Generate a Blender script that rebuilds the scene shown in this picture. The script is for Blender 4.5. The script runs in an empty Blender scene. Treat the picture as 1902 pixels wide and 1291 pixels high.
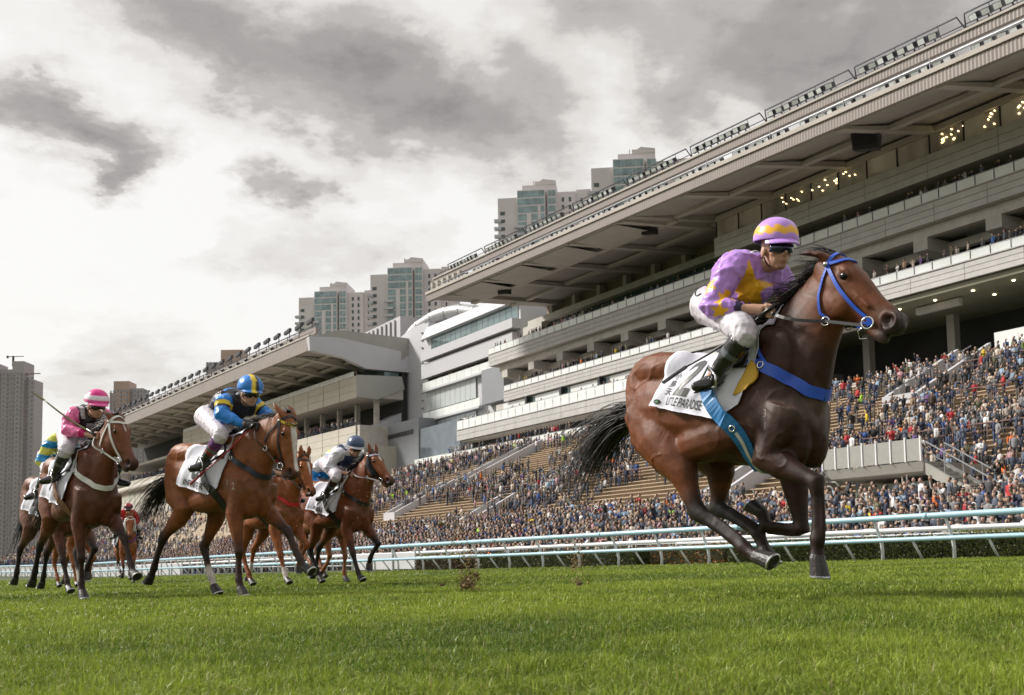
import bpy, bmesh, math, random
import numpy as np
from mathutils import Vector, Matrix
random.seed(7); RNG = np.random.default_rng(11)
SC = bpy.context.scene
COL = SC.collection
PI = math.pi

# ------------------------------------------------------------------ camera
FPX, PITCH, ROLL = 2000.0, math.radians(5.0), math.radians(0.9)
CAM = np.array([0.0, 0.0, 0.27])
_F = np.array([0, math.cos(PITCH), math.sin(PITCH)]); _R0 = np.array([1.0, 0, 0]); _U0 = np.array([0, -math.sin(PITCH), math.cos(PITCH)])
_R = math.cos(ROLL)*_R0 - math.sin(ROLL)*_U0; _U = math.sin(ROLL)*_R0 + math.cos(ROLL)*_U0
cam_data = bpy.data.cameras.new('camera'); cam = bpy.data.objects.new('camera', cam_data); COL.objects.link(cam)
cam_data.sensor_fit = 'HORIZONTAL'; cam_data.sensor_width = 36.0; cam_data.lens = 36.0*FPX/1902.0
cam_data.shift_y = 222.5/1902.0; cam_data.clip_start = 0.05; cam_data.clip_end = 9000
cam.matrix_world = Matrix(((_R[0], _U[0], -_F[0], CAM[0]), (_R[1], _U[1], -_F[1], CAM[1]), (_R[2], _U[2], -_F[2], CAM[2]), (0, 0, 0, 1)))
cam_data.dof.use_dof = True; cam_data.dof.focus_distance = 6.6; cam_data.dof.aperture_fstop = 9.0
SC.camera = cam

def ray(px, py):
    return _F + _R*(px-951.0)/FPX - _U*(py-868.0)/FPX

# ------------------------------------------------------------------ sky and sun
SUN_EL, SUN_AZ = math.radians(38), math.radians(-72)      # azimuth from +Y, negative = left
w = bpy.data.worlds.new('World'); SC.world = w; w.use_nodes = True
nt = w.node_tree; nt.nodes.clear()
def N(t, **k):
    n = nt.nodes.new(t)
    for a, v in k.items(): setattr(n, a, v)
    return n
def LK(a, b): nt.links.new(a, b)
def M(op, a, b=None, c=None, clamp=False):
    n = N('ShaderNodeMath', operation=op, use_clamp=clamp)
    for i, v in enumerate((a, b, c)):
        if v is None: continue
        if isinstance(v, (int, float)): n.inputs[i].default_value = v
        else: LK(v, n.inputs[i])
    return n.outputs[0]
def build_sky():
    out = N('ShaderNodeOutputWorld'); bg = N('ShaderNodeBackground'); LK(bg.outputs[0], out.inputs[0])
    bg.inputs[1].default_value = 0.1
    sky = N('ShaderNodeTexSky'); sky.sky_type = 'NISHITA'; sky.sun_disc = False
    sky.sun_elevation = SUN_EL; sky.sun_rotation = SUN_AZ; sky.altitude = 20; sky.dust_density = 3
    tc = N('ShaderNodeTexCoord')
    dirv = tc.outputs['Generated']
    # layer coordinate: clouds as a flat sheet overhead, squashed towards the horizon
    sep = N('ShaderNodeSeparateXYZ'); LK(dirv, sep.inputs[0])
    zz = M('ADD', M('MAXIMUM', sep.outputs[2], 0.0), 0.22)
    cmb = N('ShaderNodeCombineXYZ'); LK(M('DIVIDE', sep.outputs[0], zz), cmb.inputs[0]); LK(M('DIVIDE', sep.outputs[1], zz), cmb.inputs[1])
    n1 = N('ShaderNodeTexNoise'); LK(cmb.outputs[0], n1.inputs['Vector']); n1.inputs['Scale'].default_value = 3.1; n1.inputs['Detail'].default_value = 7; n1.inputs['Roughness'].default_value = 0.58; n1.inputs['Distortion'].default_value = 0.4
    n2 = N('ShaderNodeTexNoise'); LK(cmb.outputs[0], n2.inputs['Vector']); n2.inputs['Scale'].default_value = 9.0; n2.inputs['Detail'].default_value = 6; n2.inputs['Roughness'].default_value = 0.6
    # warped direction for the cloud banks
    wn = N('ShaderNodeTexNoise'); LK(cmb.outputs[0], wn.inputs['Vector']); wn.inputs['Scale'].default_value = 6.0; wn.inputs['Detail'].default_value = 9; wn.inputs['Roughness'].default_value = 0.62
    wv = N('ShaderNodeVectorMath', operation='SUBTRACT'); LK(wn.outputs['Color'], wv.inputs[0]); wv.inputs[1].default_value = (.5, .5, .5)
    ws = N('ShaderNodeVectorMath', operation='MULTIPLY'); LK(wv.outputs[0], ws.inputs[0]); ws.inputs[1].default_value = (.15, .15, .085)
    wa = N('ShaderNodeVectorMath', operation='ADD'); LK(dirv, wa.inputs[0]); LK(ws.outputs[0], wa.inputs[1])
    wd = N('ShaderNodeVectorMath', operation='NORMALIZE'); LK(wa.outputs[0], wd.inputs[0])
    banks = [  # photo direction (px, py), angular radius in deg, weight
        (250, -10, 2.2, .40), (340, 45, 2.2, .50), (430, 95, 2.3, .60), (530, 135, 2.4, .62), (640, 165, 2.5, .62), (750, 195, 2.6, .62), (860, 225, 2.5, .58), (960, 270, 2.2, .45), (1060, 300, 1.6, .28),
        (700, 60, 2.2, .30), (930, 90, 1.5, .38), (1010, 160, 2.0, .30), (1100, 20, 2.6, .42), (1260, 40, 3.0, .45), (1430, 30, 3.4, .50), (1640, 60, 3.6, .58), (1880, 60, 5.0, .66), (1290, 200, 1.7, .42), (1200, 215, 1.4, .30), (1470, 130, 2.6, .42),
        (20, 200, 1.3, .50), (100, 225, 1.4, .62), (180, 255, 1.5, .72), (250, 275, 1.3, .62), (320, 270, .9, .36), (200, 325, .8, .50), (120, 180, .9, .22),
        (490, 330, .9, .55), (545, 355, .9, .66), (600, 352, .8, .5), (655, 350, .7, .40), (450, 325, .5, .3),
        (430, 460, 1.3, .28), (540, 470, 1.5, .36), (640, 470, 1.4, .30), (720, 480, 1.3, .34), (810, 460, 1.2, .30), (900, 480, 1.0, .15), (290, 690, 2.0, .34), (180, 690, 1.8, .24), (400, 690, 1.5, .22), (120, 700, 1.5, .18),
        (300, -900, 12, .6), (1300, -700, 13, .65), (-700, 0, 8, .5), (-1500, 300, 10, .4), (2700, 200, 12, .6)]
    acc = None
    for px, py, rad, wt in banks:
        d = ray(px, py); d = d/np.linalg.norm(d)
        k = 0.8/(1-math.cos(math.radians(rad)))
        dp = N('ShaderNodeVectorMath', operation='DOT_PRODUCT'); LK(wd.outputs[0], dp.inputs[0]); dp.inputs[1].default_value = tuple(d)
        g = M('EXPONENT', M('MULTIPLY', M('SUBTRACT', dp.outputs['Value'], 1.0), k))
        wt = wt*(.82 if py < 150 and px > 500 else .94)
        acc = M('MULTIPLY', g, wt) if acc is None else M('MULTIPLY_ADD', g, wt, acc)
    tex = M('MULTIPLY_ADD', M('SUBTRACT', n1.outputs[0], .5), 1.15, M('MULTIPLY', M('SUBTRACT', n2.outputs[0], .5), .95))
    # cover thickened away from the bright break, out of view, to cut front fill
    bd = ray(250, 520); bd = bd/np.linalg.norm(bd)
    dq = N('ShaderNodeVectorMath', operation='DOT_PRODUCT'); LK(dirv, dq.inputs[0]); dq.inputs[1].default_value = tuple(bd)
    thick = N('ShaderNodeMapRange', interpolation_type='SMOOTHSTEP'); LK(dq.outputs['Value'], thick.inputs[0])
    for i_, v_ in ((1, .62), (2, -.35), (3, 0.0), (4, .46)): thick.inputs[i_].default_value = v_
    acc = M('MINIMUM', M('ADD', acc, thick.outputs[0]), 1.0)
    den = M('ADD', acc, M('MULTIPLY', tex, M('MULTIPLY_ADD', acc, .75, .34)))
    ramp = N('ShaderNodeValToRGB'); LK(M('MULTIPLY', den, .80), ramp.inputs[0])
    cr = ramp.color_ramp; cr.interpolation = 'EASE'
    cr.elements[0].position = 0.04; cr.elements[0].color = (5.65, 5.55, 5.35, 1)
    cr.elements[1].position = 1.0; cr.elements[1].color = (1.6, 1.46, 1.36, 1)
    for p, c in ((.16, (5.25, 5.1, 4.88, 1)), (.30, (4.6, 4.4, 4.15, 1)), (.50, (3.1, 2.9, 2.7, 1)), (.72, (2.3, 2.12, 1.98, 1))):
        e = cr.elements.new(p); e.color = c
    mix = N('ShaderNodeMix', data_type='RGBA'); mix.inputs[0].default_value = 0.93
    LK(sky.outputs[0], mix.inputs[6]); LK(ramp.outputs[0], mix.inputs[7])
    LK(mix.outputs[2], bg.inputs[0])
build_sky()
sd = bpy.data.lights.new('sun', 'SUN'); sun = bpy.data.objects.new('sun', sd); COL.objects.link(sun)
sd.energy = 3.0; sd.angle = math.radians(10); sd.color = (1, .955, .89)
_sdir = Vector((math.sin(SUN_AZ)*math.cos(SUN_EL), math.cos(SUN_AZ)*math.cos(SUN_EL), math.sin(SUN_EL)))
sun.rotation_euler = _sdir.to_track_quat('Z', 'Y').to_euler()
SC.view_settings.view_transform = 'Standard'; SC.view_settings.look = 'None'; SC.view_settings.exposure = 0.80; SC.view_settings.gamma = 1.0
SC.view_settings.use_curve_mapping = False
SC.render.engine = 'CYCLES'
SC.cycles.max_bounces = 6; SC.cycles.transparent_max_bounces = 12
SC.cycles.use_denoising = True

# ------------------------------------------------------------------ materials
MATS = {}
def mat(name, col, rough=.6, metal=0.0, var=.12, scale=3.0, bump=0.0, bscale=40, spec=.5, attr=None, objcol=False, coat=0.0, alpha=None, trans=0.0, emit=None, stretch=None):
    if name in MATS: return MATS[name]
    m = bpy.data.materials.new(name); m.use_nodes = True; t = m.node_tree; b = t.nodes['Principled BSDF']
    b.inputs['Roughness'].default_value = rough; b.inputs['Metallic'].default_value = metal
    b.inputs['Specular IOR Level'].default_value = spec; b.inputs['Coat Weight'].default_value = coat
    b.inputs['Transmission Weight'].default_value = trans
    tc = t.nodes.new('ShaderNodeTexCoord'); src = tc.outputs['Object']
    oi = t.nodes.new('ShaderNodeObjectInfo'); of = t.nodes.new('ShaderNodeVectorMath'); of.operation = 'ADD'; sc_ = t.nodes.new('ShaderNodeMath'); sc_.operation = 'MULTIPLY'; sc_.inputs[1].default_value = 60.0
    t.links.new(oi.outputs['Random'], sc_.inputs[0]); t.links.new(src, of.inputs[0]); t.links.new(sc_.outputs[0], of.inputs[1]); src = of.outputs[0]
    if stretch:
        mp = t.nodes.new('ShaderNodeMapping'); mp.inputs['Scale'].default_value = stretch; t.links.new(src, mp.inputs[0]); src = mp.outputs[0]
    no = t.nodes.new('ShaderNodeTexNoise'); no.inputs['Scale'].default_value = scale; no.inputs['Detail'].default_value = 6; no.inputs['Roughness'].default_value = .6
    t.links.new(src, no.inputs['Vector'])
    mr = t.nodes.new('ShaderNodeMapRange'); mr.inputs[1].default_value = .25; mr.inputs[2].default_value = .75; mr.inputs[3].default_value = 1-var; mr.inputs[4].default_value = 1+var
    t.links.new(no.outputs[0], mr.inputs[0])
    mx = t.nodes.new('ShaderNodeMix'); mx.data_type = 'RGBA'; mx.blend_type = 'MULTIPLY'; mx.inputs[0].default_value = 1
    if attr:
        a = t.nodes.new('ShaderNodeAttribute'); a.attribute_name = attr; t.links.new(a.outputs['Color'], mx.inputs[6])
    elif objcol:
        a = t.nodes.new('ShaderNodeObjectInfo'); t.links.new(a.outputs['Color'], mx.inputs[6])
    else: mx.inputs[6].default_value = (*col, 1)
    t.links.new(mr.outputs[0], mx.inputs[7]); t.links.new(mx.outputs[2], b.inputs['Base Color'])
    if bump:
        nb = t.nodes.new('ShaderNodeTexNoise'); nb.inputs['Scale'].default_value = bscale; nb.inputs['Detail'].default_value = 4; t.links.new(src, nb.inputs['Vector'])
        bp = t.nodes.new('ShaderNodeBump'); bp.inputs['Strength'].default_value = bump; bp.inputs['Distance'].default_value = .02; t.links.new(nb.outputs[0], bp.inputs['Height']); t.links.new(bp.outputs[0], b.inputs['Normal'])
    if alpha is not None: b.inputs['Alpha'].default_value = alpha
    if emit: b.inputs['Emission Color'].default_value = (*emit[0], 1); b.inputs['Emission Strength'].default_value = emit[1]
    MATS[name] = m
    return m

# ------------------------------------------------------------------ mesh helpers
def link(name, me, parent=None, m=None, smooth=False):
    o = bpy.data.objects.new(name, me); COL.objects.link(o)
    if parent is not None: o.parent = parent
    if m is not None and not me.materials:
        for q in (m if isinstance(m, (list, tuple)) else [m]): me.materials.append(q)
    if smooth and len(me.polygons): me.polygons.foreach_set('use_smooth', np.ones(len(me.polygons), bool))
    return o
def tag(o, label=None, cat=None, group=None, kind=None):
    if label: o['label'] = label
    if cat: o['category'] = cat
    if group: o['group'] = group
    if kind: o['kind'] = kind
    return o
def empty(name, loc=(0, 0, 0), rz=0.0, label=None, cat=None, group=None):
    o = bpy.data.objects.new(name, None); COL.objects.link(o); o.location = loc; o.rotation_euler = (0, 0, rz); o.empty_display_size = .2
    return tag(o, label, cat, group)
class MB:
    """collects shapes; build() links them as one mesh object"""
    def __init__(s): s.v = []; s.f = []; s.n = 0
    def add(s, v, f):
        v = np.asarray(v, float).reshape(-1, 3); s.v.append(v); s.f.extend([tuple(i+s.n for i in q) for q in f]); s.n += len(v); return s
    def box(s, a, b):
        x0, y0, z0 = a; x1, y1, z1 = b
        return s.hexa([(x0, y0, z0), (x1, y0, z0), (x1, y1, z0), (x0, y1, z0), (x0, y0, z1), (x1, y0, z1), (x1, y1, z1), (x0, y1, z1)])
    def hexa(s, p):
        return s.add(p, [(0, 3, 2, 1), (4, 5, 6, 7), (0, 1, 5, 4), (1, 2, 6, 5), (2, 3, 7, 6), (3, 0, 4, 7)])
    def prism(s, poly, x0, x1):
        """polygon in (y,z) extruded along x"""
        k = len(poly); v = [(x0, y, z) for y, z in poly]+[(x1, y, z) for y, z in poly]
        f = [tuple(range(k))[::-1], tuple(range(k, 2*k))]+[(i, (i+1) % k, k+(i+1) % k, k+i) for i in range(k)]
        return s.add(v, f)
    def tube(s, path, r, n=8, r2=None, lat=None, cap=True):
        v, f = tube(path, r, r2, lat, n, cap); return s.add(v, f)
    def mesh(s, name='mesh'):
        me = bpy.data.meshes.new(name); me.from_pydata(np.concatenate(s.v).tolist() if s.v else [], [], s.f); me.update(); return me
    def build(s, name, m, parent=None, smooth=False): return link(name, s.mesh(name), parent, m, smooth)
def loft(rings, cap=True):
    k = len(rings[0]); v = np.concatenate([np.asarray(r, float) for r in rings]); f = []
    for i in range(len(rings)-1):
        for j in range(k):
            j2 = (j+1) % k; f.append((i*k+j, i*k+j2, (i+1)*k+j2, (i+1)*k+j))
    if cap:
        c0 = len(v); v = np.vstack([v, np.mean(rings[0], 0), np.mean(rings[-1], 0)]); o = (len(rings)-1)*k
        for j in range(k):
            f.append((c0, (j+1) % k, j)); f.append((c0+1, o+j, o+(j+1) % k))
    return v, f
def tube(path, a, b=None, lat=None, n=12, cap=True):
    """rings along path; a = radius along lat, b = radius across it"""
    P = np.asarray(path, float); k = len(P); a = np.broadcast_to(np.asarray(a, float), (k,)); b = a if b is None else np.broadcast_to(np.asarray(b, float), (k,))
    T = np.gradient(P, axis=0); T /= np.linalg.norm(T, axis=1)[:, None]+1e-9
    rings = []; prev = None
    for i in range(k):
        if lat is not None: l = np.asarray(lat, float)
        else: l = prev if prev is not None else (np.array([0, 0, 1.0]) if abs(T[i][2]) < .9 else np.array([1.0, 0, 0]))
        l = l-T[i]*(l@T[i]); l /= np.linalg.norm(l)+1e-9; prev = l; q = np.cross(T[i], l)
        th = np.arange(n)*2*PI/n
        rings.append(P[i]+a[i]*np.cos(th)[:, None]*l+b[i]*np.sin(th)[:, None]*q)
    return loft(rings, cap)
def ellipsoid(c, r, axes=None, n=12, m=8):
    v = []; f = []
    for i in range(1, m):
        ph = PI*i/m
        for j in range(n):
            th = 2*PI*j/n; v.append((math.sin(ph)*math.cos(th), math.sin(ph)*math.sin(th), math.cos(ph)))
    v += [(0, 0, 1), (0, 0, -1)]
    for i in range(m-2):
        for j in range(n):
            j2 = (j+1) % n; f.append((i*n+j, (i+1)*n+j, (i+1)*n+j2, i*n+j2))
    t = (m-1)*n
    for j in range(n):
        f.append((t, j, (j+1) % n)); f.append((t+1, (m-2)*n+(j+1) % n, (m-2)*n+j))
    v = np.array(v)*np.asarray(r, float)
    if axes is not None: v = v@np.asarray(axes, float)
    return v+np.asarray(c, float), f
TMP = bpy.data.scenes.new('scratch')
def remesh(parts, voxel, smooth=2, fac=.5):
    """fuse closed shapes into one continuous skin"""
    mb = MB()
    for v, f in parts: mb.add(v, f)
    me = mb.mesh('skin'); o = bpy.data.objects.new('skin', me); TMP.collection.objects.link(o)
    r = o.modifiers.new('r', 'REMESH'); r.mode = 'VOXEL'; r.voxel_size = voxel
    if smooth:
        s = o.modifiers.new('s', 'SMOOTH'); s.iterations = smooth; s.factor = fac
    vl = TMP.view_layers[0]; vl.update(); dg = vl.depsgraph
    out = bpy.data.meshes.new_from_object(o.evaluated_get(dg), depsgraph=dg)
    bpy.data.objects.remove(o); bpy.data.meshes.remove(me)
    return out
def coords(me):
    a = np.empty(len(me.vertices)*3); me.vertices.foreach_get('co', a); return a.reshape(-1, 3)
def normals(me):
    a = np.empty(len(me.vertices)*3); me.vertices.foreach_get('normal', a); return a.reshape(-1, 3)
def setco(me, a): me.vertices.foreach_set('co', np.ascontiguousarray(a, float).ravel()); me.update()
def setcol(me, c, name='Col'):
    at = me.color_attributes.new(name, 'FLOAT_COLOR', 'POINT')
    c = np.hstack([np.asarray(c, float), np.ones((len(c), 1))]); at.data.foreach_set('color', c.ravel())
_H = RNG.random((32, 32, 32))
def vnoise(p, s=1.0, oct=3, rough=.5):
    p = np.asarray(p, float)*s; tot = np.zeros(len(p)); amp = 1.0; nrm = 0
    for _ in range(oct):
        i = np.floor(p).astype(int); f = p-i; f = f*f*(3-2*f); g = lambda a, b, c: _H[(i[:, 0]+a) % 32, (i[:, 1]+b) % 32, (i[:, 2]+c) % 32]
        x, y, z = f.T
        c = ((g(0,0,0)*(1-x)+g(1,0,0)*x)*(1-y)+(g(0,1,0)*(1-x)+g(1,1,0)*x)*y)*(1-z)+((g(0,0,1)*(1-x)+g(1,0,1)*x)*(1-y)+(g(0,1,1)*(1-x)+g(1,1,1)*x)*y)*z
        tot += amp*(c-.5); nrm += amp; amp *= rough; p = p*2.03+7.1
    return tot/nrm*2      # about -1..1
def sstep(a, b, x):
    t = np.clip((x-a)/(b-a), 0, 1); return t*t*(3-2*t)
def seg_dist(p, a, b):
    a = np.asarray(a, float); b = np.asarray(b, float); d = b-a; t = np.clip(((p-a)@d)/(d@d), 0, 1); return np.linalg.norm(p-(a+t[:, None]*d), axis=1), t
def gz(x, y=0): return .015*np.clip(x, -34, 13)
def ribbon(path, w, nrm, th=.004):
    """flat strap along path, w wide, facing nrm (per point)"""
    P = np.asarray(path, float); Nn = np.asarray(nrm, float)
    if Nn.ndim == 1: Nn = np.repeat(Nn[None], len(P), 0)
    T = np.gradient(P, axis=0); S = np.cross(Nn, T); S /= np.linalg.norm(S, axis=1)[:, None]+1e-9; Nn = Nn/(np.linalg.norm(Nn, axis=1)[:, None]+1e-9)
    w = np.broadcast_to(np.asarray(w, float), (len(P),))[:, None]
    return loft([np.array([P[i]+S[i]*w[i]/2+Nn[i]*th, P[i]-S[i]*w[i]/2+Nn[i]*th, P[i]-S[i]*w[i]/2-Nn[i]*th, P[i]+S[i]*w[i]/2-Nn[i]*th]) for i in range(len(P))])
def text_mesh(txt, size=1.0, bold=0.0, space=1.0):
    """text as a flat mesh, centred in x; returns verts (n,2), faces"""
    c = bpy.data.curves.new('lettering', 'FONT'); c.body = txt; c.size = size; c.align_x = 'CENTER'; c.offset = bold; c.space_character = space; c.resolution_u = 3
    o = bpy.data.objects.new('lettering', c); TMP.collection.objects.link(o)
    vl = TMP.view_layers[0]; vl.update(); dg = vl.depsgraph
    me = bpy.data.meshes.new_from_object(o.evaluated_get(dg), depsgraph=dg)
    v = coords(me)[:, :2].copy() if len(me.vertices) else np.zeros((0, 2)); f = [tuple(p.vertices) for p in me.polygons]
    bpy.data.objects.remove(o); bpy.data.curves.remove(c); bpy.data.meshes.remove(me)
    return v, f
# ================================================================== SETTING
class Frame:
    def __init__(s, deg):
        a = math.radians(deg); s.d = np.array([-math.sin(a), math.cos(a), 0]); s.n = np.array([math.cos(a), math.sin(a), 0]); s.rz = math.atan2(-s.d[1], -s.d[0])
    def w(s, x, n, z=0): return -s.d*x+s.n*n+np.array([0, 0, z])
    def inv(s, p): p = np.asarray(p); return -(p@s.d), p@s.n
FA, FB = Frame(31.0), Frame(34.8)

concrete = mat('pale_concrete', (.46, .435, .40), .75, var=.17, scale=.8, bump=.15, bscale=6)
conc_warm = mat('warm_concrete', (.40, .365, .325), .75, var=.12, scale=.4, bump=.15, bscale=6)
panel_m = mat('cladding_panel', (.44, .43, .415), .5, var=.13, scale=.9, stretch=(1, 1, .25), bump=.04, bscale=3)
white_m = mat('white_render', (.47, .47, .50), .6, var=.06, scale=.15)
grey_clad = mat('grey_cladding', (.23, .24, .26), .5, var=.06, scale=.3)
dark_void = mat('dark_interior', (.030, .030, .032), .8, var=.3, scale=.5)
soffit_m = mat('soffit_grey', (.34, .325, .31), .7, var=.10, scale=.25)
beam_m = mat('roof_beam_grey', (.40, .38, .355), .7, var=.10, scale=.3)
fascia_m = mat('fascia_metal', (.25, .212, .192), .5, var=.08, scale=.4)
steel_m = mat('galvanised_steel', (.33, .34, .35), .4, .7, var=.15, scale=2)
dark_steel = mat('dark_steel', (.05, .05, .06), .45, .5, var=.2, scale=3)
lampglass = mat('lamp_glass', (.75, .78, .8), .12, .2)
bal_glass = mat('balustrade_glass', (.80, .83, .82), .12, 0, var=.10, scale=.25, spec=.6, alpha=.88)
win_dark = mat('dark_window_glass', (.035, .06, .06), .06, 0, var=.4, scale=.3, spec=.8)
win_sky = mat('reflecting_glass', (.30, .34, .39), .03, .85, var=.08, scale=.1)
win_teal = mat('teal_window_glass', (.20, .28, .29), .08, .25, var=.5, scale=.35, spec=.8)  # tower panes paled too, haze put into the colour
white_screen = mat('white_screen', (.66, .68, .67), .3, var=.05)
tower_m = mat('tower_concrete', (.60, .565, .575), .8, var=.08, scale=.08)  # tone lightened to stand in for distance haze
tower_pink = mat('tower_pink_tile', (.46, .34, .29), .8, var=.10, scale=.05)
tower_grey = mat('tower_grey_tile', (.38, .35, .37), .8, var=.10, scale=.05)
terr_m = mat('terrace_step_concrete', (.42, .345, .26), .85, var=.2, scale=1.2, bump=.1, bscale=8)
white_paint = mat('white_paint', (.78, .78, .79), .35, var=.05)
brown_rail = mat('brown_rail_paint', (.17, .095, .085), .5, var=.1)
downl = mat('downlight_glow', (1, .85, .6), .5, emit=((1, .78, .45), 6))
warm_lamp = mat('warm_bulb', (1, .85, .6), .5, emit=((1, .72, .35), 5))

def copy_of(o, parent, loc=(0, 0, 0), rot=None, name=None):
    c = o.copy(); COL.objects.link(c); c.parent = parent; c.location = loc
    if rot is not None: c.rotation_euler = rot
    return c
def boxpart(name, a, b, m, parent): return MB().box(a, b).build(name, m, parent)

# ------------------------------------------------------------------ ground
gm = bpy.data.meshes.new('ground')
ns_ = np.unique(np.concatenate([-np.geomspace(60, 3500, 18)[::-1], np.linspace(-60, 30, 91), [30.02], np.geomspace(31, 4000, 16)]))
xs_ = np.unique(np.concatenate([-np.geomspace(120, 4000, 20)[::-1], np.linspace(-120, 60, 121), np.geomspace(60.5, 3500, 14)]))
NN_, XX_ = np.meshgrid(ns_, xs_); V = np.stack([-FA.d[0]*XX_+FA.n[0]*NN_, -FA.d[1]*XX_+FA.n[1]*NN_, 0*XX_], -1).reshape(-1, 3); V[:, 2] = np.where(NN_.ravel() > 30.01, -1.4, gz(V[:, 0])); nx = len(ns_)
gm.from_pydata(V.tolist(), [], [(j*nx+i, (j+1)*nx+i, (j+1)*nx+i+1, j*nx+i+1) for j in range(len(xs_)-1) for i in range(nx-1)])
ground_mat = mat('turf_soil', (.055, .075, .016), .95, var=.4, scale=1.5, bump=.6, bscale=30)
tag(link('ground', gm, None, ground_mat), kind='structure')
# the paved apron in front of the stands
def apron():
    mat('apron_paving', (.33, .30, .27), .85, var=.15, scale=.6, bump=.2, bscale=5)
    mb = MB(); mb.hexa([tuple(FB.w(x, n, z)) for z in (-1.6, -1.2) for x, n in ((-460, 45), (-165, 45), (-165, 150), (-460, 150))])
    tag(mb.build('pavement', MATS['apron_paving']), kind='structure')
apron()

# ------------------------------------------------------------------ main grandstand
XL, XR = -157.0, -20.0
GS = empty('grandstand', (0, 0, 0), FA.rz, 'long pale concrete grandstand with a cantilevered roof and four glass fronted balconies', 'grandstand')
def gx(x): return x   # local x of the stand runs towards the near right; y is depth, z is up

def balcony(x0, x1, n, zf0, zf1, zg, depth, rows=3, step=6.0, end=True):
    """fascia of separate cladding panels, floor slab and a glass balustrade of separate panes"""
    root = MB().box((x0, n+.12, zf0+.02), (x1, n+depth, zf1-.35)).build('balcony_slab', concrete, GS)
    h = (zf1-zf0)/rows; k = max(1, int(round((x1-x0)/step))); st = (x1-x0)/k
    p0 = MB().box((0, 0, 0), (st-.05, .14, h-.05)).mesh('fascia_panel'); p0.materials.append(panel_m)
    for r in range(rows):
        for i in range(k):
            o = link('fascia_panel', p0, root); o.location = (x0+i*st, n+(.004 if r % 2 else 0), zf0+r*h)
    MB().box((x0-.05, n-.10, zf1), (x1, n+.30, zf1+.12)).build('coping', panel_m, root)
    k = max(1, int(round((x1-x0)/2.05))); st = (x1-x0)/k
    gp = MB().box((0, 0, 0), (st-.16, .03, zg-zf1-.14)).mesh('glass_panel'); gp.materials.append(bal_glass)
    for i in range(k):
        o = link('glass_panel', gp, root); o.location = (x0+i*st+.05, n+.05, zf1+.125)
    posts = MB()
    for i in range(k+1): posts.box((x0+i*st-.03, n+.09, zf1+.12), (x0+i*st+.03, n+.16, zg-.02))
    posts.box((x0, n+.03, zg+.004), (x1, n+.11, zg+.06))
    tag(posts.build('balustrade_post', steel_m, root), kind='stuff')
    return root
balcony(XL, XR, 90, 33.3, 35.3, 36.4, 14)
b2 = balcony(-146, XR, 86.4, 25.6, 27.2, 28.1, 16)
balcony(-153, -92, 81.6, 19.8, 21.5, 23.0, 16, rows=2)
balcony(-149, -80, 76.8, 14.7, 16.1, 17.0, 14, rows=2)
# beam tier under the top balcony
br = MB().box((XL+2, 91, 32.25), (XR, 91.9, 33.28)).build('ledge_beam', concrete, GS)
MB().box((XL+3, 94, 31.2), (XR, 94.8, 32.0)).build('ledge_beam', concrete, GS)
bk = MB().hexa([(0, 90.9, 31.0), (1.7, 90.9, 31.0), (1.7, 98, 30.3), (0, 98, 30.3), (0, 90.9, 32.24), (1.7, 90.9, 32.24), (1.7, 98, 32.24), (0, 98, 32.24)]).mesh('bracket'); bk.materials.append(concrete)
for i in range(17):
    x = XL+3+i*8.3
    if x < XR-3: link('bracket', bk, GS).location = (x, 0, 0)
MB().box((XL+3, 92.2, 32.6), (XR, 104, 33.2)).build('soffit', soffit_m, GS)
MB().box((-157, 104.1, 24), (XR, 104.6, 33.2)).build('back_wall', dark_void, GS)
# large panes behind the second balcony on the near half: they mirror the sky
pm = MB().box((0, 0, 0), (2.9, .06, 5.2)).mesh('window'); pm.materials.append(win_sky)
for i in range(24):
    link('window', pm, GS).location = (-92+i*3.0, 97.6, 27.25)
pc = MB().box((0, 0, 0), (5.2, 2.6, 1.1)).mesh('ceiling_unit'); pc.materials.append(dark_steel)
for i in range(5): link('ceiling_unit', pc, GS).location = (-86+i*13, 94.9, 31.4)
# between the second and third balconies: pale screens, columns and doors
MB().box((-150, 87.3, 22.0), (-92, 88.2, 25.58)).build('ledge_beam', concrete, GS)
sm = MB().box((0, 0, 0), (7.4, .12, 1.3)).mesh('window'); sm.materials.append(white_screen)
dm = MB().box((0, 0, 0), (2.0, .2, 2.0)).mesh('door'); dm.materials.append(win_dark)
for i in range(6):
    link('window', sm, GS).location = (-147+i*9.6, 86.9, 24.1); link('door', dm, GS).location = (-139.4+i*9.6, 86.95, 23.5)
    b = MB().box((0, 0, 0), (.5, .5, 1.2)).build('lamp_bracket', dark_steel, GS); b.location = (-139.6+i*9.6, 86.35, 24.3)
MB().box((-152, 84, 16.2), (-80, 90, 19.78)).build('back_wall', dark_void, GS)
MB().box((-152, 82.0, 19.45), (-92, 83.9, 19.76)).build('ledge_beam', concrete, GS)
# upper glazed box on the near half
UX = -101.0
uf = MB().box((UX, 91.3, 38.25), (XR, 98, 40.4)).build('upper_slab', concrete, GS)
fp = MB().box((0, 0, 0), (7.95, .16, .77)).mesh('fascia_panel'); fp.materials.append(panel_m)
for r in range(3):
    for i in range(10): link('fascia_panel', fp, uf).location = (UX+i*8, 91.1, 38.22+r*.82)
lean = mat('leaning_window_glass', (.78, .74, .66), .10, .65, var=.75, scale=.16, spec=.8, stretch=(1, .25, .25))
gw = MB().box((0, 0, 0), (3.9, .1, 2.1)).mesh('window'); gw.materials.append(lean)
for i in range(20): link('window', gw, GS).location = (UX+.05+i*4, 91.6, 40.72)
mull = MB()
for i in range(21): mull.box((UX+i*4-.06, 91.5, 40.72), (UX+i*4+.06, 91.75, 42.84))
tag(mull.build('mullion', dark_steel, GS), kind='stuff')
bulbs = MB()
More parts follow.
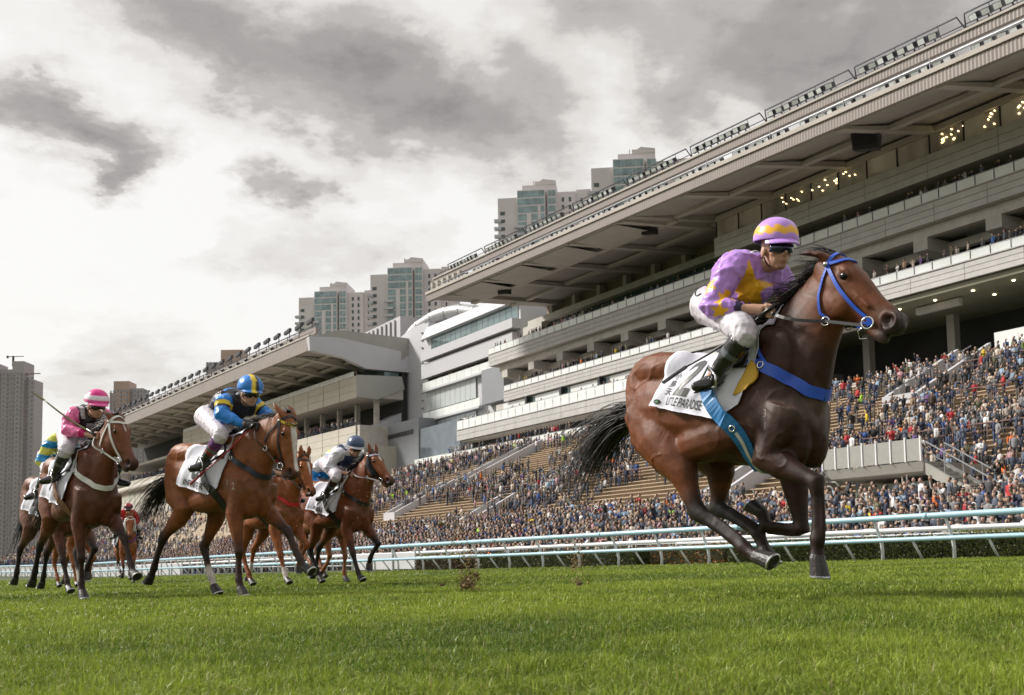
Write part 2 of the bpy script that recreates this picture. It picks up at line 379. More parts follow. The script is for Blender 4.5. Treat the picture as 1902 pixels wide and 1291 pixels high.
for i in range(90):
    x = random.choice([-88, -84, -80, -66, -62, -58, -55, -50, -47, -44, -40])+random.uniform(-1.6, 1.6); t = random.uniform(.25, .9)
    bulbs.add(*ellipsoid((x, 91.52, 40.72+2.1*t), (.06,)*3, n=6, m=4))
tag(bulbs.build('light_bulb', warm_lamp, GS), kind='stuff')
MB().box((UX, 91.4, 42.86), (XR, 97.2, 43.5)).build('lintel', conc_warm, GS)
MB().box((UX, 103, 35), (XR, 103.5, 38.2)).build('back_wall', dark_void, GS)
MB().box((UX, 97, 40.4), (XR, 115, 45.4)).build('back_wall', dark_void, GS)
# left half behind the top balcony
MB().box((XL+6, 98.6, 35.0), (UX-.1, 99.2, 40.72)).build('back_wall', win_dark, GS)
MB().box((XL+1, 97.4, 40.73), (UX-.1, 99.4, 41.7)).build('lintel', concrete, GS)
MB().box((XL+4, 99.42, 40.8), (UX-.1, 101, 43.9)).build('back_wall', mat('timber_lined_wall', (.22, .165, .12), .7, var=.15, scale=.6), GS)
cl = MB().box((0, 0, 0), (.9, 1.1, 1.75)).mesh('column'); cl.materials.append(conc_warm)
for i in range(8): link('column', cl, GS).location = (-150+i*6.9, 97.9, 41.72)
MB().box((XL, 97, 35), (XL+6, 104, 40.7)).build('end_wall', concrete, GS)
dp = MB().box((0, 0, 0), (.25, .1, 2.6)).mesh('door_frame'); dp.materials.append(white_paint)
for i in range(3): link('door_frame', dp, GS).location = (-134+i*9, 98.45, 36.0)
# near ground floor: grey back wall, columns and the dark concourse under the second balcony
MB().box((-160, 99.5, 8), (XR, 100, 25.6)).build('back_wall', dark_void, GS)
MB().box((-92, 86.8, 25.0), (XR, 104, 25.5)).build('soffit', mat('olive_soffit', (.20, .195, .135), .7, var=.12, scale=.3), GS)
dl = MB().add(*ellipsoid((0, 0, 0), (.16, .16, .06), n=8, m=4)).mesh('downlight'); dl.materials.append(downl)
for i in range(16):
    for j in range(2): link('downlight', dl, GS).location = (-88+i*4.2, 88.6+j*3.2, 24.95)
uw = MB().box((0, 0, 0), (5, .5, .7)).mesh('ceiling_unit'); uw.materials.append(panel_m)
for i in range(5): link('ceiling_unit', uw, GS).location = (-82+i*12, 89.5, 24.2)
gc = MB().box((0, 0, 0), (.9, .9, 10)).mesh('column'); gc.materials.append(soffit_m)
for i in range(6): link('column', gc, GS).location = (-82+i*11, 95.5, 15)
gwall = mat('grey_blue_wall', (.27, .275, .29), .6, var=.08, scale=.3)
for x0, x1, z1 in ((-76, -62.2, 19.6), (-62, -50.2, 20.6), (-50, -38, 21.4), (-37.8, XR, 22)):
    MB().box((x0, 93, 15), (x1, 93.6, z1)).build('screen_wall', gwall, GS)
# white box seats in front of it
seatm = mat('white_seat_plastic', (.66, .67, .66), .45, var=.06)
for r in range(4):
    MB().box((-92, 82+r*2.3, 12), (XR, 84.25+r*2.3, 15.4+r*.75)).build('seating_step', concrete, GS)
bs = MB().box((0, 0, 0), (1.5, .1, .95)).box((0, .1, 0), (1.5, .75, .42)).mesh('seat'); bs.materials.append(seatm)
for r in range(4):
    for i in range(34):
        if (i*7+r*3) % 11 < 9: link('seat', bs, GS).location = (-91+i*2.05, 82.3+r*2.3, 15.4+r*.75)
bx = MB().box((0, 0, 0), (4, .12, 2.4)).box((3.9, .1, 0), (4, 3.4, 2.4)).box((0, .1, 0), (.1, 3.4, 2.4)).mesh('glass_booth'); bx.materials.append(bal_glass)
for x in (-61, -54.5, -47.5, -41): link('glass_booth', bx, GS).location = (x, 88.8, 18.2)

# ------------------------------------------------------------------ roof of the main stand
RX0, RX1 = -154.0, XR
def shear(v):
    v = np.array(v, float); k = np.clip((101-v[:, 1])/24.2, 0, 1.2); v[:, 2] += -.0245*(v[:, 0]+100)*k; return v
def roofpart(name, mb, m, parent=None):
    me = mb.mesh(name); setco(me, shear(coords(me))); return link(name, me, parent or RF, m)
def segs(mb, poly, x0=RX0, x1=RX1, k=1):
    e = np.linspace(x0, x1, k+1)
    for i in range(k): mb.prism(poly, e[i], e[i+1])
    return mb
RF = MB().prism([(77.3, 41.4), (101, 44.0), (112, 44.6), (112, 47.5), (84, 44.2), (80.9, 43.2), (77.3, 42.6)], RX0+.6, -101).prism([(77.3, 41.4), (101, 45.4), (112, 46.4), (112, 47.5), (84, 44.2), (80.9, 43.2), (77.3, 42.6)], -100.98, RX1)
RF = link('roof', (lambda me: (setco(me, shear(coords(me))), me)[1])(RF.mesh('roof')), GS, soffit_m)
# corrugated metal bands
def ribbed(x0, x1, n, z0, z1, pitch=.36, amp=.05):
    k = int((x1-x0)/pitch); v = []; f = []
    for i in range(2*k+1):
        x = x0+i*pitch/2; y = n-(amp if i % 2 else 0); v += [(x, y, z0), (x, y, z1), (x, n+.5, z0), (x, n+.5, z1)]
    for i in range(2*k):
        a = i*4; f += [(a, a+4, a+5, a+1), (a+1, a+5, a+7, a+3), (a, a+2, a+6, a+4)]
    return MB().add(v, f)
roofpart('fascia', ribbed(RX0, RX1, 76.8, 41.05, 42.15), fascia_m)
roofpart('ledge', segs(MB(), [(76.6, 42.2), (78.9, 42.2), (78.9, 42.62), (76.6, 42.62)]), conc_warm)
roofpart('fascia', ribbed(RX0-4, RX1, 80.2, 45.35, 46.15), fascia_m)
roofpart('ledge', segs(MB(), [(80.0, 46.2), (81.0, 46.2), (81.0, 46.42), (80.0, 46.42)], RX0-4), conc_warm)
for i in range(6):
    roofpart('end_post', MB().box((RX0-3.6+i*1.9, 79.4, 42.62), (RX0-2.9+i*1.9, 80.4, 45.35)), conc_warm)
# soffit beams across and along, hung clear of the soffit
def soff(n, x=-120): return 41.4+(n-77.3)*((2.6 if x < -101 else 4.0)/23.7)
for x in np.arange(-149, XR, 11.4):
    mb = MB(); ns = [78, 84, 90, 96, 100.6]; dep = [.25, .42, .55, .65, .8]
    for a, b, da, db in zip(ns[:-1], ns[1:], dep[:-1], dep[1:]):
        za, zb = soff(a, x), soff(b, x)
        mb.hexa([(x, a, za-da), (x+.95, a, za-da), (x+.95, b, zb-db), (x, b, zb-db), (x, a, za+.05), (x+.95, a, za+.05), (x+.95, b, zb+.05), (x, b, zb+.05)])
    roofpart('roof_beam', mb, beam_m)
for n in (84.5, 92.0):
    roofpart('roof_beam', MB().box((RX0+1, n, soff(n)-.35), (-101, n+.8, soff(n)+.04)), beam_m); roofpart('roof_beam', MB().box((-100.9, n, soff(n, 0)-.35), (RX1, n+.8, soff(n, 0)+.04)), beam_m)
roofpart('roof_beam', MB().box((RX0+1, 99.6, soff(99.6)-.8), (UX, 100.3, soff(99.6)+.02)), conc_warm)
for i, x in enumerate(np.arange(-143.5, UX-3, 11.4)):      # sprinkler and cable drops between the beams
    roofpart('soffit_panel', MB().box((x-5, 78.6, soff(78.6)-.06), (x+4.6, 84.2, soff(78.6)-.02)), mat('soffit_panel_grey', (.38, .365, .35), .7, var=.1, scale=.4))
# floodlights: two rows on the roof edge
fl = MB().box((-.42, -.25, -.05), (.42, .30, .55)).box((-.06, .05, -.45), (.06, .15, -.05)).mesh('floodlight'); fl.materials.append(dark_steel); fl.materials.append(lampglass)
bm = bmesh.new(); bm.from_mesh(fl); vs = [bm.verts.new(p) for p in ((-.36, -.27, 0), (.36, -.27, 0), (.36, -.27, .5), (-.36, -.27, .5))]; f_ = bm.faces.new(vs); f_.material_index = 1; bm.to_mesh(fl); bm.free()
def zsh(x, n): return -.0245*(x+100)*min(max((101-n)/24.2, 0), 1.2)
for row, (n, z, per) in enumerate(((78.2, 43.15, 9.6), (82.6, 48.1, 12.4))):
    x = RX0+(4 if row == 0 else -2)
    while x < -38:
        for q in range(8 if row else 7):
            xx = x+q*1.15+(0 if row else .3)
            o = link('floodlight', fl, RF); o.location = (xx, n, z+zsh(xx, n)); o.rotation_euler = (math.radians(24+8*random.random()), 0, random.uniform(-.25, .25))
        x += per
def zz(p): return [(a, b, c+zsh(a, b)) for a, b, c in p]
tr = MB()
for x in np.arange(RX0, -40, 9.6):       # lower lighting gantry
    tr.tube(zz([(x, 77.6, 42.6), (x, 77.6, 44.0)]), .05, 5); tr.tube(zz([(x+1.2, 77.6, 42.6), (x, 79.4, 43.9)]), .05, 5); tr.tube(zz([(x-1.2, 77.6, 42.6), (x, 79.4, 43.9)]), .05, 5)
    for q in range(6): tr.tube(zz([(x+q*1.6, 76.9, 42.6), (x+q*1.6, 76.9, 43.2)]), .03, 4)
tr.tube(zz([(x, 78.3, 44.0) for x in np.linspace(RX0, XR, 12)]), .08, 6)
tr.tube(zz([(x, 76.9, 43.2) for x in np.linspace(RX0, XR, 12)]), .035, 5)
tag(tr.build('lighting_gantry', steel_m, RF), kind='stuff')
tr = MB()
for x in np.arange(RX0-3, XR, 12.4):     # upper gantry in bays
    a, b = x, min(x+12.0, XR)
    tr.tube(zz([(a, 81, 46.4), (a-.3, 83, 47.5), (a, 82.4, 49.0), (b-.4, 82.4, 49.0), (b, 83, 47.9), (b-.3, 81, 46.4)]), .09, 6)
    tr.tube(zz([(a, 82.5, 47.7), (b, 82.5, 47.7)]), .06, 5)
    for q in range(1, 5): tr.tube(zz([(a+q*2.4, 82.4, 49.0), (a+q*2.4, 83.0, 47.6)]), .035, 4)
    tr.tube(zz([(a+6, 81, 46.4), (a+6, 82.5, 47.7)]), .06, 5)
tr.tube(zz([(x, 80.4, 46.95) for x in np.linspace(RX0-3, XR, 12)]), .05, 5)
tag(tr.build('lighting_gantry', dark_steel, RF), kind='stuff')
# loudspeakers hanging under the roof
lab = ['black loudspeaker hung under the far left end of the large grandstand roof', 'black loudspeaker hung under the grandstand roof in its middle bays', 'large black loudspeaker in a dark bracket at the near right of the grandstand roof']
for i, (x, n, z) in enumerate(((-141.2, 84, 42.4), (-105, 84, 42.0), (-70.5, 84, 41.4))):
    p = FA.w(x, n, z); sp = empty('loudspeaker', p, FA.rz+.5, lab[i], 'loudspeaker', 'loudspeakers under the grandstand roof')
    s = 1.0 if i < 2 else 1.35
    MB().hexa([(-.9*s, -.55*s, -.8*s), (.9*s, -.55*s, -.95*s), (.9*s, .5*s, -.8*s), (-.9*s, .5*s, -.6*s), (-1.0*s, -.6*s, .5*s), (1.0*s, -.6*s, .35*s), (1.0*s, .5*s, .5*s), (-1.0*s, .5*s, .7*s)]).build('cabinet', dark_steel, sp)
    MB().box((-.8*s, -.62*s, -.55*s), (.8*s, -.61*s, .3*s)).build('grille', mat('speaker_grille', (.02, .02, .03), .8), sp)
    br_ = MB()
    for sx in (-.8, .8): br_.tube([(sx*s, 0, .4), (sx*1.4*s, .6, 1.6)], .06, 5); br_.tube([(sx*s, .4, -.3), (sx*1.2*s, 1.4, 1.5)], .05, 5)
    br_.build('bracket', dark_steel, sp)

# ------------------------------------------------------------------ pale block and stair tower between the stands
BL = empty('glass_fronted_block', (0, 0, 0), FA.rz, 'pale office block with a ribbon window and frosted glass floors between the two grandstands', 'building')
x0, x1 = -197.5, -160.0
MB().box((x0+.3, 98.4, 20), (x1, 125, 46.9)).build('wall', white_m, BL)
MB().hexa([(x0, 97.2, 46.2), (x1, 97.2, 46.2), (x1, 126, 46.2), (x0, 126, 46.2), (x0, 98.6, 48.9), (x1, 98.6, 48.4), (x1, 126, 48.4), (x0, 126, 48.9)]).build('roof', white_m, BL)
wv = MB().box((0, 0, 0), (2.05, .1, 2.75)).mesh('window'); wv.materials.append(mat('ribbon_window_glass', (.20, .26, .27), .06, .45, var=.25, scale=.2))
for i in range(16): link('window', wv, BL).location = (x0+2.5+i*2.15, 98.28, 43.4)
MB().box((x0+1, 96.6, 41.4), (x1, 98.38, 43.1)).build('balcony_band', white_m, BL)
MB().box((x0, 97.2, 37.9), (x1-1, 98.38, 40.9)).build('balcony_band', white_m, BL)
MB().box((x0+1, 98.3, 35.5), (x1, 98.39, 37.88)).build('recess', dark_void, BL)
fg = mat('frosted_glass', (.46, .49, .50), .25, 0, var=.06, scale=.3, spec=.6)
f1 = MB().box((0, 0, 0), (2.0, .1, 4.2)).mesh('frosted_panel'); f1.materials.append(fg)
for r, z in enumerate((31.2, 24.6)):
    for i in range(10): link('frosted_panel', f1, BL).location = (x0+.5+i*2.1, 98.1, z)
f2 = MB().box((0, 0, 0), (2.9, .1, 1.5)).mesh('glass_panel'); f2.materials.append(bal_glass)
for r, (z, k) in enumerate(((35.5, 11), (29.3, 8))):
    for i in range(k): link('glass_panel', f2, BL).location = (x0+.4+i*3, 97.3, z)
MB().box((x0, 97.25, 35.1), (x1-4, 98.38, 35.48)).build('balcony_band', white_m, BL)
MB().box((x0, 97.25, 28.9), (x0+24, 98.38, 29.28)).build('balcony_band', white_m, BL)
MB().box((-171, 96.5, 29), (-163, 104, 35.4)).build('side_wall', grey_clad, BL)

ST = empty('stair_tower', (0, 0, 0), FA.rz, 'blank white tower flaring at its foot beside the ribbon windowed block', 'building')
def facade(pts, n0, n1, name, m, parent):
    """upright slab with the outline pts (x,z), from depth n0 to n1"""
    k = len(pts); v = [(x, n0, z) for x, z in pts]+[(x, n1, z) for x, z in pts]
    return MB().add(v, [tuple(range(k)), tuple(range(k, 2*k))[::-1]]+[(i, k+i, k+(i+1) % k, (i+1) % k) for i in range(k)]).build(name, m, parent)
facade([(-201.6, 24), (-201.4, 50.9), (-207.6, 50.9), (-214.7, 49.8), (-214.7, 33.4), (-229, 31.0), (-229, 24)], 100, 114, 'wall', white_m, ST)
MB().box((-201.35, 99.2, 24), (-198.0, 112, 50.2)).build('ladder_wall', white_m, ST)
lad = MB()
for q in np.arange(26, 49, 1.6): lad.box((-201.2, 98.9, q), (-200.4, 99.19, q+.16))
tag(lad.build('ladder', steel_m, ST), kind='stuff')
GB = empty('plant_room', (0, 0, 0), FA.rz, 'grey clad plant room box with a louvre strip below the white stair tower', 'building')
MB().box((-214, 93.8, 12), (-192, 104, 29.2)).build('wall', grey_clad, GB)
MB().box((-191.9, 94.0, 12), (-175, 104, 26.8)).build('glass_wall', mat('blue_grey_glass', (.16, .19, .22), .1, .4, var=.3, scale=.3), GB)
MB().box((-191.9, 92.8, 19.2), (-173, 93.98, 20.6)).build('balustrade', bal_glass, GB)
lv = MB().box((0, 0, 0), (2.8, .08, .9)).mesh('louvre'); lv.materials.append(dark_steel)
for i in range(4): link('louvre', lv, GB).location = (-206.5+i*3.1, 93.7, 26.2)
# air ducts on the roof beside the tower
duct_m = mat('duct_silver', (.36, .36, .36), .45, .3, var=.12, scale=.6)
labd = ['large silver air duct rising to the right over the white stair tower', 'upper of two short silver ducts left of the white tower', 'lower of two short silver ducts left of the white tower']
for i, (pts, r) in enumerate((([(-219, 101, 46.2), (-214, 101.5, 48.2), (-210, 102, 51.2), (-203, 104, 53.2), (-196, 106, 53.0), (-190, 108, 51.2)], 1.5),
                              ([(-217, 100, 47.2), (-223, 99, 48.4), (-229, 98, 49.0), (-231, 98.5, 47.2)], 1.1), ([(-216, 99, 44.4), (-224, 98, 45.4), (-231, 97, 45.6), (-234, 97, 44.0)], .95))):
    root = empty('air_duct', (0, 0, 0), FA.rz, labd[i], 'air duct', 'air ducts on the roof')
    P = np.array(pts); t = np.linspace(0, len(P)-1, 26); ip = np.stack([np.interp(t, range(len(P)), P[:, c]) for c in range(3)], 1)
    for _ in range(3): ip[1:-1] = (ip[:-2]+2*ip[1:-1]+ip[2:])/4
    MB().tube(ip, r, 14).build('duct_body', duct_m, root, True)
    bd = MB()
    for q in range(2, 25, 3): bd.tube([ip[q], ip[q]+(ip[q+1]-ip[q])*.18], r*1.05, 14)
    bd.build('flange', steel_m, root)
fr = empty('plant_frame', (0, 0, 0), FA.rz, 'steel railing frame and small plant on the roof left of the white tower', 'frame')
mb = MB()
for i in range(9):
    mb.box((-242+i*3, 96, 43.5), (-241.85+i*3, 96.15, 48+(i % 3)*.7)); mb.box((-242+i*3, 102, 43.5), (-241.85+i*3, 102.15, 47.6))
for z in (45, 46.2, 47.4): mb.box((-243, 95.9, z), (-215, 96.02, z+.12))
mb.build('railing', steel_m, fr)
MB().box((-247, 104, 45), (-222, 118, 57)).build('screen', mat('plant_screen', (.40, .39, .41), .7, var=.1, scale=.3), fr)
pr = MB()
for i in range(10): pr.box((-247.2+i*2.5, 103.6, 46), (-246.9+i*2.5, 103.98, 56.5))
pr.build('screen_post', steel_m, fr)

# ------------------------------------------------------------------ second grandstand, further left
G2 = empty('grandstand', (0, 0, 0), FB.rz, 'second grandstand further down the straight with a sloping white end wall and pale balcony bands', 'grandstand')
E0, E1 = -395.0, -201.8
R2 = MB().prism([(91, 44.3), (100, 44.6), (108, 43.2), (116, 43), (116, 49), (97, 49), (91, 46.9)], E0, E1-.4).build('roof', soffit_m, G2)
v_, f_ = None, None
link('fascia', ribbed(E0, E1, 90.3, 44.0, 46.9, pitch=1.5).mesh('fascia'), R2, fascia_m)
MB().box((E0, 90.1, 46.92), (E1, 92, 47.25)).build('ledge', conc_warm, R2)
MB().box((E0, 93, 48.3), (E1-3, 93.6, 49.7)).build('fascia', fascia_m, R2)
for x in np.arange(-386, E1, 12.5):
    MB().hexa([(x, 91.4, 43.9), (x+1.2, 91.4, 43.9), (x+1.2, 107, 42.1), (x, 107, 42.1), (x, 91.4, 44.35), (x+1.2, 91.4, 44.35), (x+1.2, 107, 43.3), (x, 107, 43.3)]).build('roof_beam', beam_m, R2)
for n, z in ((96, 43.9), (102, 43.2)): MB().box((E0, n, z), (E1-1, n+.9, z+.62)).build('roof_beam', beam_m, R2)
tr = MB()
for x in np.arange(E0, E1-4, 6.0):
    tr.box((x, 91, 47.25), (x+.15, 91.15, 49)); tr.box((x, 94, 49.7), (x+.15, 94.15, 51.6))
    tr.hexa([(x-1.6, 93.4, 51.2), (x+1.4, 93.4, 51.6), (x+1.4, 94, 51.6), (x-1.6, 94, 51.2), (x-1.6, 93.4, 51.9), (x+1.4, 93.4, 52.3), (x+1.4, 94, 52.3), (x-1.6, 94, 51.9)])
for z in (47.9, 48.9): tr.box((E0, 91, z), (E1, 91.1, z+.12))
tr.box((E0, 94, 50.6), (E1-4, 94.12, 50.75))
tag(tr.build('lighting_gantry', dark_steel, R2), kind='stuff')
for x in np.arange(-380, E1-8, 5.2):
    o = link('floodlight', fl, R2); o.location = (x, 91.3, 47.5); o.rotation_euler = (.5, 0, 0); o.scale = (1.6,)*3
def endwall(pts, x, th, name, m, par):
    """slab across the end of the stand, outline in (n,z)"""
    return MB().prism(pts, x-th, x).build(name, m, par)
endwall([(90.2, 46.9), (90.4, 44.0), (98.2, 43.1), (103.2, 41.3), (111.5, 41.4), (116, 41.4), (116, 47), (111.6, 43.7), (111.6, 45.8), (97, 47.3)], E1, 1.4, 'end_wall', white_m, R2)
# balconies of the second stand
bb = MB().box((-316, 101.25, 35.3), (E1, 112, 38.8)).build('balcony_slab', concrete, G2)
p1 = MB().box((0, 0, 0), (7.9, .2, 1.5)).mesh('fascia_panel'); p1.materials.append(mat('cream_panel', (.50, .465, .40), .6, var=.07, scale=.4))
for i in range(14):
    for r in range(3): link('fascia_panel', p1, bb).location = (-316+i*8.15, 101.0+(.005 if r == 1 else 0), 35.1+r*1.55)
endwall([(101, 35.2), (101, 39.8), (111.6, 40.3), (112.3, 37.6), (105.7, 34.9)], E1+.2, .5, 'end_panel', mat('grey_panel', (.36, .36, .34), .6, var=.06, scale=.3), bb)
gl = MB().box((0, 0, 0), (2.3, .06, 1.0)).mesh('glass_panel'); gl.materials.append(bal_glass)
for i in range(46): link('glass_panel', gl, bb).location = (-316+i*2.45, 101.1, 39.8)
MB().box((E0, 112, 20), (E1-.5, 113, 44.2)).build('back_wall', dark_void, G2)
MB().box((-214, 108, 39.0), (E1-1, 111.5, 42.8)).build('glass_room', mat('control_room_glass', (.16, .22, .22), .08, .5, var=.3, scale=.4), G2)
MB().box((E0, 101.5, 33.9), (-316.2, 112, 34.6)).build('balcony_slab', concrete, G2)
lb = MB().box((-372, 100.6, 24.4), (E1+2, 112, 29.0)).build('balcony_slab', concrete, G2)
for i in range(21):
    for r in range(3): link('fascia_panel', p1, lb).location = (-372+i*8.15, 100.3+(.005 if r == 1 else 0), 24.4+r*1.55)
MB().box((E0, 100, 28.4), (-372.2, 112, 29.0)).build('balcony_slab', concrete, G2)
MB().box((E0, 99.5, 8), (E1+6, 112, 24.35)).build('wall', mat('cream_wall', (.47, .45, .385), .7, var=.07, scale=.2), G2)
MB().tube([(E0, 99, 26.0), (-330, 98.6, 26.4), (-318, 98.6, 26.5)], .9, 12).build('pipe_rail', conc_warm, G2, True)
MB().prism([(105, 29.02), (111.9, 29.02), (111.9, 32.5)], E1-6, E1-.6).build('end_wall', white_m, G2)
mul = MB()
for x in np.arange(-330, E1, 9): mul.box((x, 106, 29.02), (x+.8, 107, 35.2))
tag(mul.build('column', concrete, G2), kind='stuff')
lw = MB()
for x in np.arange(-372, E1-10, 6): lw.box((x, 99.4, 12), (x+.25, 99.49, 24.3))
tag(lw.build('wall_joint', conc_warm, G2), kind='stuff')
MB().box((E0, 99.0, 8), (E1+6, 99.48, 17)).build('plinth', soffit_m, G2)

# ------------------------------------------------------------------ towers behind
def at(px, py, D):
    r_ = ray(px, py); return CAM+r_*(D/r_[1])
def tower(px, py, D, label, floors=13):
    """apartment tower: left wing, glazed bay, core with gabled top, right wing; px,py = top left of its glazed bay"""
    o = at(px, py, D); u = 450/2000*1.0
    T = empty('apartment_tower', (o[0], o[1], 0), math.radians(-6), label, 'apartment tower', 'glazed apartment towers behind the grandstand')
    H = o[2]
    def bx(name, a, b, z0, z1, y0, y1, m, par=T): return MB().box((a*u, y0, z0), (b*u, y1, z1)).build(name, m, par)
    bx('wing', -34, 0, 0, H-11*u, 1.5, 16, tower_m); bx('core', 8, 66, 0, H+12*u, 3.2, 20, tower_m)
    g = MB().prism([(3, H+12.02*u), (18, H+12.02*u), (18, H+18*u), (3, H+18*u)], 30*u, 66*u); g.v[-1][1::4] += 0; g.build('roof_house', tower_m, T)
    MB().hexa([(38*u, 3, H+18.02*u), (66*u, 3, H+18.02*u), (66*u, 18, H+18.02*u), (38*u, 18, H+18.02*u), (44*u, 3, H+22*u), (66*u, 3, H+18.6*u), (66*u, 18, H+18.6*u), (44*u, 18, H+22*u)]).build('roof_gable', tower_m, T)
    bx('wing', 66.2, 100, 0, H-2*u, 3.5, 18, tower_m); bx('wing', 100.2, 126, 0, H+3*u, 5, 19, tower_m)
    bx('bay', 0, 48, 0, H, .6, 3.18, tower_m); bx('bay', 52, 67, 0, H-2*u, 1.0, 3.18, tower_m)
    mast = MB(); mast.box((26*u, 8, H+12*u), (27*u, 8.3, H+27*u)); mast.box((16*u, 8, H+13*u), (36*u, 8.4, H+14.2*u)); mast.build('roof_mast', mat('red_mast', (.30, .10, .08), .6), T)
    pane = MB()
    for i in range(4):
        a = 1+i*11.6
        if i == 2: pane.box((a*u, .5, .25), ((a+5)*u, .62, 2.7)); pane.box(((a+5.6)*u, .5, .25), ((a+10.6)*u, .62, 2.7))
        else: pane.box((a*u, .5, .25), ((a+10.8)*u, .62, 2.7))
    pw = pane.mesh('window'); pw.materials.append(win_teal)
    p2 = MB().box((53*u, .9, .25), (59*u, 1.02, 2.7)).box((60*u, .9, .25), (66*u, 1.02, 2.7)).mesh('window'); p2.materials.append(win_teal)
    p3 = MB().box((-30*u, 1.4, .9), (-22*u, 1.52, 2.3)).mesh('window'); p3.materials.append(win_dark)
    p4 = MB().box((76*u, 3.4, .7), (80*u, 3.52, 2.4)).box((88*u, 3.4, .7), (92*u, 3.52, 2.4)).box((108*u, 4.9, .7), (111*u, 5.02, 2.4)).mesh('window'); p4.materials.append(win_dark)
    bl = MB().box((-6*u, -1.2, 0), (12*u, .58, .18)).box((-6*u, -1.2, .18), (12*u, -1.1, 1.0)).mesh('balcony'); bl.materials.append(white_m)
    bl2 = MB().box((-40*u, -.2, 0), (-28*u, 2.2, .18)).box((-40*u, -.2, .18), (-28*u, -.1, 1.0)).mesh('balcony'); bl2.materials.append(white_m)
    for k in range(floors):
        z = H-3.05*(k+1)
        q = 0
        if k < 4 or k % 2 == 0 or True: link('window', pw, T).location = (0, 0, z)
        link('window', p2, T).location = (0, 0, z); link('window', p4, T).location = (0, 0, z-2)
        if k > 1: link('window', p3, T).location = (0, 0, z-1)
        if k > 3: link('balcony', bl, T).location = (0, 0, z)
        if k > 2: link('balcony', bl2, T).location = (0, 0, z)
    MB().box((16*u, .4, 0), (24*u, .58, H-9.4)).build('pier', tower_m, T); MB().box((36*u, .4, 0), (40*u, .58, H-6)).build('pier', tower_m, T)
    return T
tower(583, 541, 490, 'leftmost of the glazed apartment towers behind the grandstands', 16)
tower(719, 497, 450, 'tall glazed apartment tower above the silver air ducts', 14)
tower(960, 353, 405, 'glazed apartment tower rising behind the middle of the grandstand roof', 13)
tower(1138, 295, 365, 'rightmost glazed apartment tower, its top close to the roof floodlights', 13)

def slab_tower(name_label, px0, px1, pytop, D, floors, cols, m, m2, steps, cranes=True, depth=12):
    a, b = at(px0, pytop, D), at(px1, pytop, D); W = b[0]-a[0]; H = a[2]
    T = empty('tower_block', (a[0], D, 0), 0, name_label, 'tower block')
    for x0, x1, dy, dz in steps: MB().box((x0*W, dy, 0), (x1*W, depth, H+dz)).build('wall', m if dy > -.1 else m2, T)
    wn = MB(); led = MB()
    for k in range(floors):
        z = H-3.0*(k+1.6)
        if z < 2: break
        for x0, x1, dy, dz in steps:
            nn = max(1, int(round((x1-x0)*cols)))
            for c in range(nn):
                xx = (x0+(c+.22)*(x1-x0)/nn)*W; ww = .5*(x1-x0)*W/nn
                wn.box((xx, dy-.12, z), (xx+ww, dy-.02, z+1.5)); 
                if c % 2 == 0: led.box((xx-.25, dy-.7, z-.35), (xx+ww+.25, dy-.03, z-.1))
    tag(wn.build('window', mat('hazy_window', (.22, .23, .27), .3, var=.3, scale=.1), T), kind='stuff'); tag(led.build('window_ledge', m, T), kind='stuff')
    if cranes:
        mb = MB(); mb.box((.72*W, 4, H+2), (.74*W, 4.6, H+9)); mb.box((.66*W, 4, H+8.4), (.84*W, 4.5, H+8.8)); mb.box((.66*W, 3.9, H+7.6), (.68*W, 4.6, H+9.2)); mb.build('roof_hoist', dark_steel, T)
        mb = MB(); mb.box((.86*W, -1, H-4), (1.05*W, 1, H-3.6)); mb.build('roof_frame', m, T)
    return T
slab_tower('very tall brownish tower block at the far left edge behind the horses', -110, 66, 686, 700, 40, 22, tower_pink, tower_grey, [(0, .5, .0, -4), (.5, .62, -3, 3), (.62, .78, -1.2, -1), (.78, .9, -3.2, 4), (.9, 1.0, -.6, -8)])
slab_tower('grey brown tower block with a thin mast left of the blue capped rider', 203, 266, 716, 720, 22, 11, tower_grey, tower_pink, [(0, .16, 1, -5), (.16, .62, -2, 2.5), (.62, 1.0, 0, -2.2), (1.0, 1.2, 2, -14)], cranes=False)
slab_tower('small brown tower block peeping over the second grandstand roof', 382, 452, 662, 640, 24, 11, tower_grey, tower_pink, [(0, .42, 1, -3.5), (.42, 1.0, -1.5, 3.5), (1.0, 1.4, 2, -8)], cranes=False)
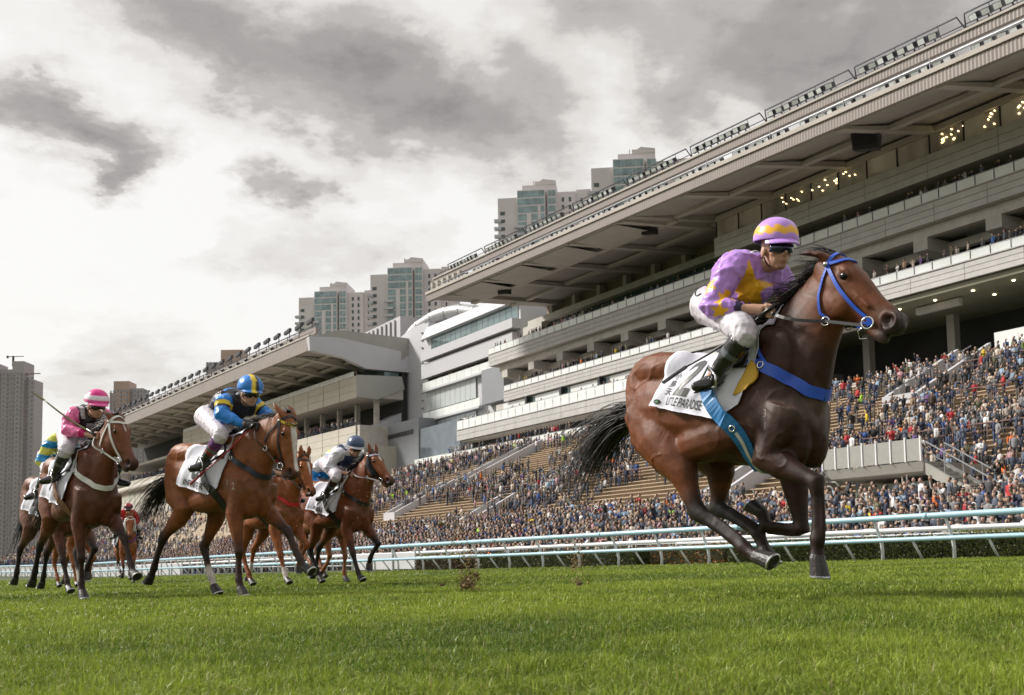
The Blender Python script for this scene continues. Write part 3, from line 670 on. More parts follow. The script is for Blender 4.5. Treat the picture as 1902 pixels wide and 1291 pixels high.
# ================================================================== HORSES
HEAD = np.array([.609, -.793]); HRZ = math.atan2(HEAD[1], HEAD[0])
coat_mats = {}
def coat(name, rough=.38):
    m = bpy.data.materials.new(name); m.use_nodes = True; t = m.node_tree; b = t.nodes['Principled BSDF']
    b.inputs['Roughness'].default_value = rough; b.inputs['Specular IOR Level'].default_value = .27
    b.inputs['Sheen Weight'].default_value = .0; b.inputs['Sheen Roughness'].default_value = .35
    tc = t.nodes.new('ShaderNodeTexCoord'); mp = t.nodes.new('ShaderNodeMapping'); mp.inputs['Scale'].default_value = (5, 10, 9); t.links.new(tc.outputs['Object'], mp.inputs[0])
    no = t.nodes.new('ShaderNodeTexNoise'); no.inputs['Scale'].default_value = 1.6; no.inputs['Detail'].default_value = 8; no.inputs['Roughness'].default_value = .7; t.links.new(mp.outputs[0], no.inputs[0])
    mr = t.nodes.new('ShaderNodeMapRange'); mr.inputs[1].default_value = .3; mr.inputs[2].default_value = .72; mr.inputs[3].default_value = .68; mr.inputs[4].default_value = 1.3; t.links.new(no.outputs[0], mr.inputs[0])
    a = t.nodes.new('ShaderNodeAttribute'); a.attribute_name = 'Col'
    mx = t.nodes.new('ShaderNodeMix'); mx.data_type = 'RGBA'; mx.blend_type = 'MULTIPLY'; mx.inputs[0].default_value = 1
    t.links.new(a.outputs['Color'], mx.inputs[6]); t.links.new(mr.outputs[0], mx.inputs[7]); t.links.new(mx.outputs[2], b.inputs['Base Color'])
    r2 = t.nodes.new('ShaderNodeMapRange'); r2.inputs[3].default_value = rough-.06; r2.inputs[4].default_value = rough+.2; t.links.new(no.outputs[0], r2.inputs[0]); t.links.new(r2.outputs[0], b.inputs['Roughness'])
    # hair lie and veins
    n2 = t.nodes.new('ShaderNodeTexNoise'); n2.inputs['Scale'].default_value = 60; n2.inputs['Detail'].default_value = 5; n2.inputs['Roughness'].default_value = .7; t.links.new(mp.outputs[0], n2.inputs[0])
    n3 = t.nodes.new('ShaderNodeTexNoise'); n3.inputs['Scale'].default_value = 3.2; n3.inputs['Detail'].default_value = 3; n3.inputs['Distortion'].default_value = 1.2; t.links.new(tc.outputs['Object'], n3.inputs[0])
    n3.inputs['Scale'].default_value = 5
    ad = t.nodes.new('ShaderNodeMath'); ad.operation = 'MULTIPLY_ADD'; ad.inputs[1].default_value = .16; t.links.new(n2.outputs[0], ad.inputs[0]); t.links.new(n3.outputs[0], ad.inputs[2])
    bp = t.nodes.new('ShaderNodeBump'); bp.inputs['Strength'].default_value = .34; bp.inputs['Distance'].default_value = .03; t.links.new(ad.outputs[0], bp.inputs['Height']); t.links.new(bp.outputs[0], b.inputs['Normal'])
    return m
coat_m = coat('horse_coat')
hair_m = mat('black_horse_hair', (.014, .011, .010), .42, var=.3, scale=6)
hoof_m = mat('hoof_horn', (.022, .018, .016), .45, var=.35, scale=14, bump=.2, bscale=50)
shoe_m = mat('horseshoe_aluminium', (.55, .56, .58), .3, .9)
eye_m = mat('horse_eye', (.006, .004, .003), .10, spec=.35)
metal_m = mat('polished_metal', (.65, .65, .66), .18, 1.0)

def rotpt(p, c, a):
    """turn points in the x-z plane about c; positive lifts the nose"""
    p = np.asarray(p, float); q = p.copy(); x = p[..., 0]-c[0]; z = p[..., 2]-c[1]
    q[..., 0] = c[0]+x*math.cos(a)-z*math.sin(a); q[..., 2] = c[1]+x*math.sin(a)+z*math.cos(a); return q
def yaw(p, c, a):
    p = np.asarray(p, float); q = p.copy(); x = p[..., 0]-c[0]; y = p[..., 1]-c[1]
    q[..., 0] = c[0]+x*math.cos(a)-y*math.sin(a); q[..., 1] = c[1]+x*math.sin(a)+y*math.cos(a); return q

HD_O = np.array([.49, 0, 1.80]); HD_T = np.array([.659, 0, -.752]); HD_S = np.array([.752, 0, .659])
class HorsePose:
    """neck lift (rad), head lift, head yaw and the four legs as joint lists"""
    def __init__(s, neck=0, head=0, yw=0, legs=None, head_scale=1.0): s.neck = neck; s.head = head; s.yw = yw; s.legs = legs; s.hs = head_scale
    def neckp(s, p, w):
        p = rotpt(p, (.10, 1.25), s.neck*w); return yaw(p, (.15, 0), s.yw*.5*w)
    def hd(s, t, sd, y):
        """head point: t along the face, sd forward of it, y sideways (+ = left)"""
        t = np.asarray(t, float)*s.hs; sd = np.asarray(sd, float)*s.hs; y = np.asarray(y, float)*s.hs
        p = HD_O+np.multiply.outer(t, HD_T)+np.multiply.outer(sd, HD_S)+np.multiply.outer(y, np.array([0, 1.0, 0]))
        p = rotpt(p, (HD_O[0], HD_O[2]), s.head); p = yaw(p, (HD_O[0], 0), s.yw*.6)
        return s.neckp(p, 1.0)
def ring2(top, bot, hw, n=20, egg=0.0, ymid=0.0, pw=1.0):
    """ring through top and bottom points (x,z), half width hw; egg>0 puts the widest part low"""
    th = np.arange(n)*2*PI/n; c = np.cos(th); s_ = np.sin(th)
    top = np.array([top[0], 0, top[1]]); bot = np.array([bot[0], 0, bot[1]]); mid = (top+bot)/2; ax = (top-bot)/2
    cc = np.sign(c)*np.abs(c)**pw; ss = np.sign(s_)*np.abs(s_)**pw
    w_ = hw*ss*(1-egg*cc)
    r = mid+cc[:, None]*ax; r[:, 1] += w_+ymid; return r

def horse_shapes(P):
    S = []
    T = [(-.975, 1.24, 1.10, .06), (-.935, 1.36, 1.02, .13), (-.865, 1.45, .96, .19), (-.78, 1.515, .92, .238), (-.68, 1.535, .90, .262), (-.55, 1.51, .885, .262), (-.38, 1.462, .855, .272),
         (-.2, 1.445, .815, .275), (-.05, 1.475, .775, .262), (.06, 1.525, .752, .235), (.14, 1.52, .745, .22), (.21, 1.47, .755, .202), (.275, 1.40, .785, .178), (.33, 1.31, .84, .135), (.365, 1.18, .93, .07)]
    S.append(loft([ring2((x, zt), (x, zb), hw, 22, .10 if x < 0 else .04) for x, zt, zb, hw in T]))
    Nk = [((-.10, 1.50), (.35, .98), .165, 0), ((.02, 1.54), (.405, 1.09), .142, 0.1), ((.13, 1.615), (.445, 1.21), .118, .3), ((.25, 1.71), (.475, 1.32), .102, .55), ((.37, 1.79), (.50, 1.40), .094, .8), ((.46, 1.845), (.525, 1.455), .085, 1), ((.52, 1.862), (.56, 1.50), .08, 1)]
    S.append(loft([P.neckp(ring2(a, b, hw, 20, .08), w_) for a, b, hw, w_ in Nk]))
    # head
    Hs = [(-.07, .03, -.06, .05), (-.04, .062, -.10, .078), (.02, .084, -.135, .088), (.08, .098, -.168, .094), (.15, .100, -.180, .098), (.22, .094, -.176, .094), (.28, .086, -.150, .080), (.34, .080, -.112, .064), (.40, .079, -.082, .053), (.45, .086, -.066, .050), (.50, .088, -.05, .050), (.545, .070, -.03, .046), (.572, .045, -.01, .032)]
    rs = []
    for t, f, b, hw in Hs:
        th = np.arange(20)*2*PI/20; c = np.cos(th); s_ = np.sin(th)
        wd = hw*np.sign(s_)*np.abs(s_)**.8*(1-.22*np.maximum(-c, 0)-.12*np.maximum(c, 0)*(t > .2))
        sd = (f+b)/2+(f-b)/2*np.sign(c)*np.abs(c)**.85
        rs.append(P.hd(np.full(20, t), sd, wd))
    S.append(loft(rs))
    S.append(tube(P.hd([.34, .40, .46, .515, .545], [-.09, -.085, -.078, -.07, -.062], [0]*5), [.036, .034, .033, .036, .02], [.028, .027, .028, .03, .016], (0, 1, 0), 12))   # lower jaw and lip
    hx = P.hd([.1, .2], [0, 0], [0, 0]); ax = (hx[1]-hx[0]); ax /= np.linalg.norm(ax); az = P.hd(.1, .1, 0)-P.hd(.1, 0, 0); az /= np.linalg.norm(az); ay = np.cross(az, ax)
    A = np.array([ax, ay, az])
    for sy in (-1, 1):
        S.append(ellipsoid(P.hd(.195, -.085, sy*.060), (.105, .040, .088), A))          # cheek
        S.append(ellipsoid(P.hd(.135, .062, sy*.078), (.05, .022, .022), A))            # brow
        S.append(ellipsoid(P.hd(.26, .015, sy*.070), (.13, .012, .012), A))             # facial crest
        S.append(ellipsoid(P.hd(.505, .042, sy*.044), (.042, .020, .036), A))           # nostril wing
        S.append(ellipsoid(P.hd(.52, -.005, sy*.036), (.036, .022, .030), A))           # upper lip
        e0 = P.hd(.015, .035, sy*.050); e1 = P.hd(-.045, .035, sy*.078); e2 = P.hd(-.105, .0, sy*.094); e3 = P.hd(-.168, -.050, sy*.090)
        if P.ears_fwd: e1 = P.hd(-.045, .085, sy*.066); e2 = P.hd(-.095, .11, sy*.072); e3 = P.hd(-.145, .125, sy*.062)
        S.append(tube([e0, e1, e2, (e2+e3)/2, e3], [.034, .042, .036, .022, .005], [.022, .020, .016, .012, .005], ay if sy > 0 else -ay, 12))
    # muscles
    for sy in (-1, 1):
        def E(c, r, rot=0):
            ca, sa = math.cos(rot), math.sin(rot)
            S.append(ellipsoid((c[0], sy*c[1], c[2]), r, np.array([[ca, 0, sa], [0, 1, 0], [-sa, 0, ca]])))
        E((.15, .122, 1.22), (.15, .085, .30), -.35)       # shoulder blade
        E((.09, .160, 1.02), (.17, .070, .13), .5)         # triceps
        E((.235, .105, 1.06), (.11, .085, .19), .2)        # point of shoulder / breast
        E((.27, .07, .92), (.085, .085, .17), 0)         # pectoral
        E((-.62, .135, 1.40), (.26, .115, .12), -.12)      # gluteal
        E((-.82, .140, 1.22), (.12, .085, .26), .12)       # hamstring
        E((-.72, .170, 1.10), (.17, .085, .22), -.3)       # thigh
        E((-.57, .210, 1.40), (.06, .040, .05), 0)         # hip bone
        E((-.2, .142, .97), (.36, .13, .15), .12)          # barrel
        E((.05, .10, 1.46), (.22, .10, .07), .1)           # withers
    # legs
    for L in P.legs:
        y = L['y']; sy = np.sign(y)
        k_, f_, c_, t_ = [np.array(L[q], float) for q in ('knee' if L['fore'] else 'hock', 'fet', 'cor', 'toe')]
        u_ = (f_-k_)/np.linalg.norm(f_-k_); bk = -(t_-f_)+u_*((t_-f_)@u_); nb_ = np.linalg.norm(bk); bk = bk/nb_ if nb_ > .01 else np.array([-u_[1], u_[0]])
        if bk@np.array([-1.0, .2]) < -.6 and not L['fore']: bk = -bk
        y3 = L.get('y2', y)
        pth = [k_+(f_-k_)*a+bk*o for a, o in ((.06, .030), (.3, .038), (.65, .040), (.95, .032))]
        S.append(tube([(q[0], y+(y3-y)*(.7+.1*i), q[1]) for i, q in enumerate(pth)], [.016, .0135, .0135, .018], n=8))          # flexor tendon
        if L['fore']:
            e, k, f, c, y2 = [np.array(q, float) for q in (L['elbow'], L['knee'], L['fet'], L['cor'])]+[L.get('y2', y)]
            sh = np.array([.22, 1.13]) if 'sh' not in L else np.array(L['sh'])
            def mix(a, b, t): return a+(b-a)*t
            pts = [(sh, .12, .085, y*.86), (mix(sh, e, .5), .125, .085, y*.93), (e, .105, .078, y), (mix(e, k, .3), .084, .064, y), (mix(e, k, .6), .060, .050, y), (mix(e, k, .86), .046, .040, y), (k, .051, .045, y), (mix(k, f, .13), .043, .038, y), (mix(k, f, .26), .031, .028, y), (mix(k, f, .6), .028, .025, y), (mix(k, f, .85), .032, .029, y), (f, .044, .038, y), (mix(f, c, .45), .034, .032, y), (mix(f, c, .8), .037, .036, y), (c, .043, .043, y)]
            path = [(p[0], yy+(y2-y)*min(i/10, 1), p[1]) for i, (p, a, b, yy) in enumerate(pts)]
            S.append(tube(path, [q[2] for q in pts], [q[1] for q in pts], (0, 1, 0), 14))
        else:
            h, s_, k, f, c, y2 = [np.array(q, float) for q in ((-.79, 1.22), L['stifle'], L['hock'], L['fet'], L['cor'])]+[L.get('y2', y)]
            def mix(a, b, t): return a+(b-a)*t
            pk = mix(h, s_, .62)+np.array([-.05, 0])
            pts = [(h, .20, .095, y*.8), (pk, .175, .11, y*.95), (s_+np.array([-.03, 0]), .128, .092, y), (mix(s_, k, .3), .094, .072, y), (mix(s_, k, .6), .066, .052, y), (mix(s_, k, .85), .052, .042, y), (k, .060, .044, y), (mix(k, f, .12), .052, .040, y), (mix(k, f, .28), .036, .031, y), (mix(k, f, .6), .031, .027, y), (mix(k, f, .86), .035, .031, y), (f, .046, .039, y), (mix(f, c, .45), .036, .033, y), (mix(f, c, .8), .038, .037, y), (c, .044, .044, y)]
            path = [(p[0], yy+(y2-y)*min(i/10, 1), p[1]) for i, (p, a, b, yy) in enumerate(pts)]
            S.append(tube(path, [q[2] for q in pts], [q[1] for q in pts], (0, 1, 0), 14))
            u = (k-f)/np.linalg.norm(k-f); q = k+u*.055; yh = y+(y2-y)*.6; gd = (k-s_)/np.linalg.norm(k-s_)
            S.append(ellipsoid((q[0]+gd[0]*.03, yh, q[1]+gd[1]*.03), (.034, .028, .038)))               # point of hock
            S.append(tube([(mix(s_, k, .5)[0]-u[0]*0+ (u[0]*.04), y+(y2-y)*.4, mix(s_, k, .5)[1]+u[1]*.04), (q[0]+gd[0]*.02, yh, q[1]+gd[1]*.02)], .016, n=8))  # tendon
    return S
def strands(name, roots, dirs, lens, m, parent, rad=.004, segs_=6, droop=.5, wav=.03, jit=.2, seed=1, curl=None):
    rg = np.random.default_rng(seed); mb = MB(); n = len(roots)
    for i in range(n):
        p = np.array(roots[i], float); d = np.array(dirs[i], float)+rg.normal(0, jit, 3); d /= np.linalg.norm(d); L = lens[i]; pts = [p]; ph = rg.uniform(0, 6.28, 3)
        for k in range(1, segs_+1):
            d = d+np.array([0, 0, -droop/segs_])+wav*np.sin(ph+k*1.3); d /= np.linalg.norm(d); p = p+d*L/segs_; pts.append(p)
        rr = rad*np.linspace(1.0, .12, segs_+1)
        mb.tube(pts, rr, 3, cap=False)
    o = mb.build(name, m, parent, True); return tag(o, kind=None)

def make_horse(loc, P, col, label, voxel=.014, rz=HRZ, seed=0, blaze=None, socks=(), detail=1, group='racehorses in the field', tail_up=.5, tail_n=260, dirty=0.0):
    root = empty('racehorse', loc, rz, label, 'horse', group)
    me = remesh(horse_shapes(P), voxel, 6 if voxel < .012 else 5, .55)
    # dark nostrils and mouth line pressed in, slight muscle relief
    v = coords(me); nr = normals(me)
    v += nr*(vnoise(v*np.array([1, 1.4, 1]), 7, 2)*.004)[:, None]
    vn = vnoise(v*np.array([1.0, 1.6, 1.3])+3.3, 5.5, 2); vein = np.exp(-np.abs(vn)/.055)*np.clip(sstep(-.45, -.62, v[:, 0])+.7*sstep(.35, .15, np.abs(v[:, 0]-.1))*sstep(1.35, 1.15, v[:, 2]), 0, 1)*sstep(.55, .75, v[:, 2])
    mus = vnoise(v*np.array([1.3, 1.6, .8])+9, 3.2, 2); v += nr*((vein*.0065+mus*.011*sstep(.5, .8, v[:, 2])*(v[:, 2] < 1.75)*(v[:, 0] < .5)))[:, None]*(1.0 if voxel < .012 else .8)
    nost = np.zeros(len(v)); lipd = np.zeros(len(v))
    for sy in (-1, 1):
        c = P.hd(.500, .034, sy*.058); d = np.linalg.norm(v-c, axis=1); w_ = np.exp(-(d/.036)**4); rim = np.exp(-((d-.044)/.010)**2); v += nr*(rim*.006)[:, None]; nost = np.maximum(nost, w_)
        a, b = P.hd(.445, -.035, sy*.055), P.hd(.56, -.035, sy*.03); d, _ = seg_dist(v, a, b); lw = np.exp(-(d/.008)**2); lipd = np.maximum(lipd, lw)
    for sy in (-1, 1):
        d = np.linalg.norm(v-P.hd(.150, .040, sy*.098), axis=1); v += nr*(.002*np.exp(-((d-.036)/.010)**2)-.004*np.exp(-(d/.022)**2))[:, None]
    v -= nr*(nost*.030)[:, None]; v -= nr*(lipd*.007)[:, None]
    setco(me, v)
    # colours of the coat
    base, dark = np.array(col['base']), np.array(col['dark'])
    k = vnoise(v, 3.0, 3)
    C = base[None]*(1+.22*k[:, None])
    legw = np.zeros(len(v))
    for i, L in enumerate(P.legs):
        y2 = L.get('y2', L['y']); j = ('knee' if L['fore'] else 'hock'); up = 'elbow' if L['fore'] else 'stifle'
        q = lambda nme, yy: np.array([L[nme][0], yy, L[nme][1]])
        A_, B_, F_, C_ = q(up, L['y']), q(j, (L['y']+y2)/2), q('fet', y2), q('cor', y2)
        d1, t1 = seg_dist(v, A_, B_); d2, t2 = seg_dist(v, B_, F_); d3, t3 = seg_dist(v, F_, C_)
        near = np.minimum(np.minimum(d2, d3), d1)
        mine = near < .13
        par = np.where(d1 <= np.minimum(d2, d3), t1, np.where(d2 <= d3, 1+t2, 2+t3))
        wgt = sstep(.40, 1.05, par+.25*k)*mine*(near < .10)
        legw = np.maximum(legw, wgt*col.get('legs', 1))
        if i in socks:
            sk = sstep(1.55, 1.7, par+.08*k)*mine*(near < .09)
            legw *= (1-sk); C = C*(1-sk[:, None])+np.array([.55, .50, .45])*sk[:, None]
            socked = sk
    C = C*(1-legw[:, None])+np.array(col.get('leg', (.012, .010, .010)))[None]*legw[:, None]
    # darker forehand, crest and muzzle where this horse has them
    fore = sstep(-.55, .15, v[:, 0]+.15*k)*(1-sstep(1.9, 2.2, v[:, 2]))*col.get('fore', 0)
    C = C*(1-fore[:, None])+dark[None]*fore[:, None]*1.0
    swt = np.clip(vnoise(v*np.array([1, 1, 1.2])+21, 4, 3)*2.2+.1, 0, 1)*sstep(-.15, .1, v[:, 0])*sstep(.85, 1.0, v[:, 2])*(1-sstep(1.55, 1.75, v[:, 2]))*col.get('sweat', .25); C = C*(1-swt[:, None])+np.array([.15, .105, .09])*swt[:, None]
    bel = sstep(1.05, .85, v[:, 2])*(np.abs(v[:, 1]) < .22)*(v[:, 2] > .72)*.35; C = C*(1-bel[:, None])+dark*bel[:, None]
    mz = np.exp(-(np.linalg.norm(v-P.hd(.53, .01, 0), axis=1)/.085)**4); C = C*(1-.88*mz[:, None])+np.array([.022, .019, .019])*.88*mz[:, None]
    for sy in (-1, 1):
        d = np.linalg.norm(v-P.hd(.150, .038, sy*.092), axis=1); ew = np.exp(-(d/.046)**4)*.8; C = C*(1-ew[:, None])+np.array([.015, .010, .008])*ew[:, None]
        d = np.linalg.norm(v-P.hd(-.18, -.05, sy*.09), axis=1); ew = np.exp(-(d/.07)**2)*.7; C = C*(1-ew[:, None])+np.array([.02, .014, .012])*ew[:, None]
    C = C*(1-.97*np.clip(nost*1.3, 0, 1)[:, None])+np.array([.05, .010, .006])*(.35*nost[:, None]); C *= (1-.8*lipd[:, None])
    lo = np.exp(-(np.linalg.norm(v-P.hd(.50, -.085, 0), axis=1)/.05)**4)*.7; C = C*(1-lo[:, None])+np.array([.10, .085, .08])*lo[:, None]
    if col.get('headcol') is not None:
        hw = np.exp(-(np.linalg.norm(v-P.hd(.2, -.02, 0), axis=1)/.30)**6)*(1-mz); hc = np.array(col['headcol'])*(1+.25*k[:, None]); C = C*(1-hw[:, None])+hc*hw[:, None]
    if blaze:
        a, b = P.hd(blaze[0], .11, 0), P.hd(blaze[1], .11, 0); d, t = seg_dist(v, a, b); frontness = (nr@((P.hd(.2, .1, 0)-P.hd(.2, 0, 0))/.1))
        bw = (1-sstep(blaze[2]*.8, blaze[2]*1.15, d+.012*k+.008*t*0))*sstep(.1, .35, frontness); C = C*(1-bw[:, None])+np.array([.62, .58, .55])*bw[:, None]
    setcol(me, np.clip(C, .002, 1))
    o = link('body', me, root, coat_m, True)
    # hooves with shoes
    for i, L in enumerate(P.legs):
        y2 = L.get('y2', L['y']); c = np.array([L['cor'][0], y2, L['cor'][1]]); t = np.array([L['toe'][0], y2, L['toe'][1]]); ax = t-c; ln = np.linalg.norm(ax); ax /= ln
        fw = np.cross((0, 1, 0), ax); flip = L.get('flip', 1); fw = fw*flip
        rings = []
        for s_, r_, sh in ((-.2, .038, 0), (0.02, .045, 0), (.5, .050, .010), (1.0, .056, .020)):
            th = np.arange(16)*2*PI/16; rr = r_*(1+.08*np.cos(th)*(s_ > .3)); back = np.where(np.cos(th) < -.5, .85, 1)
            ctr = c+ax*ln*s_+fw*sh; rings.append(ctr+(np.cos(th)*rr*back)[:, None]*fw+(np.sin(th)*rr*.92)[:, None]*np.array([0, 1.0, 0]))
        ho = MB().add(*loft(rings)).build('hoof', hoof_m, root, False)
        if detail:
            th = np.linspace(-2.3, 2.3, 18); ctr = c+ax*ln*1.04+fw*.028
            MB().add(*tube([ctr+math.cos(a)*.050*fw+math.sin(a)*.047*np.array([0, 1.0, 0]) for a in th], .008, .006, ax, 6)).build('horseshoe', shoe_m, ho)
    for sy in (-1, 1):
        MB().add(*ellipsoid(P.hd(.151, .040, sy*.084), (.026, .017, .021), n=14, m=10)).build('eye', eye_m, root, True)
        if P.ears_fwd or True:
            pass
    rg = np.random.default_rng(seed+5)
    # mane, forelock, tail
    roots, dirs, lens = [], [], []
    crest = [((-.04, 1.53), 0.05), ((.02, 1.545), .1), ((.13, 1.62), .3), ((.25, 1.715), .55), ((.37, 1.795), .8), ((.47, 1.85), 1.0)]
    cp = np.array([c for c, _ in crest]); cw = np.array([w_ for _, w_ in crest])
    for i in range(int(420*(1 if detail else .5))):
        u = rg.uniform(.3, 5); a = int(min(u, 4)); f = u-a; p = cp[a]*(1-f)+cp[a+1]*f; w_ = cw[a]*(1-f)+cw[a+1]*f
        roots.append(P.neckp(np.array([p[0], rg.normal(0, .014), p[1]-.012]), w_)); dirs.append((-1.0, rg.normal(-.05, .45), .22)); lens.append(rg.uniform(.08, .20))
    for i in range(60):
        roots.append(P.hd(-.05+rg.uniform(-.03, .03), .06, rg.normal(0, .02))); dirs.append((-.9, rg.normal(0, .3), .3)); lens.append(rg.uniform(.08, .15))
    strands('mane', roots, dirs, lens, col.get('hair', hair_m), root, .0055 if detail else .008, 5, .5, .10, .16, seed)
    roots, dirs, lens = [], [], []
    for i in range(tail_n):
        roots.append((-.955+rg.uniform(-.02, .02), rg.normal(0, .02), 1.20+rg.normal(0, .03))); dirs.append((-1.0, rg.normal(.0, .13), tail_up+rg.normal(0, .13))); lens.append(rg.uniform(.45, .95)**1.0)
    strands('tail', roots, dirs, lens, col.get('hair', hair_m), root, .0048 if detail else .008, 9, 1.35, .07, .07, seed+1)
    MB().tube([(-.88, 0, 1.28), (-.95, 0, 1.24), (-1.04, 0, 1.18), (-1.11, 0, 1.10)], [.045, .042, .034, .016], n=10).build('tail_dock', col.get('hair', hair_m), root, True)
    return root

# ------------------------------------------------------------------ surface lookup on a horse body, for tack that follows it
from mathutils.bvhtree import BVHTree
class Skin:
    def __init__(s, root):
        me = [c for c in root.children if c.name.startswith('body')][0].data
        s.t = BVHTree.FromPolygons([tuple(q) for q in coords(me)], [tuple(p.vertices) for p in me.polygons])
    def side(s, x, z, sy, off=.006):
        """point of the flank at (x,z), seen from side sy"""
        h = s.t.ray_cast(Vector((x, sy*1.5, z)), Vector((0, -sy, 0)))
        if h[0] is None: 
            q = s.t.find_nearest(Vector((x, sy*.2, z))); return np.array(q[0])+np.array(q[1])*off, np.array(q[1])
        return np.array(h[0])+np.array(h[1])*off, np.array(h[1])
    def near(s, p, off=.006):
        q = s.t.find_nearest(Vector(p)); return np.array(q[0])+np.array(q[1])*off, np.array(q[1])
    def around(s, x, ang, zc=1.15, off=.006, lean=0.0):
        """point on the trunk in the plane x (leaning), at angle ang from the top, + towards the left"""
        d = Vector((lean*-math.cos(ang), math.sin(ang), math.cos(ang))); o_ = Vector((x, 0, zc))+d*1.2
        h = s.t.ray_cast(o_, -d)
        if h[0] is None: return np.array(Vector((x, 0, zc))+d*.3), np.array(d)
        return np.array(h[0])+np.array(h[1])*off, np.array(h[1])
def strap(skin, pts, w_, m, parent, name, off=.008, th=.003, fit=True, sub=8):
    P_ = []; Nn = []
    pts = [np.asarray(p, float) for p in pts]
    for a, b in zip(pts[:-1], pts[1:]):
        for t in np.linspace(0, 1, sub, endpoint=False): P_.append(a+(b-a)*t)
    P_.append(pts[-1]); Q = []
    for p in P_:
        q, n_ = skin.near(p, off)
        Q.append(q if fit else p); Nn.append(n_)
    Q = np.array(Q); Nn = np.array(Nn)
    for _ in range(2):
        Q[1:-1] = (Q[:-2]+2*Q[1:-1]+Q[2:])/4; Nn[1:-1] = (Nn[:-2]+2*Nn[1:-1]+Nn[2:])/4
    return MB().add(*ribbon(Q, w_, Nn, th)).build(name, m, parent, False)
def ring(c, r, nrm, m, parent, name, tr=.005):
    nrm = np.asarray(nrm, float); nrm /= np.linalg.norm(nrm); a = np.cross(nrm, (0, 0, 1.0)); a /= np.linalg.norm(a); b = np.cross(nrm, a)
    th = np.linspace(0, 2*PI, 21); return MB().tube([np.asarray(c)+r*(math.cos(t)*a+math.sin(t)*b) for t in th], tr, 6, cap=False).build(name, m, parent, True)
def bridle(root, P, skin, m, m_rein, hand=None, brow=None, detail=1, w_=.020, nose=None, sheep=None):
    br = empty('bridle'); br.parent = root; tag(br)
    MBx = MB()
    for sy in (-1, 1):
        st = P.hd(.025, .02, sy*.09); bit = P.hd(.435, -.045, sy*.068); crown = P.hd(-.005, .085, sy*.03)
        strap(skin, [P.hd(-.02, .085, 0), P.hd(.0, .07, sy*.05), st, P.hd(.18, -.02, sy*.1), P.hd(.32, -.04, sy*.08), bit], w_, m, br, 'cheekpiece')
        strap(skin, [P.hd(.035, .015, sy*.09), P.hd(.10, -.12, sy*.09), P.hd(.17, -.19, sy*.05), P.hd(.18, -.19, 0)], w_*.75, m, br, 'throat_strap')
        strap(skin, [P.hd(.085, .105, 0), P.hd(.06, .07, sy*.07), st], w_*1.05, brow or m, br, 'browband')
        if detail:
            ring(bit+np.array([0, sy*.014, 0]), .030, (.25, sy, 0), metal_m, br, 'bit_ring', .0055)
            n_ = P.hd(.2, 0, sy*.1)-P.hd(.2, 0, 0)
            MB().add(*ellipsoid(st+n_*.12, (.014, .014, .014), n=10, m=6)).build('rosette', metal_m, br, True)
        strap(skin, [bit, P.hd(.37, -.12, sy*.05), P.hd(.33, -.165, 0)], w_*1.4, nose or m, br, 'chin_strap')
        if nose is not None: strap(skin, [P.hd(.36, .09, 0), P.hd(.37, .04, sy*.06), bit], w_*1.5, nose, br, 'noseband')
        if hand is not None:
            h = np.array(hand, float).copy(); h[1] = sy*abs(h[1]); a = bit+np.array([-.01, sy*.012, -.012])
            mid = (a+h)/2+np.array([0, sy*.07, -.03]); p0 = P.hd(.24, -.19, sy*.10)
            pts = [a+(p0-a)*t for t in np.linspace(0, 1, 6, endpoint=False)]+[p0+(h-p0)*t+np.array([0, sy*.05*math.sin(PI*t), -.02*math.sin(PI*t)]) for t in np.linspace(0, 1, 9)]
            MB().add(*ribbon(pts, .016, (0, sy, .15), .003)).build('rein', m_rein, br)
            if detail: ring(p0, .022, (.2, sy, 0), metal_m, br, 'rein_ring', .004)
    return br
LEGS_MAIN = [
    dict(fore=True, y=-.16, y2=-.16, sh=(.25, 1.08), elbow=(.15, .80), knee=(.455, .655), fet=(.445, .36), cor=(.438, .265), toe=(.425, .175), flip=-1),
    dict(fore=True, y=.15, y2=.15, elbow=(.06, .80), knee=(.115, .425), fet=(-.135, .452), cor=(-.168, .535), toe=(-.215, .595), flip=-1),
    dict(fore=False, y=-.17, y2=-.16, stifle=(-.51, .86), hock=(-.375, .54), fet=(-.045, .33), cor=(.045, .275), toe=(.135, .222), flip=-1),
    dict(fore=False, y=.16, y2=.15, stifle=(-.46, .86), hock=(-.50, .575), fet=(-.195, .41), cor=(-.155, .315), toe=(-.125, .225), flip=-1)]
# ================================================================== RIDERS
blk = mat('black_leather', (.012, .011, .011), .35, var=.2)
skin_m = mat('skin', (.42, .23, .15), .5, attr='Col', var=.06, scale=20)
cloth_m = mat('silk_cloth', (.5, .5, .5), .36, attr='Col', var=.08, scale=9, bump=.12, bscale=22, spec=.4)
breech_m = mat('white_breeches', (.56, .52, .575), .55, var=.06, scale=6, bump=.25, bscale=16)
boot_m = mat('black_boot', (.012, .012, .013), .16, var=.2, coat=.5, attr='Col')
goggle_m = mat('goggle_lens', (.01, .012, .03), .05, coat=1, spec=.9)
helm_m = mat('cap_silk', (.5, .5, .5), .32, attr='Col', var=.06, scale=12, bump=.05, bscale=30)
saddle_m = mat('saddle_leather', (.016, .015, .015), .3, var=.2)

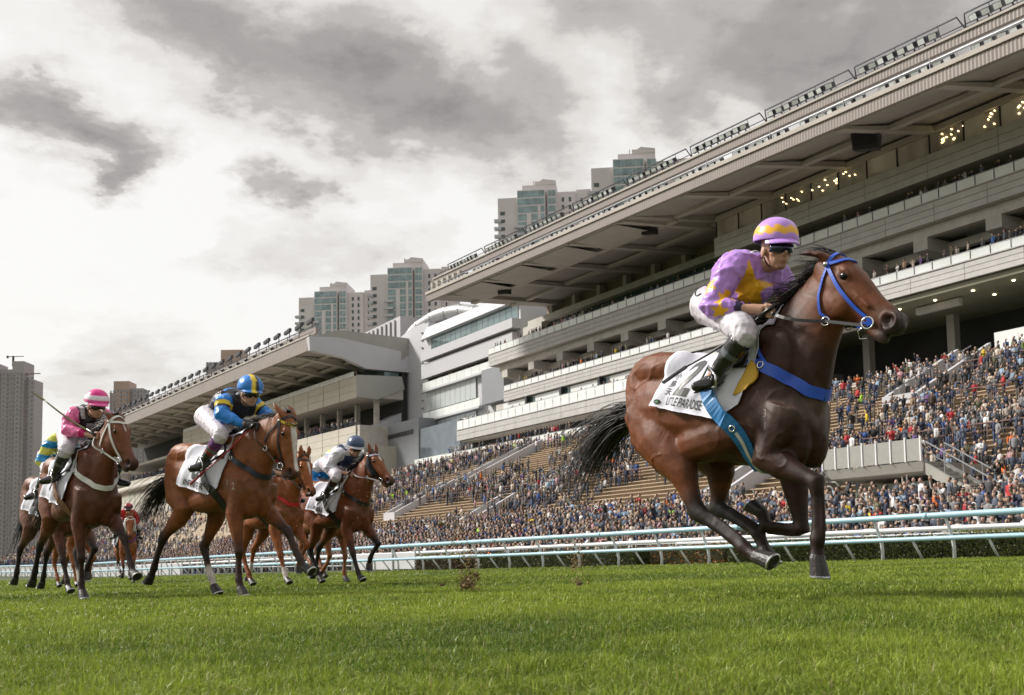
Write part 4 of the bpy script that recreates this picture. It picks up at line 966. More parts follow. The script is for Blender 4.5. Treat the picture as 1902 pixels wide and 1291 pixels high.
def limb(pts, r, n=12, flat=None):
    P_ = np.asarray(pts, float); k = len(P_); t = np.linspace(0, k-1, (k-1)*4+1)
    ip = np.stack([np.interp(t, range(k), P_[:, c]) for c in range(3)], 1); rr = np.interp(t, range(k), r)
    ip2 = ip.copy()
    for _ in range(1): ip2[1:-1] = (ip[:-2]+2*ip[1:-1]+ip[2:])/4
    return [tube(ip2, rr, n=n)]+[ellipsoid(P_[0], (r[0],)*3), ellipsoid(P_[-1], (r[-1],)*3)]
def wrinkle(me, amp, sc, seed=0, stretch=(1, 1, 1)):
    v = coords(me); n_ = normals(me); w_ = vnoise(v*np.array(stretch)+seed, sc, 2); rid = np.exp(-(w_/.16)**2)-.35
    w2 = vnoise(v*np.array(stretch)[[1, 2, 0]]+seed+5, sc*1.7, 2); r2 = np.exp(-(w2/.18)**2)-.35
    setco(me, v+n_*(amp*rid+amp*.6*r2)[:, None])
JM = dict(pelvis=(-.34, 0, 1.78), chest=(-.07, 0, 1.885), neck=(.02, 0, 1.955), head=(.125, 0, 1.985), hpitch=-.18, hyaw=-.36,
          shN=(-.03, -.185, 1.895), elN=(-.115, -.285, 1.645), wrN=(.10, -.17, 1.605), haN=(.20, -.115, 1.585),
          shF=(-.01, .185, 1.895), elF=(.045, .27, 1.665), wrF=(.19, .13, 1.60), haF=(.26, .07, 1.575),
          hipN=(-.33, -.10, 1.75), knN=(.12, -.285, 1.515), anN=(-.13, -.305, 1.285), toN=(-.14, -.43, 1.215),
          hipF=(-.33, .10, 1.75), knF=(.12, .285, 1.515), anF=(-.13, .305, 1.285), toF=(.0, .40, 1.215))
def make_jockey(loc, label, silk, cap, J=None, off=(0, 0, 0), rz=HRZ, voxel=.009, fine=False, glove=False, boot_top=None, skin=(.48, .275, .19), goggles=True, group='jockeys riding in the race', breech=None, lens=(.01, .012, .03)):
    J = dict(JM, **(J or {})); J = {k: (np.array(v, float)+(np.array(off) if k not in ('hpitch', 'hyaw') else 0) if k not in ('hpitch', 'hyaw') else v) for k, v in J.items()}
    root = empty('person', loc, rz, label, 'jockey', group)
    H = J['head']; cp, sp = math.cos(J['hpitch']), math.sin(J['hpitch']); cy, sy_ = math.cos(J['hyaw']), math.sin(J['hyaw'])
    fx = np.array([cp*cy, cp*sy_, sp]); fy = np.array([-sy_, cy, 0]); fz = np.cross(fx, fy); A = np.array([fx, fy, fz])
    def hp(x, y, z): return H+x*fx+y*fy+z*fz
    # ---- body: one skin from head to hands and feet
    S = [ellipsoid(hp(-.005, 0, .03), (.098, .076, .10), A, 16, 12), ellipsoid(hp(.03, 0, -.045), (.064, .058, .072), A, 14, 10), ellipsoid(hp(.055, 0, -.092), (.030, .034, .024), A),
         tube([hp(.082, 0, .012), hp(.104, 0, -.022), hp(.108, 0, -.034)], [.010, .015, .013], [.012, .014, .010], fy, 10), ellipsoid(hp(.092, 0, -.038), (.013, .021, .009), A),
         ellipsoid(hp(.086, 0, -.061), (.012, .024, .006), A), ellipsoid(hp(.083, 0, -.073), (.013, .021, .007), A), ellipsoid(hp(.079, 0, .022), (.02, .055, .012), A)]
    for s_ in (-1, 1):
        S += [ellipsoid(hp(-.005, s_*.077, -.018), (.022, .010, .032), A), ellipsoid(hp(.05, s_*.045, -.02), (.03, .02, .026), A)]
    S += limb([hp(-.02, 0, -.06), (J['neck']+hp(-.04, 0, -.1))/2, J['chest']+(0.02, 0, .02)], [.055, .056, .065])
    S += limb([J['pelvis'], (J['pelvis']+J['chest'])/2, J['chest']], [.085, .09, .11])
    for q in 'NF':
        S += limb([J['chest'], J['sh'+q], J['el'+q], J['wr'+q]], [.075, .048, .036, .024])
        S += limb([J['hip'+q], J['kn'+q], J['an'+q]+(0, 0, .02), J['an'+q]+(J['to'+q]-J['an'+q])*.6+(0, 0, -.02)], [.075, .048, .026, .018])
    hv = .0045 if fine else .008
    for q, s_ in (('N', -1), ('F', 1)):
        w_, h = J['wr'+q], J['ha'+q]; d = h-w_; d /= np.linalg.norm(d); lat = np.array([0, s_, 0])-d*(s_*d[1]); lat /= np.linalg.norm(lat); up = np.cross(d, lat); up = up if up[2] > 0 else -up
        # a fist seen from above: palm, four curled fingers across the rein, thumb on top
        S.append(tube([w_, w_+(h-w_)*.5, h-d*.01], [.024, .032, .036], [.020, .022, .024], up*0+np.array([0, 0, 1.0]), 10))
        for i in range(4):
            b_ = h+np.array([0, 0, .030-.020*i])+d*.005; ln = (.034, .038, .036, .029)[i]
            S.append(tube([b_+lat*.012, b_+d*ln*.9+lat*.010, b_+d*ln*1.15-lat*.016, b_+d*ln*.55-lat*.034, b_+d*.002-lat*.030], [.0105, .0105, .0095, .009, .008], n=8))
        S.append(tube([h-d*.035+up*.012-lat*.018, h+up*.034-lat*.016, h+d*.025+up*.034-lat*.014], [.012, .0115, .009], n=8))
    me = remesh(S, .006 if fine else voxel, 2, .45)
    v = coords(me); C = np.repeat(np.array(skin)[None], len(v), 0)*(1+.08*vnoise(v, 25, 2))[:, None]
    loc_ = (v-H)@A.T
    lip = np.exp(-((loc_[:, 0]-.095)/.03)**2-(loc_[:, 1]/.024)**2-((loc_[:, 2]+.067)/.010)**2); C = C*(1-.6*lip[:, None])+np.array([.30, .09, .08])*.6*lip[:, None]
    ck = np.exp(-((np.abs(loc_[:, 1])-.05)/.025)**2-((loc_[:, 2]+.03)/.03)**2)*(loc_[:, 0] > 0)*.25; C = C*(1-ck[:, None])+np.array([.42, .15, .10])*ck[:, None]
    hairw = sstep(.0, .03, -loc_[:, 0]-.02)*sstep(-.06, -.02, loc_[:, 2])*(np.linalg.norm(loc_, axis=1) < .14); C = C*(1-hairw[:, None])+np.array([.015, .011, .01])*hairw[:, None]
    if glove:
        for q in 'NF':
            g = np.linalg.norm(v-(J['ha'+q]), axis=1) < .10; C[g] = (.03, .03, .035)
    setcol(me, np.clip(C, .003, 1)); link('body', me, root, skin_m, True)
    # ---- silks
    up_ = .012
    def stations(a, b, ts): return [a+(b-a)*t for t in ts]
    sp_ = [J['pelvis']+(0.03, 0, .02), (J['pelvis']*.5+J['chest']*.5)+(-.02, 0, .055), J['chest']+(-.03, 0, .045), J['neck']+(-.045, 0, .005)]
    S = [tube(np.array(sp_), [.125, .155, .185, .085], [.115, .115, .125, .07], (0, 1, 0), 18)]
    S += [ellipsoid(sp_[0], (.10, .12, .10)), ellipsoid(J['chest']+(-.01, 0, -.01), (.14, .175, .13), None, 16, 12), ellipsoid(J['neck']+(-.03, 0, -.03), (.08, .10, .07))]
    S += [ellipsoid((J['chest']+J['pelvis'])/2+(.06, 0, -.04), (.17, .13, .10))]
    for q in 'NF':
        e, wr = J['el'+q], J['wr'+q]; cuff = e+(wr-e)*.86
        S += limb([J['chest']+(J['sh'+q]-J['chest'])*.6, J['sh'+q], J['sh'+q]+(e-J['sh'+q])*.5, e, e+(wr-e)*.5, cuff], [.105, .082, .070, .062, .054, .040])
    ms = remesh(S, voxel, 3, .5); wrinkle(ms, .010, 5.5, 1.3, (.55, 1.2, 1.7)); wrinkle(ms, .0028, 13, 3.3, (1.6, .6, .8)); setcol(ms, np.clip(silk(coords(ms), J), .004, 1)); link('silks', ms, root, cloth_m, True)
    MB().tube([J['neck']+(-.05, 0, -.0), J['neck']+(-.015, 0, .012)], [.060, .052], n=16).build('collar', cloth_white(silk), root, True)
    # ---- breeches and boots
    S = [ellipsoid(J['pelvis']+(-.035, 0, -.01), (.125, .155, .125), None, 16, 12), ellipsoid(J['pelvis']+(.06, 0, -.02), (.10, .13, .10))]
    for q, s_ in (('N', -1), ('F', 1)):
        S += limb([J['hip'+q]+(-.05, s_*.0, 0), J['hip'+q]+(J['kn'+q]-J['hip'+q])*.45, J['kn'+q], J['kn'+q]+(J['an'+q]-J['kn'+q])*.22], [.115, .098, .074, .060])
    mb_ = remesh(S, voxel, 3, .5); wrinkle(mb_, .0048, 7, 8.3, (1.9, 1, .5)); link('breeches', mb_, root, breech or breech_m, True)
    for q, s_ in (('N', -1), ('F', 1)):
        k, a, t = J['kn'+q], J['an'+q], J['to'+q]; u = (a-k)
        sh = np.array([0, 0, -.03]); heel = a-(t-a)*.25+sh
        S = [tube([k+u*.16, k+u*.35, k+u*.6, k+u*.88, a+sh*.4], [.066, .064, .055, .043, .042], n=14)]
        S += limb([heel, a+sh, a+(t-a)*.55+sh*.75, t], [.036, .044, .040, .030])
        mq = remesh(S, .008, 2, .5); wrinkle(mq, .0025, 16, 2.3); vq = coords(mq); par = ((vq-k)@u)/(u@u); Cq = np.repeat(np.array([[.012, .012, .013]]), len(vq), 0)
        if boot_top is not None:
            for c, p0 in boot_top:
                g = par < p0; Cq[g] = c
        gry = (par > .45)*(par < .56); Cq[gry > 0] = (.10, .11, .13)
        setcol(mq, Cq); link('boot', mq, root, boot_m, True)
        dd = t-heel; 
        sl = MB().add(*tube([heel+(0, 0, -.036), a+sh*1.0+(t-a)*.2+(0, 0, -.038), t+(0, 0, -.030)], [.034, .030, .030], [.006, .006, .006], np.cross(dd, (0, 0, 1.0)), 10)).build('boot_sole', blk, root)
    # ---- helmet with its silk cap
    n, m_ = 40, 22; V = []; Fc = []
    for i in range(m_+1):
        ph = (PI*.56)*i/m_
        for j in range(n):
            th = 2*PI*j/n; x, y, z = math.sin(ph)*math.cos(th), math.sin(ph)*math.sin(th), math.cos(ph)
            V.append(hp(-.008+x*.134, y*.113, .062+z*(.112 if z > 0 else .10)))
    for i in range(m_):
        for j in range(n): Fc.append((i*n+j, i*n+(j+1) % n, (i+1)*n+(j+1) % n, (i+1)*n+j))
    V = np.array(V); hm = MB().add(V, Fc).mesh('helmet'); lv = (coords(hm)-H)@A.T
    setco(hm, coords(hm)+normals(hm)*(.0035*vnoise(coords(hm), 18, 2))[:, None]); setcol(hm, np.clip(cap(lv), .004, 1))
    ho = link('helmet', hm, root, helm_m, True); so = ho.modifiers.new('thickness', 'SOLIDIFY'); so.thickness = .008; so.offset = -1
    pk = []
    for i in range(13):
        a = -1.15+2.3*i/12; r1 = .128; o_ = .045*math.cos(a*1.15)+.004
        pk.append([hp(-.006+math.cos(a)*.126, math.sin(a)*.106, .056), hp(.0+math.cos(a)*(r1+o_), math.sin(a)*(.108+o_*.3), .026), hp(.0+math.cos(a)*(r1+o_), math.sin(a)*(.108+o_*.3), .019), hp(-.006+math.cos(a)*.122, math.sin(a)*.104, .034)])
    pm_ = MB().add(*loft(pk)).mesh('peak'); setcol(pm_, np.clip(cap(np.array([(q-H)@A.T for q in coords(pm_)])), .004, 1)); link('peak', pm_, root, helm_m, False)
    if fine: MB().add(*ellipsoid(hp(-.008, 0, .176), (.012, .012, .007), A)).build('cap_button', helm_m, root)
    # ---- goggles and chin strap
    if goggles:
        rr = []
        for i in range(15):
            a = -1.15+2.3*i/14; rr.append([hp(.02+.082*math.cos(a)+dx, .080*math.sin(a)*1.02, z+ .004*math.cos(a)) for dx, z in ((.0, -.040+.016*abs(math.sin(a))+.016*math.exp(-(a/.22)**2)), (.010, -.036+.016*math.exp(-(a/.22)**2)+.014*abs(math.sin(a))), (.014, .004), (.004, .022))])
        MB().add(*loft(rr)).build('goggles', mat('lens_%02x%02x%02x' % tuple(int(255*c) for c in lens), lens, .04, .6, coat=1, spec=.9), root, True)
    MB().add(*ribbon([hp(.01+.0*i, math.sin(a)*.078, -.03-.075*math.cos(a)) for i, a in enumerate(np.linspace(-1.35, 1.35, 15))], .010, [(fz*-math.cos(a)+fy*math.sin(a)) for a in np.linspace(-1.35, 1.35, 15)], .002)).build('chin_strap', blk, root)
    return root, J
def cloth_white(silk): return mat('white_stock', (.7, .7, .72), .6)
def whip(a, b, label, m, loc, rz=HRZ, r=.008):
    a, b = np.array(a, float), np.array(b, float); root = empty('whip', loc, rz, label, 'riding whip')
    t = np.linspace(0, 1, 12)[:, None]; pts = a+(b-a)*t+np.array([0, 0, -.02])*np.sin(PI*t)
    MB().tube(pts, np.linspace(r*1.1, r*.7, 12), n=8).build('shaft', m, root, True)
    MB().tube([a-(b-a)*.06, a, a+(b-a)*.12], [r*1.6, r*1.5, r*1.2], n=8).build('grip', blk, root, True)
    d = (b-a)/np.linalg.norm(b-a)
    MB().add(*ribbon([b, b+d*.10, b+d*.17], .024, np.cross(d, (0, 1, 0)), .005)).build('flap', m, root)
    return root
# ------------------------------------------------------------------ saddlecloth, saddle, girth
def drape(skin, x0t, x1t, x0b, x1b, z_end, n=28, k=44, off=.012, wave=.010, seed=0, a0=-1.0, zr=None, flare=0.0):
    """grid of a cloth laid over the back: u from rear to front, v from the right hem over the spine to the left hem.
    returns array (k+1, n+1, 3) and normals; hem at arc length z_end from the spine"""
    G = np.zeros((k+1, n+1, 3)); Nn = np.zeros_like(G); rg = np.random.default_rng(seed)
    for i in range(k+1):
        v_ = -1+2*i/k
        for j in range(n+1):
            u = j/n; s_ = abs(v_); x = (x0t+(x1t-x0t)*u)*(1-s_)+(x0b+(x1b-x0b)*u)*s_
            ang = v_*z_end(u) if callable(z_end) else v_*z_end
            p, q = skin.around(x, ang, 1.12, off)
            G[i, j] = p; Nn[i, j] = q
    for _ in range(3):
        G[1:-1, 1:-1] = (G[:-2, 1:-1]+G[2:, 1:-1]+G[1:-1, :-2]+G[1:-1, 2:]+4*G[1:-1, 1:-1])/8
        Nn[1:-1, 1:-1] = (Nn[:-2, 1:-1]+Nn[2:, 1:-1]+Nn[1:-1, :-2]+Nn[1:-1, 2:]+4*Nn[1:-1, 1:-1])/8
    Nn /= np.linalg.norm(Nn, axis=2)[..., None]
    vv = np.abs(np.linspace(-1, 1, k+1))[:, None]; uu = np.linspace(0, 1, n+1)[None]
    fold = wave*vv**2*(np.sin(uu*15+seed)+.6*np.sin(uu*27+2*seed)+.7*vnoise(G.reshape(-1, 3), 10, 2).reshape(k+1, n+1))+flare*vv**3
    G = G+Nn*(np.maximum(fold, -.006))[..., None]
    return G, Nn
def grid_mesh(G, Nn, th=.004):
    a, b = G.shape[:2]; v = np.concatenate([(G+Nn*th).reshape(-1, 3), (G-Nn*th*.3).reshape(-1, 3)]); f = []; o = a*b
    for i in range(a-1):
        for j in range(b-1):
            q = (i*b+j, i*b+j+1, (i+1)*b+j+1, (i+1)*b+j); f.append(q); f.append(tuple(o+t for t in q[::-1]))
    for i in range(a-1):
        for j in (0, b-1): q = (i*b+j, (i+1)*b+j, o+(i+1)*b+j, o+i*b+j); f.append(q)
    for j in range(b-1):
        for i in (0, a-1): q = (i*b+j, i*b+j+1, o+i*b+j+1, o+i*b+j); f.append(q)
    return v, f
def on_grid(G, Nn, u, v, off):
    """bilinear point on the draped grid: u 0..1 rear to front, v -1..1 right hem to left hem"""
    a, b = G.shape[0]-1, G.shape[1]-1; fi = np.clip((np.asarray(v)+1)/2*a, 0, a-1e-6); fj = np.clip(np.asarray(u)*b, 0, b-1e-6); i = fi.astype(int); j = fj.astype(int); s_ = (fi-i)[:, None]; t = (fj-j)[:, None]
    P_ = (G[i, j]*(1-s_)+G[i+1, j]*s_)*(1-t)+(G[i, j+1]*(1-s_)+G[i+1, j+1]*s_)*t
    Q = (Nn[i, j]*(1-s_)+Nn[i+1, j]*s_)*(1-t)+(Nn[i, j+1]*(1-s_)+Nn[i+1, j+1]*s_)*t
    return P_+Q*off
def letter(G, Nn, txt, size, uc, vc, m, parent, name='lettering', bold=.0, us=1.0, vs=1.0, off=.008, slant=0.0, side=-1, space=1.0, rot=0.0):
    """print on the right flap: x of the text runs rear to front, y of the text towards the spine"""
    v2, f = text_mesh(txt, size, bold, space)
    if not len(v2): return None
    bm = bmesh.new(); vs_ = [bm.verts.new((p[0], p[1], 0)) for p in v2]
    for q in f:
        try: bm.faces.new([vs_[i] for i in q])
        except ValueError: pass
    bmesh.ops.triangulate(bm, faces=bm.faces); 
    for _ in range(2):
        lg = [e for e in bm.edges if e.calc_length() > .03]
        if lg: bmesh.ops.subdivide_edges(bm, edges=lg, cuts=1)
    bmesh.ops.triangulate(bm, faces=bm.faces)
    me = bpy.data.meshes.new(name); bm.to_mesh(me); bm.free(); p = coords(me); x, y = p[:, 0]*us, p[:, 1]*vs
    if rot: x, y = x*math.cos(rot)-y*math.sin(rot), x*math.sin(rot)+y*math.cos(rot)
    setco(me, on_grid(G, Nn, uc+x+slant*y, side*(vc-y), off)); return link(name, me, parent, m)
# ================================================================== THE RACE
blue_m = mat('blue_strap', (.018, .085, .50), .45, var=.08, scale=8)
blue2_m = mat('blue_girth', (.02, .17, .42), .5, var=.1, scale=8)
cloth_w = mat('white_saddlecloth', (.66, .66, .74), .7, var=.05, scale=8, bump=.15, bscale=30)
yellow_pad = mat('yellow_pad', (.55, .33, .03), .6, var=.08, scale=8)
ink = mat('black_print', (.012, .012, .013), .6)
ink_grey = mat('grey_print', (.075, .075, .075), .45, var=.25, scale=6)
green_dot = mat('green_print', (.10, .28, .10), .6)
white_strap = mat('white_strap', (.62, .61, .58), .6, var=.06, scale=10)
fleece_w = mat('white_fleece', (.72, .71, .69), .95, var=.1, scale=30, bump=.6, bscale=60)
dk_strap = mat('dark_blue_strap', (.012, .014, .03), .4, var=.1)
def pt(O, rz, p):
    c, s_ = math.cos(rz), math.sin(rz); return np.array([O[0]+c*p[0]-s_*p[1], O[1]+s_*p[0]+c*p[1], O[2]+p[2]])

def tack(root, P, name, number, num_col, cloth=cloth_w, girth_m=blk, breast=None, pad=None, seed=0, fine=False, hanzi=None, text_u=(.47, .07, .16), jockey=None, neckstrap=None, breast_w=.05):
    sk = Skin(root)
    if pad is not None:
        for sy in (-1, 1):
            G = np.zeros((13, 7, 3)); Nn = np.zeros_like(G)
            for i, a in enumerate(np.linspace(.72, 1.42, 13)):
                bow = math.sin((a-.72)/.70*PI)**.7
                for j, t in enumerate(np.linspace(0, 1, 7)): G[i, j], Nn[i, j] = sk.around(.02-.02*i/12+t*(.01+.085*bow)+.07*(1-(a-.72)/.7), sy*a, 1.12, .017)
            o = MB().add(*grid_mesh(G, Nn, .007)).build('saddle_pad', pad, root, True)
    G, Nn = drape(sk, -.41, .19, -.61, .03, lambda u: (1.38 if fine else 1.62)+.60*u-.33*max(0, u-.78)/.22, 34 if fine else 20, 60 if fine else 36, .014, .013 if fine else .016, seed, flare=.012)
    cl = MB().add(*grid_mesh(G, Nn)).build('saddlecloth', cloth, root, True)
    u0, us, vs = text_u
    letter(G, Nn, name, 1.0, u0, .945, ink, cl, us=us, vs=vs, bold=.012, off=.0065, space=1.0)
    letter(G, Nn, number, 1.0, (.31 if fine else .41), .80, num_col, cl, 'number', us=.36 if fine else .36, vs=.66, bold=.028, off=.007, slant=.06)
    if hanzi:
        for i, ch in enumerate(hanzi): letter(G, Nn, ch, 1.0, .165-.008*i, .60+.105*i, ink, cl, 'lettering', us=.075, vs=.10, bold=.012, off=.0065)
    if fine:
        for r, m_, o_ in ((.032, ink, .0065), (.013, green_dot, .008)):
            th = np.arange(24)*2*PI/24; q = on_grid(G, Nn, np.r_[.07, .07+r*1.25*np.cos(th)], -np.r_[.93, .93+r*1.1*np.sin(th)], o_)
            MB().add(q, [(0, 1+i, 1+(i+1) % 24) for i in range(24)]).build('emblem', m_, cl)
    # girth over the cloth and round the belly
    pts = []; nn = []
    for a in np.linspace(-1.05, -2*PI+1.05, 60):
        d = abs(a) if abs(a) < PI else 2*PI-abs(a); x = -.16+.18*sstep(1.2, 2.4, d); p, q = sk.around(x, a, 1.12, .052-.040*sstep(1.98, 2.2, d)); dv = np.array([0, math.sin(a), math.cos(a)]); r_ = (p-np.array([x, 0, 1.12]))@dv; lim = .285+.10*max(0, -math.cos(a)); 
        if r_ > lim+.03 and d > 1.3: p = np.array([x, 0, 1.12])+dv*(lim+.02); q = dv
        pts.append(p); nn.append(q)
    pts = np.array(pts); nn = np.array(nn)
    for _ in range(3): pts[1:-1] = (pts[:-2]+2*pts[1:-1]+pts[2:])/4
    MB().add(*ribbon(pts, .085 if fine else .07, nn, .004)).build('girth', girth_m, root)
    if fine:
        MB().add(*ribbon(pts[16:34]+nn[16:34]*.008, .018, nn[16:34], .003)).build('girth_strap', white_strap, root); ring(pts[15]+nn[15]*.012, .016, nn[15], metal_m, root, 'buckle', .005)
    # saddle
    sp = [np.array((x, 0, sk.around(x, 0, 1.12, 0)[0][2]+h)) for x, h in ((-.30, .035), (-.22, .045), (-.1, .035), (.0, .045), (.07, .075), (.11, .07))]
    MB().tube(sp, [.06, .10, .10, .085, .06, .03], 14, [.02, .03, .028, .03, .03, .02], (0, 1, 0)).build('saddle', saddle_m, root, True)
    for sy, q in ((-1, 'N'), (1, 'F')):
        fp = []; 
        for a in np.linspace(.25, .86, 9): fp.append([sk.around(x, sy*a, 1.12, .028)[0] for x in (-.10+.05*a, -.05+.05*a, .01+.06*a, .055+.02*a)])
        fp = np.array(fp); v = fp.reshape(-1, 3); f = [(i*4+j, i*4+j+1, (i+1)*4+j+1, (i+1)*4+j) for i in range(8) for j in range(3)]
        o = MB().add(v, f).build('saddle_flap', saddle_m, root, True); sm_ = o.modifiers.new('thickness', 'SOLIDIFY'); sm_.thickness = .008; sm_.offset = 0
        if jockey is not None:
            a, t = jockey['an'+q], jockey['to'+q]; foot = a+(t-a)*.35+np.array([0, 0, -.055]); top = sk.around(-.02, sy*.85, 1.12, .03)[0]
            MB().add(*ribbon([top, (top+foot)/2+np.array([0, sy*.01, 0]), foot+np.array([0, 0, .11])], .022, (0, sy, .2), .003)).build('stirrup_leather', white_strap if fine else blk, root)
            d = (t-a)/np.linalg.norm(t-a); w_ = np.cross(d, (0, 0, 1)); w_ /= np.linalg.norm(w_)
            MB().tube([foot-w_*.055, foot-w_*.06+np.array([0, 0, .06]), foot+np.array([0, 0, .125]), foot+w_*.06+np.array([0, 0, .06]), foot+w_*.055, foot-w_*.055], .007, 6).build('stirrup', metal_m, root, True)
    if breast is not None:
        for sy in (-1, 1):
            strap(sk, [(-.01, sy*.25, 1.38), (.08, sy*.25, 1.345)], .028, breast, root, 'breastplate', .02)
            strap(sk, [(.07, sy*.25, 1.35), (.16, sy*.24, 1.305), (.26, sy*.20, 1.25), (.31, sy*.14, 1.20), (.355, sy*.06, 1.15), (.365, 0, 1.14)], breast_w, breast, root, 'breastplate', .010)
            strap(sk, [(.0, sy*.02, 1.56), (.05, sy*.10, 1.50), (.12, sy*.16, 1.40), (.215, sy*.18, 1.275)], .020, neckstrap or breast, root, 'neck_strap', .008)
        ring(sk.near((.155, -.25, 1.31), .016)[0], .018, (.1, -1, .2), metal_m, root, 'buckle', .005)
    return sk
def star(x, y, cx, cy, r, rot=0.0, k=.42):
    """inside test of a five pointed star"""
    a = np.arctan2(y-cy, x-cx)-rot; d = np.hypot(x-cx, y-cy); s_ = PI/5; t = np.abs((a % (2*s_))-s_)/s_      # 0 at valley .. 1 at tip
    th = t*s_; ri = k*r; # line from valley (ri at th=0) to tip (r at th=s_)
    x1, y1, x2, y2 = ri, 0.0, r*math.cos(s_), r*math.sin(s_); cs, sn = np.cos(th), np.sin(th)
    den = cs*(y2-y1)-sn*(x2-x1); lim = (x1*(y2-y1)-y1*(x2-x1))/np.where(np.abs(den) < 1e-6, 1e-6, den); return d < np.abs(lim)
LILAC, GOLD = np.array([.47, .25, .70]), np.array([.80, .42, .02])
def silk_lilac(v, J):
    C = np.repeat(LILAC[None], len(v), 0); C *= (1+.10*vnoise(v, 12, 2))[:, None]
    def put(mask, c): C[mask] = c
    ch = J['chest']; armN = seg_dist(v, J['shN'], J['elN'])[0]; foreN = seg_dist(v, J['elN'], J['wrN'])[0]; armF = np.minimum(seg_dist(v, J['shF'], J['elF'])[0], seg_dist(v, J['elF'], J['wrF'])[0])
    arm = (np.minimum(armN, foreN) < .085) & (v[:, 1] < -.155) | ((foreN < .08) & (v[:, 0] > -.2) & (v[:, 1] < -.13)); body = ~arm & (armF > .082)
    # big star on the breast and one on the back, seen from the side
    put(body & (v[:, 2] < ch[2]+.06) & star(.755*v[:, 0]+.655*v[:, 1], v[:, 2], .755*ch[0]-.005, ch[2]-.11, .155, .30, .40), GOLD)
    put(body & (v[:, 2] > ch[2]-.02) & star(v[:, 0], v[:, 1]*1.1, ch[0]-.12, 0, .13, .2), GOLD)
    # stars round the sleeves
    for a, b, t0 in ((J['shN'], J['elN'], .62), (J['elN'], J['wrN'], .42), (J['shF'], J['elF'], .6), (J['elF'], J['wrF'], .4)):
        d, t = seg_dist(v, a, b); ax = (b-a)/np.linalg.norm(b-a); e1 = np.cross(ax, (0, 1, 0)); e1 /= np.linalg.norm(e1); e2 = np.cross(ax, e1); q = v-a; th = np.arctan2(q@e1, q@e2); L_ = np.linalg.norm(b-a)
        for k in range(3):
            c = -PI+.6+k*2.1; dth = (th-c+PI) % (2*PI)-PI; m_ = (d < .10) & star(dth*.062, (q@ax)-(t0+.16*(k-1))*L_, 0, 0, .066, .4+k, .42) & (arm | (armF < .10)); C[m_] = GOLD
    cuff = np.minimum(*[np.linalg.norm(v-(J['el'+q]+(J['wr'+q]-J['el'+q])*.84), axis=1) for q in 'NF']) < .042; C[cuff] = (.03, .015, .06)
    return C
def cap_lilac(l):
    a = np.arctan2(l[:, 1], l[:, 0]); z = l[:, 2]-.085-.0075*np.sin(a*10)
    C = np.repeat(LILAC[None]*1.05, len(l), 0); C[(np.abs(z-.012) < .020)] = GOLD*1.05; C[np.abs(l[:, 2]-.043) < .004] = (.02, .01, .03); return C

riders = []
# ---- the leader
O0 = np.array([1.42, 6.0, .021]); P0 = HorsePose(0, 0, 0, LEGS_MAIN); P0.ears_fwd = False
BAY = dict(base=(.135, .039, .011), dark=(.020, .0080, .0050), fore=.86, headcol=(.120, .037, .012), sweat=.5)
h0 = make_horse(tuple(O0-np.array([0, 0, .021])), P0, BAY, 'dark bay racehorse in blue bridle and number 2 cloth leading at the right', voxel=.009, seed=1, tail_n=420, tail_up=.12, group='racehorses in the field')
JP = dict(pelvis=(-.26, 0, 1.775), hipN=(-.25, -.095, 1.74), hipF=(-.25, .095, 1.74), knN=(.13, -.28, 1.475), anN=(-.085, -.30, 1.285), toN=(-.105, -.43, 1.205), elN=(-.115, -.30, 1.66), wrN=(.075, -.235, 1.632), haN=(.175, -.175, 1.605))
j0, J0 = make_jockey((1.42, 6.0, 0), 'jockey in lilac silks with gold stars crouching on the leading horse', silk_lilac, cap_lilac, JP, fine=True, voxel=.0075, lens=(.012, .022, .075))
sk0 = tack(h0, P0, 'LITTLE PARADISE', '2', ink_grey, girth_m=blue2_m, breast=blue_m, pad=yellow_pad, seed=3, fine=True, hanzi='小鳥天', jockey=J0, text_u=(.385, .058, .15), breast_w=.062)
bridle(h0, P0, sk0, blue_m, blk, hand=(.195, .165, 1.595), w_=.019)
# freeze brand on the shoulder
for ch, x, z in (('3', .185, 1.02), ('1', .190, .95)):
    v2, f = text_mesh(ch, .060, -.001); q = [sk0.side(x+a, z+b, -1, .002)[0] for a, b in v2]; MB().add(q, f).build('brand_mark', mat('pale_brand_hair', (.38, .31, .25), .8), h0)
MB().tube([P0.hd(.43, -.06, -.075), P0.hd(.42, -.11, -.08), P0.hd(.45, -.135, -.07), P0.hd(.475, -.11, -.06)], .0045, 6).build('bit_loop', metal_m, h0, True)
whip((.215, -.195, 1.60), (-.265, -.335, 1.35), 'black riding whip held down along the leading rider\'s boot', blk, (1.42, 6.0, 0))

# maker's mark on the breeches
_bm = [c for c in j0.children if c.name.startswith('breeches')][0].data; _bt = BVHTree.FromPolygons([tuple(q) for q in coords(_bm)], [tuple(p.vertices) for p in _bm.polygons]); _pp, _pn = [], []
for a in np.linspace(.9, 5.4, 16):
    h = _bt.ray_cast(Vector((-.285+.030*math.cos(a), -1, 1.815+.034*math.sin(a))), Vector((0, 1, 0)))
    if h[0] is not None: _pp.append(np.array(h[0])+np.array(h[1])*.004); _pn.append(np.array(h[1]))
MB().add(*ribbon(_pp, .007, _pn, .0015)).build('breeches_mark', ink, j0)
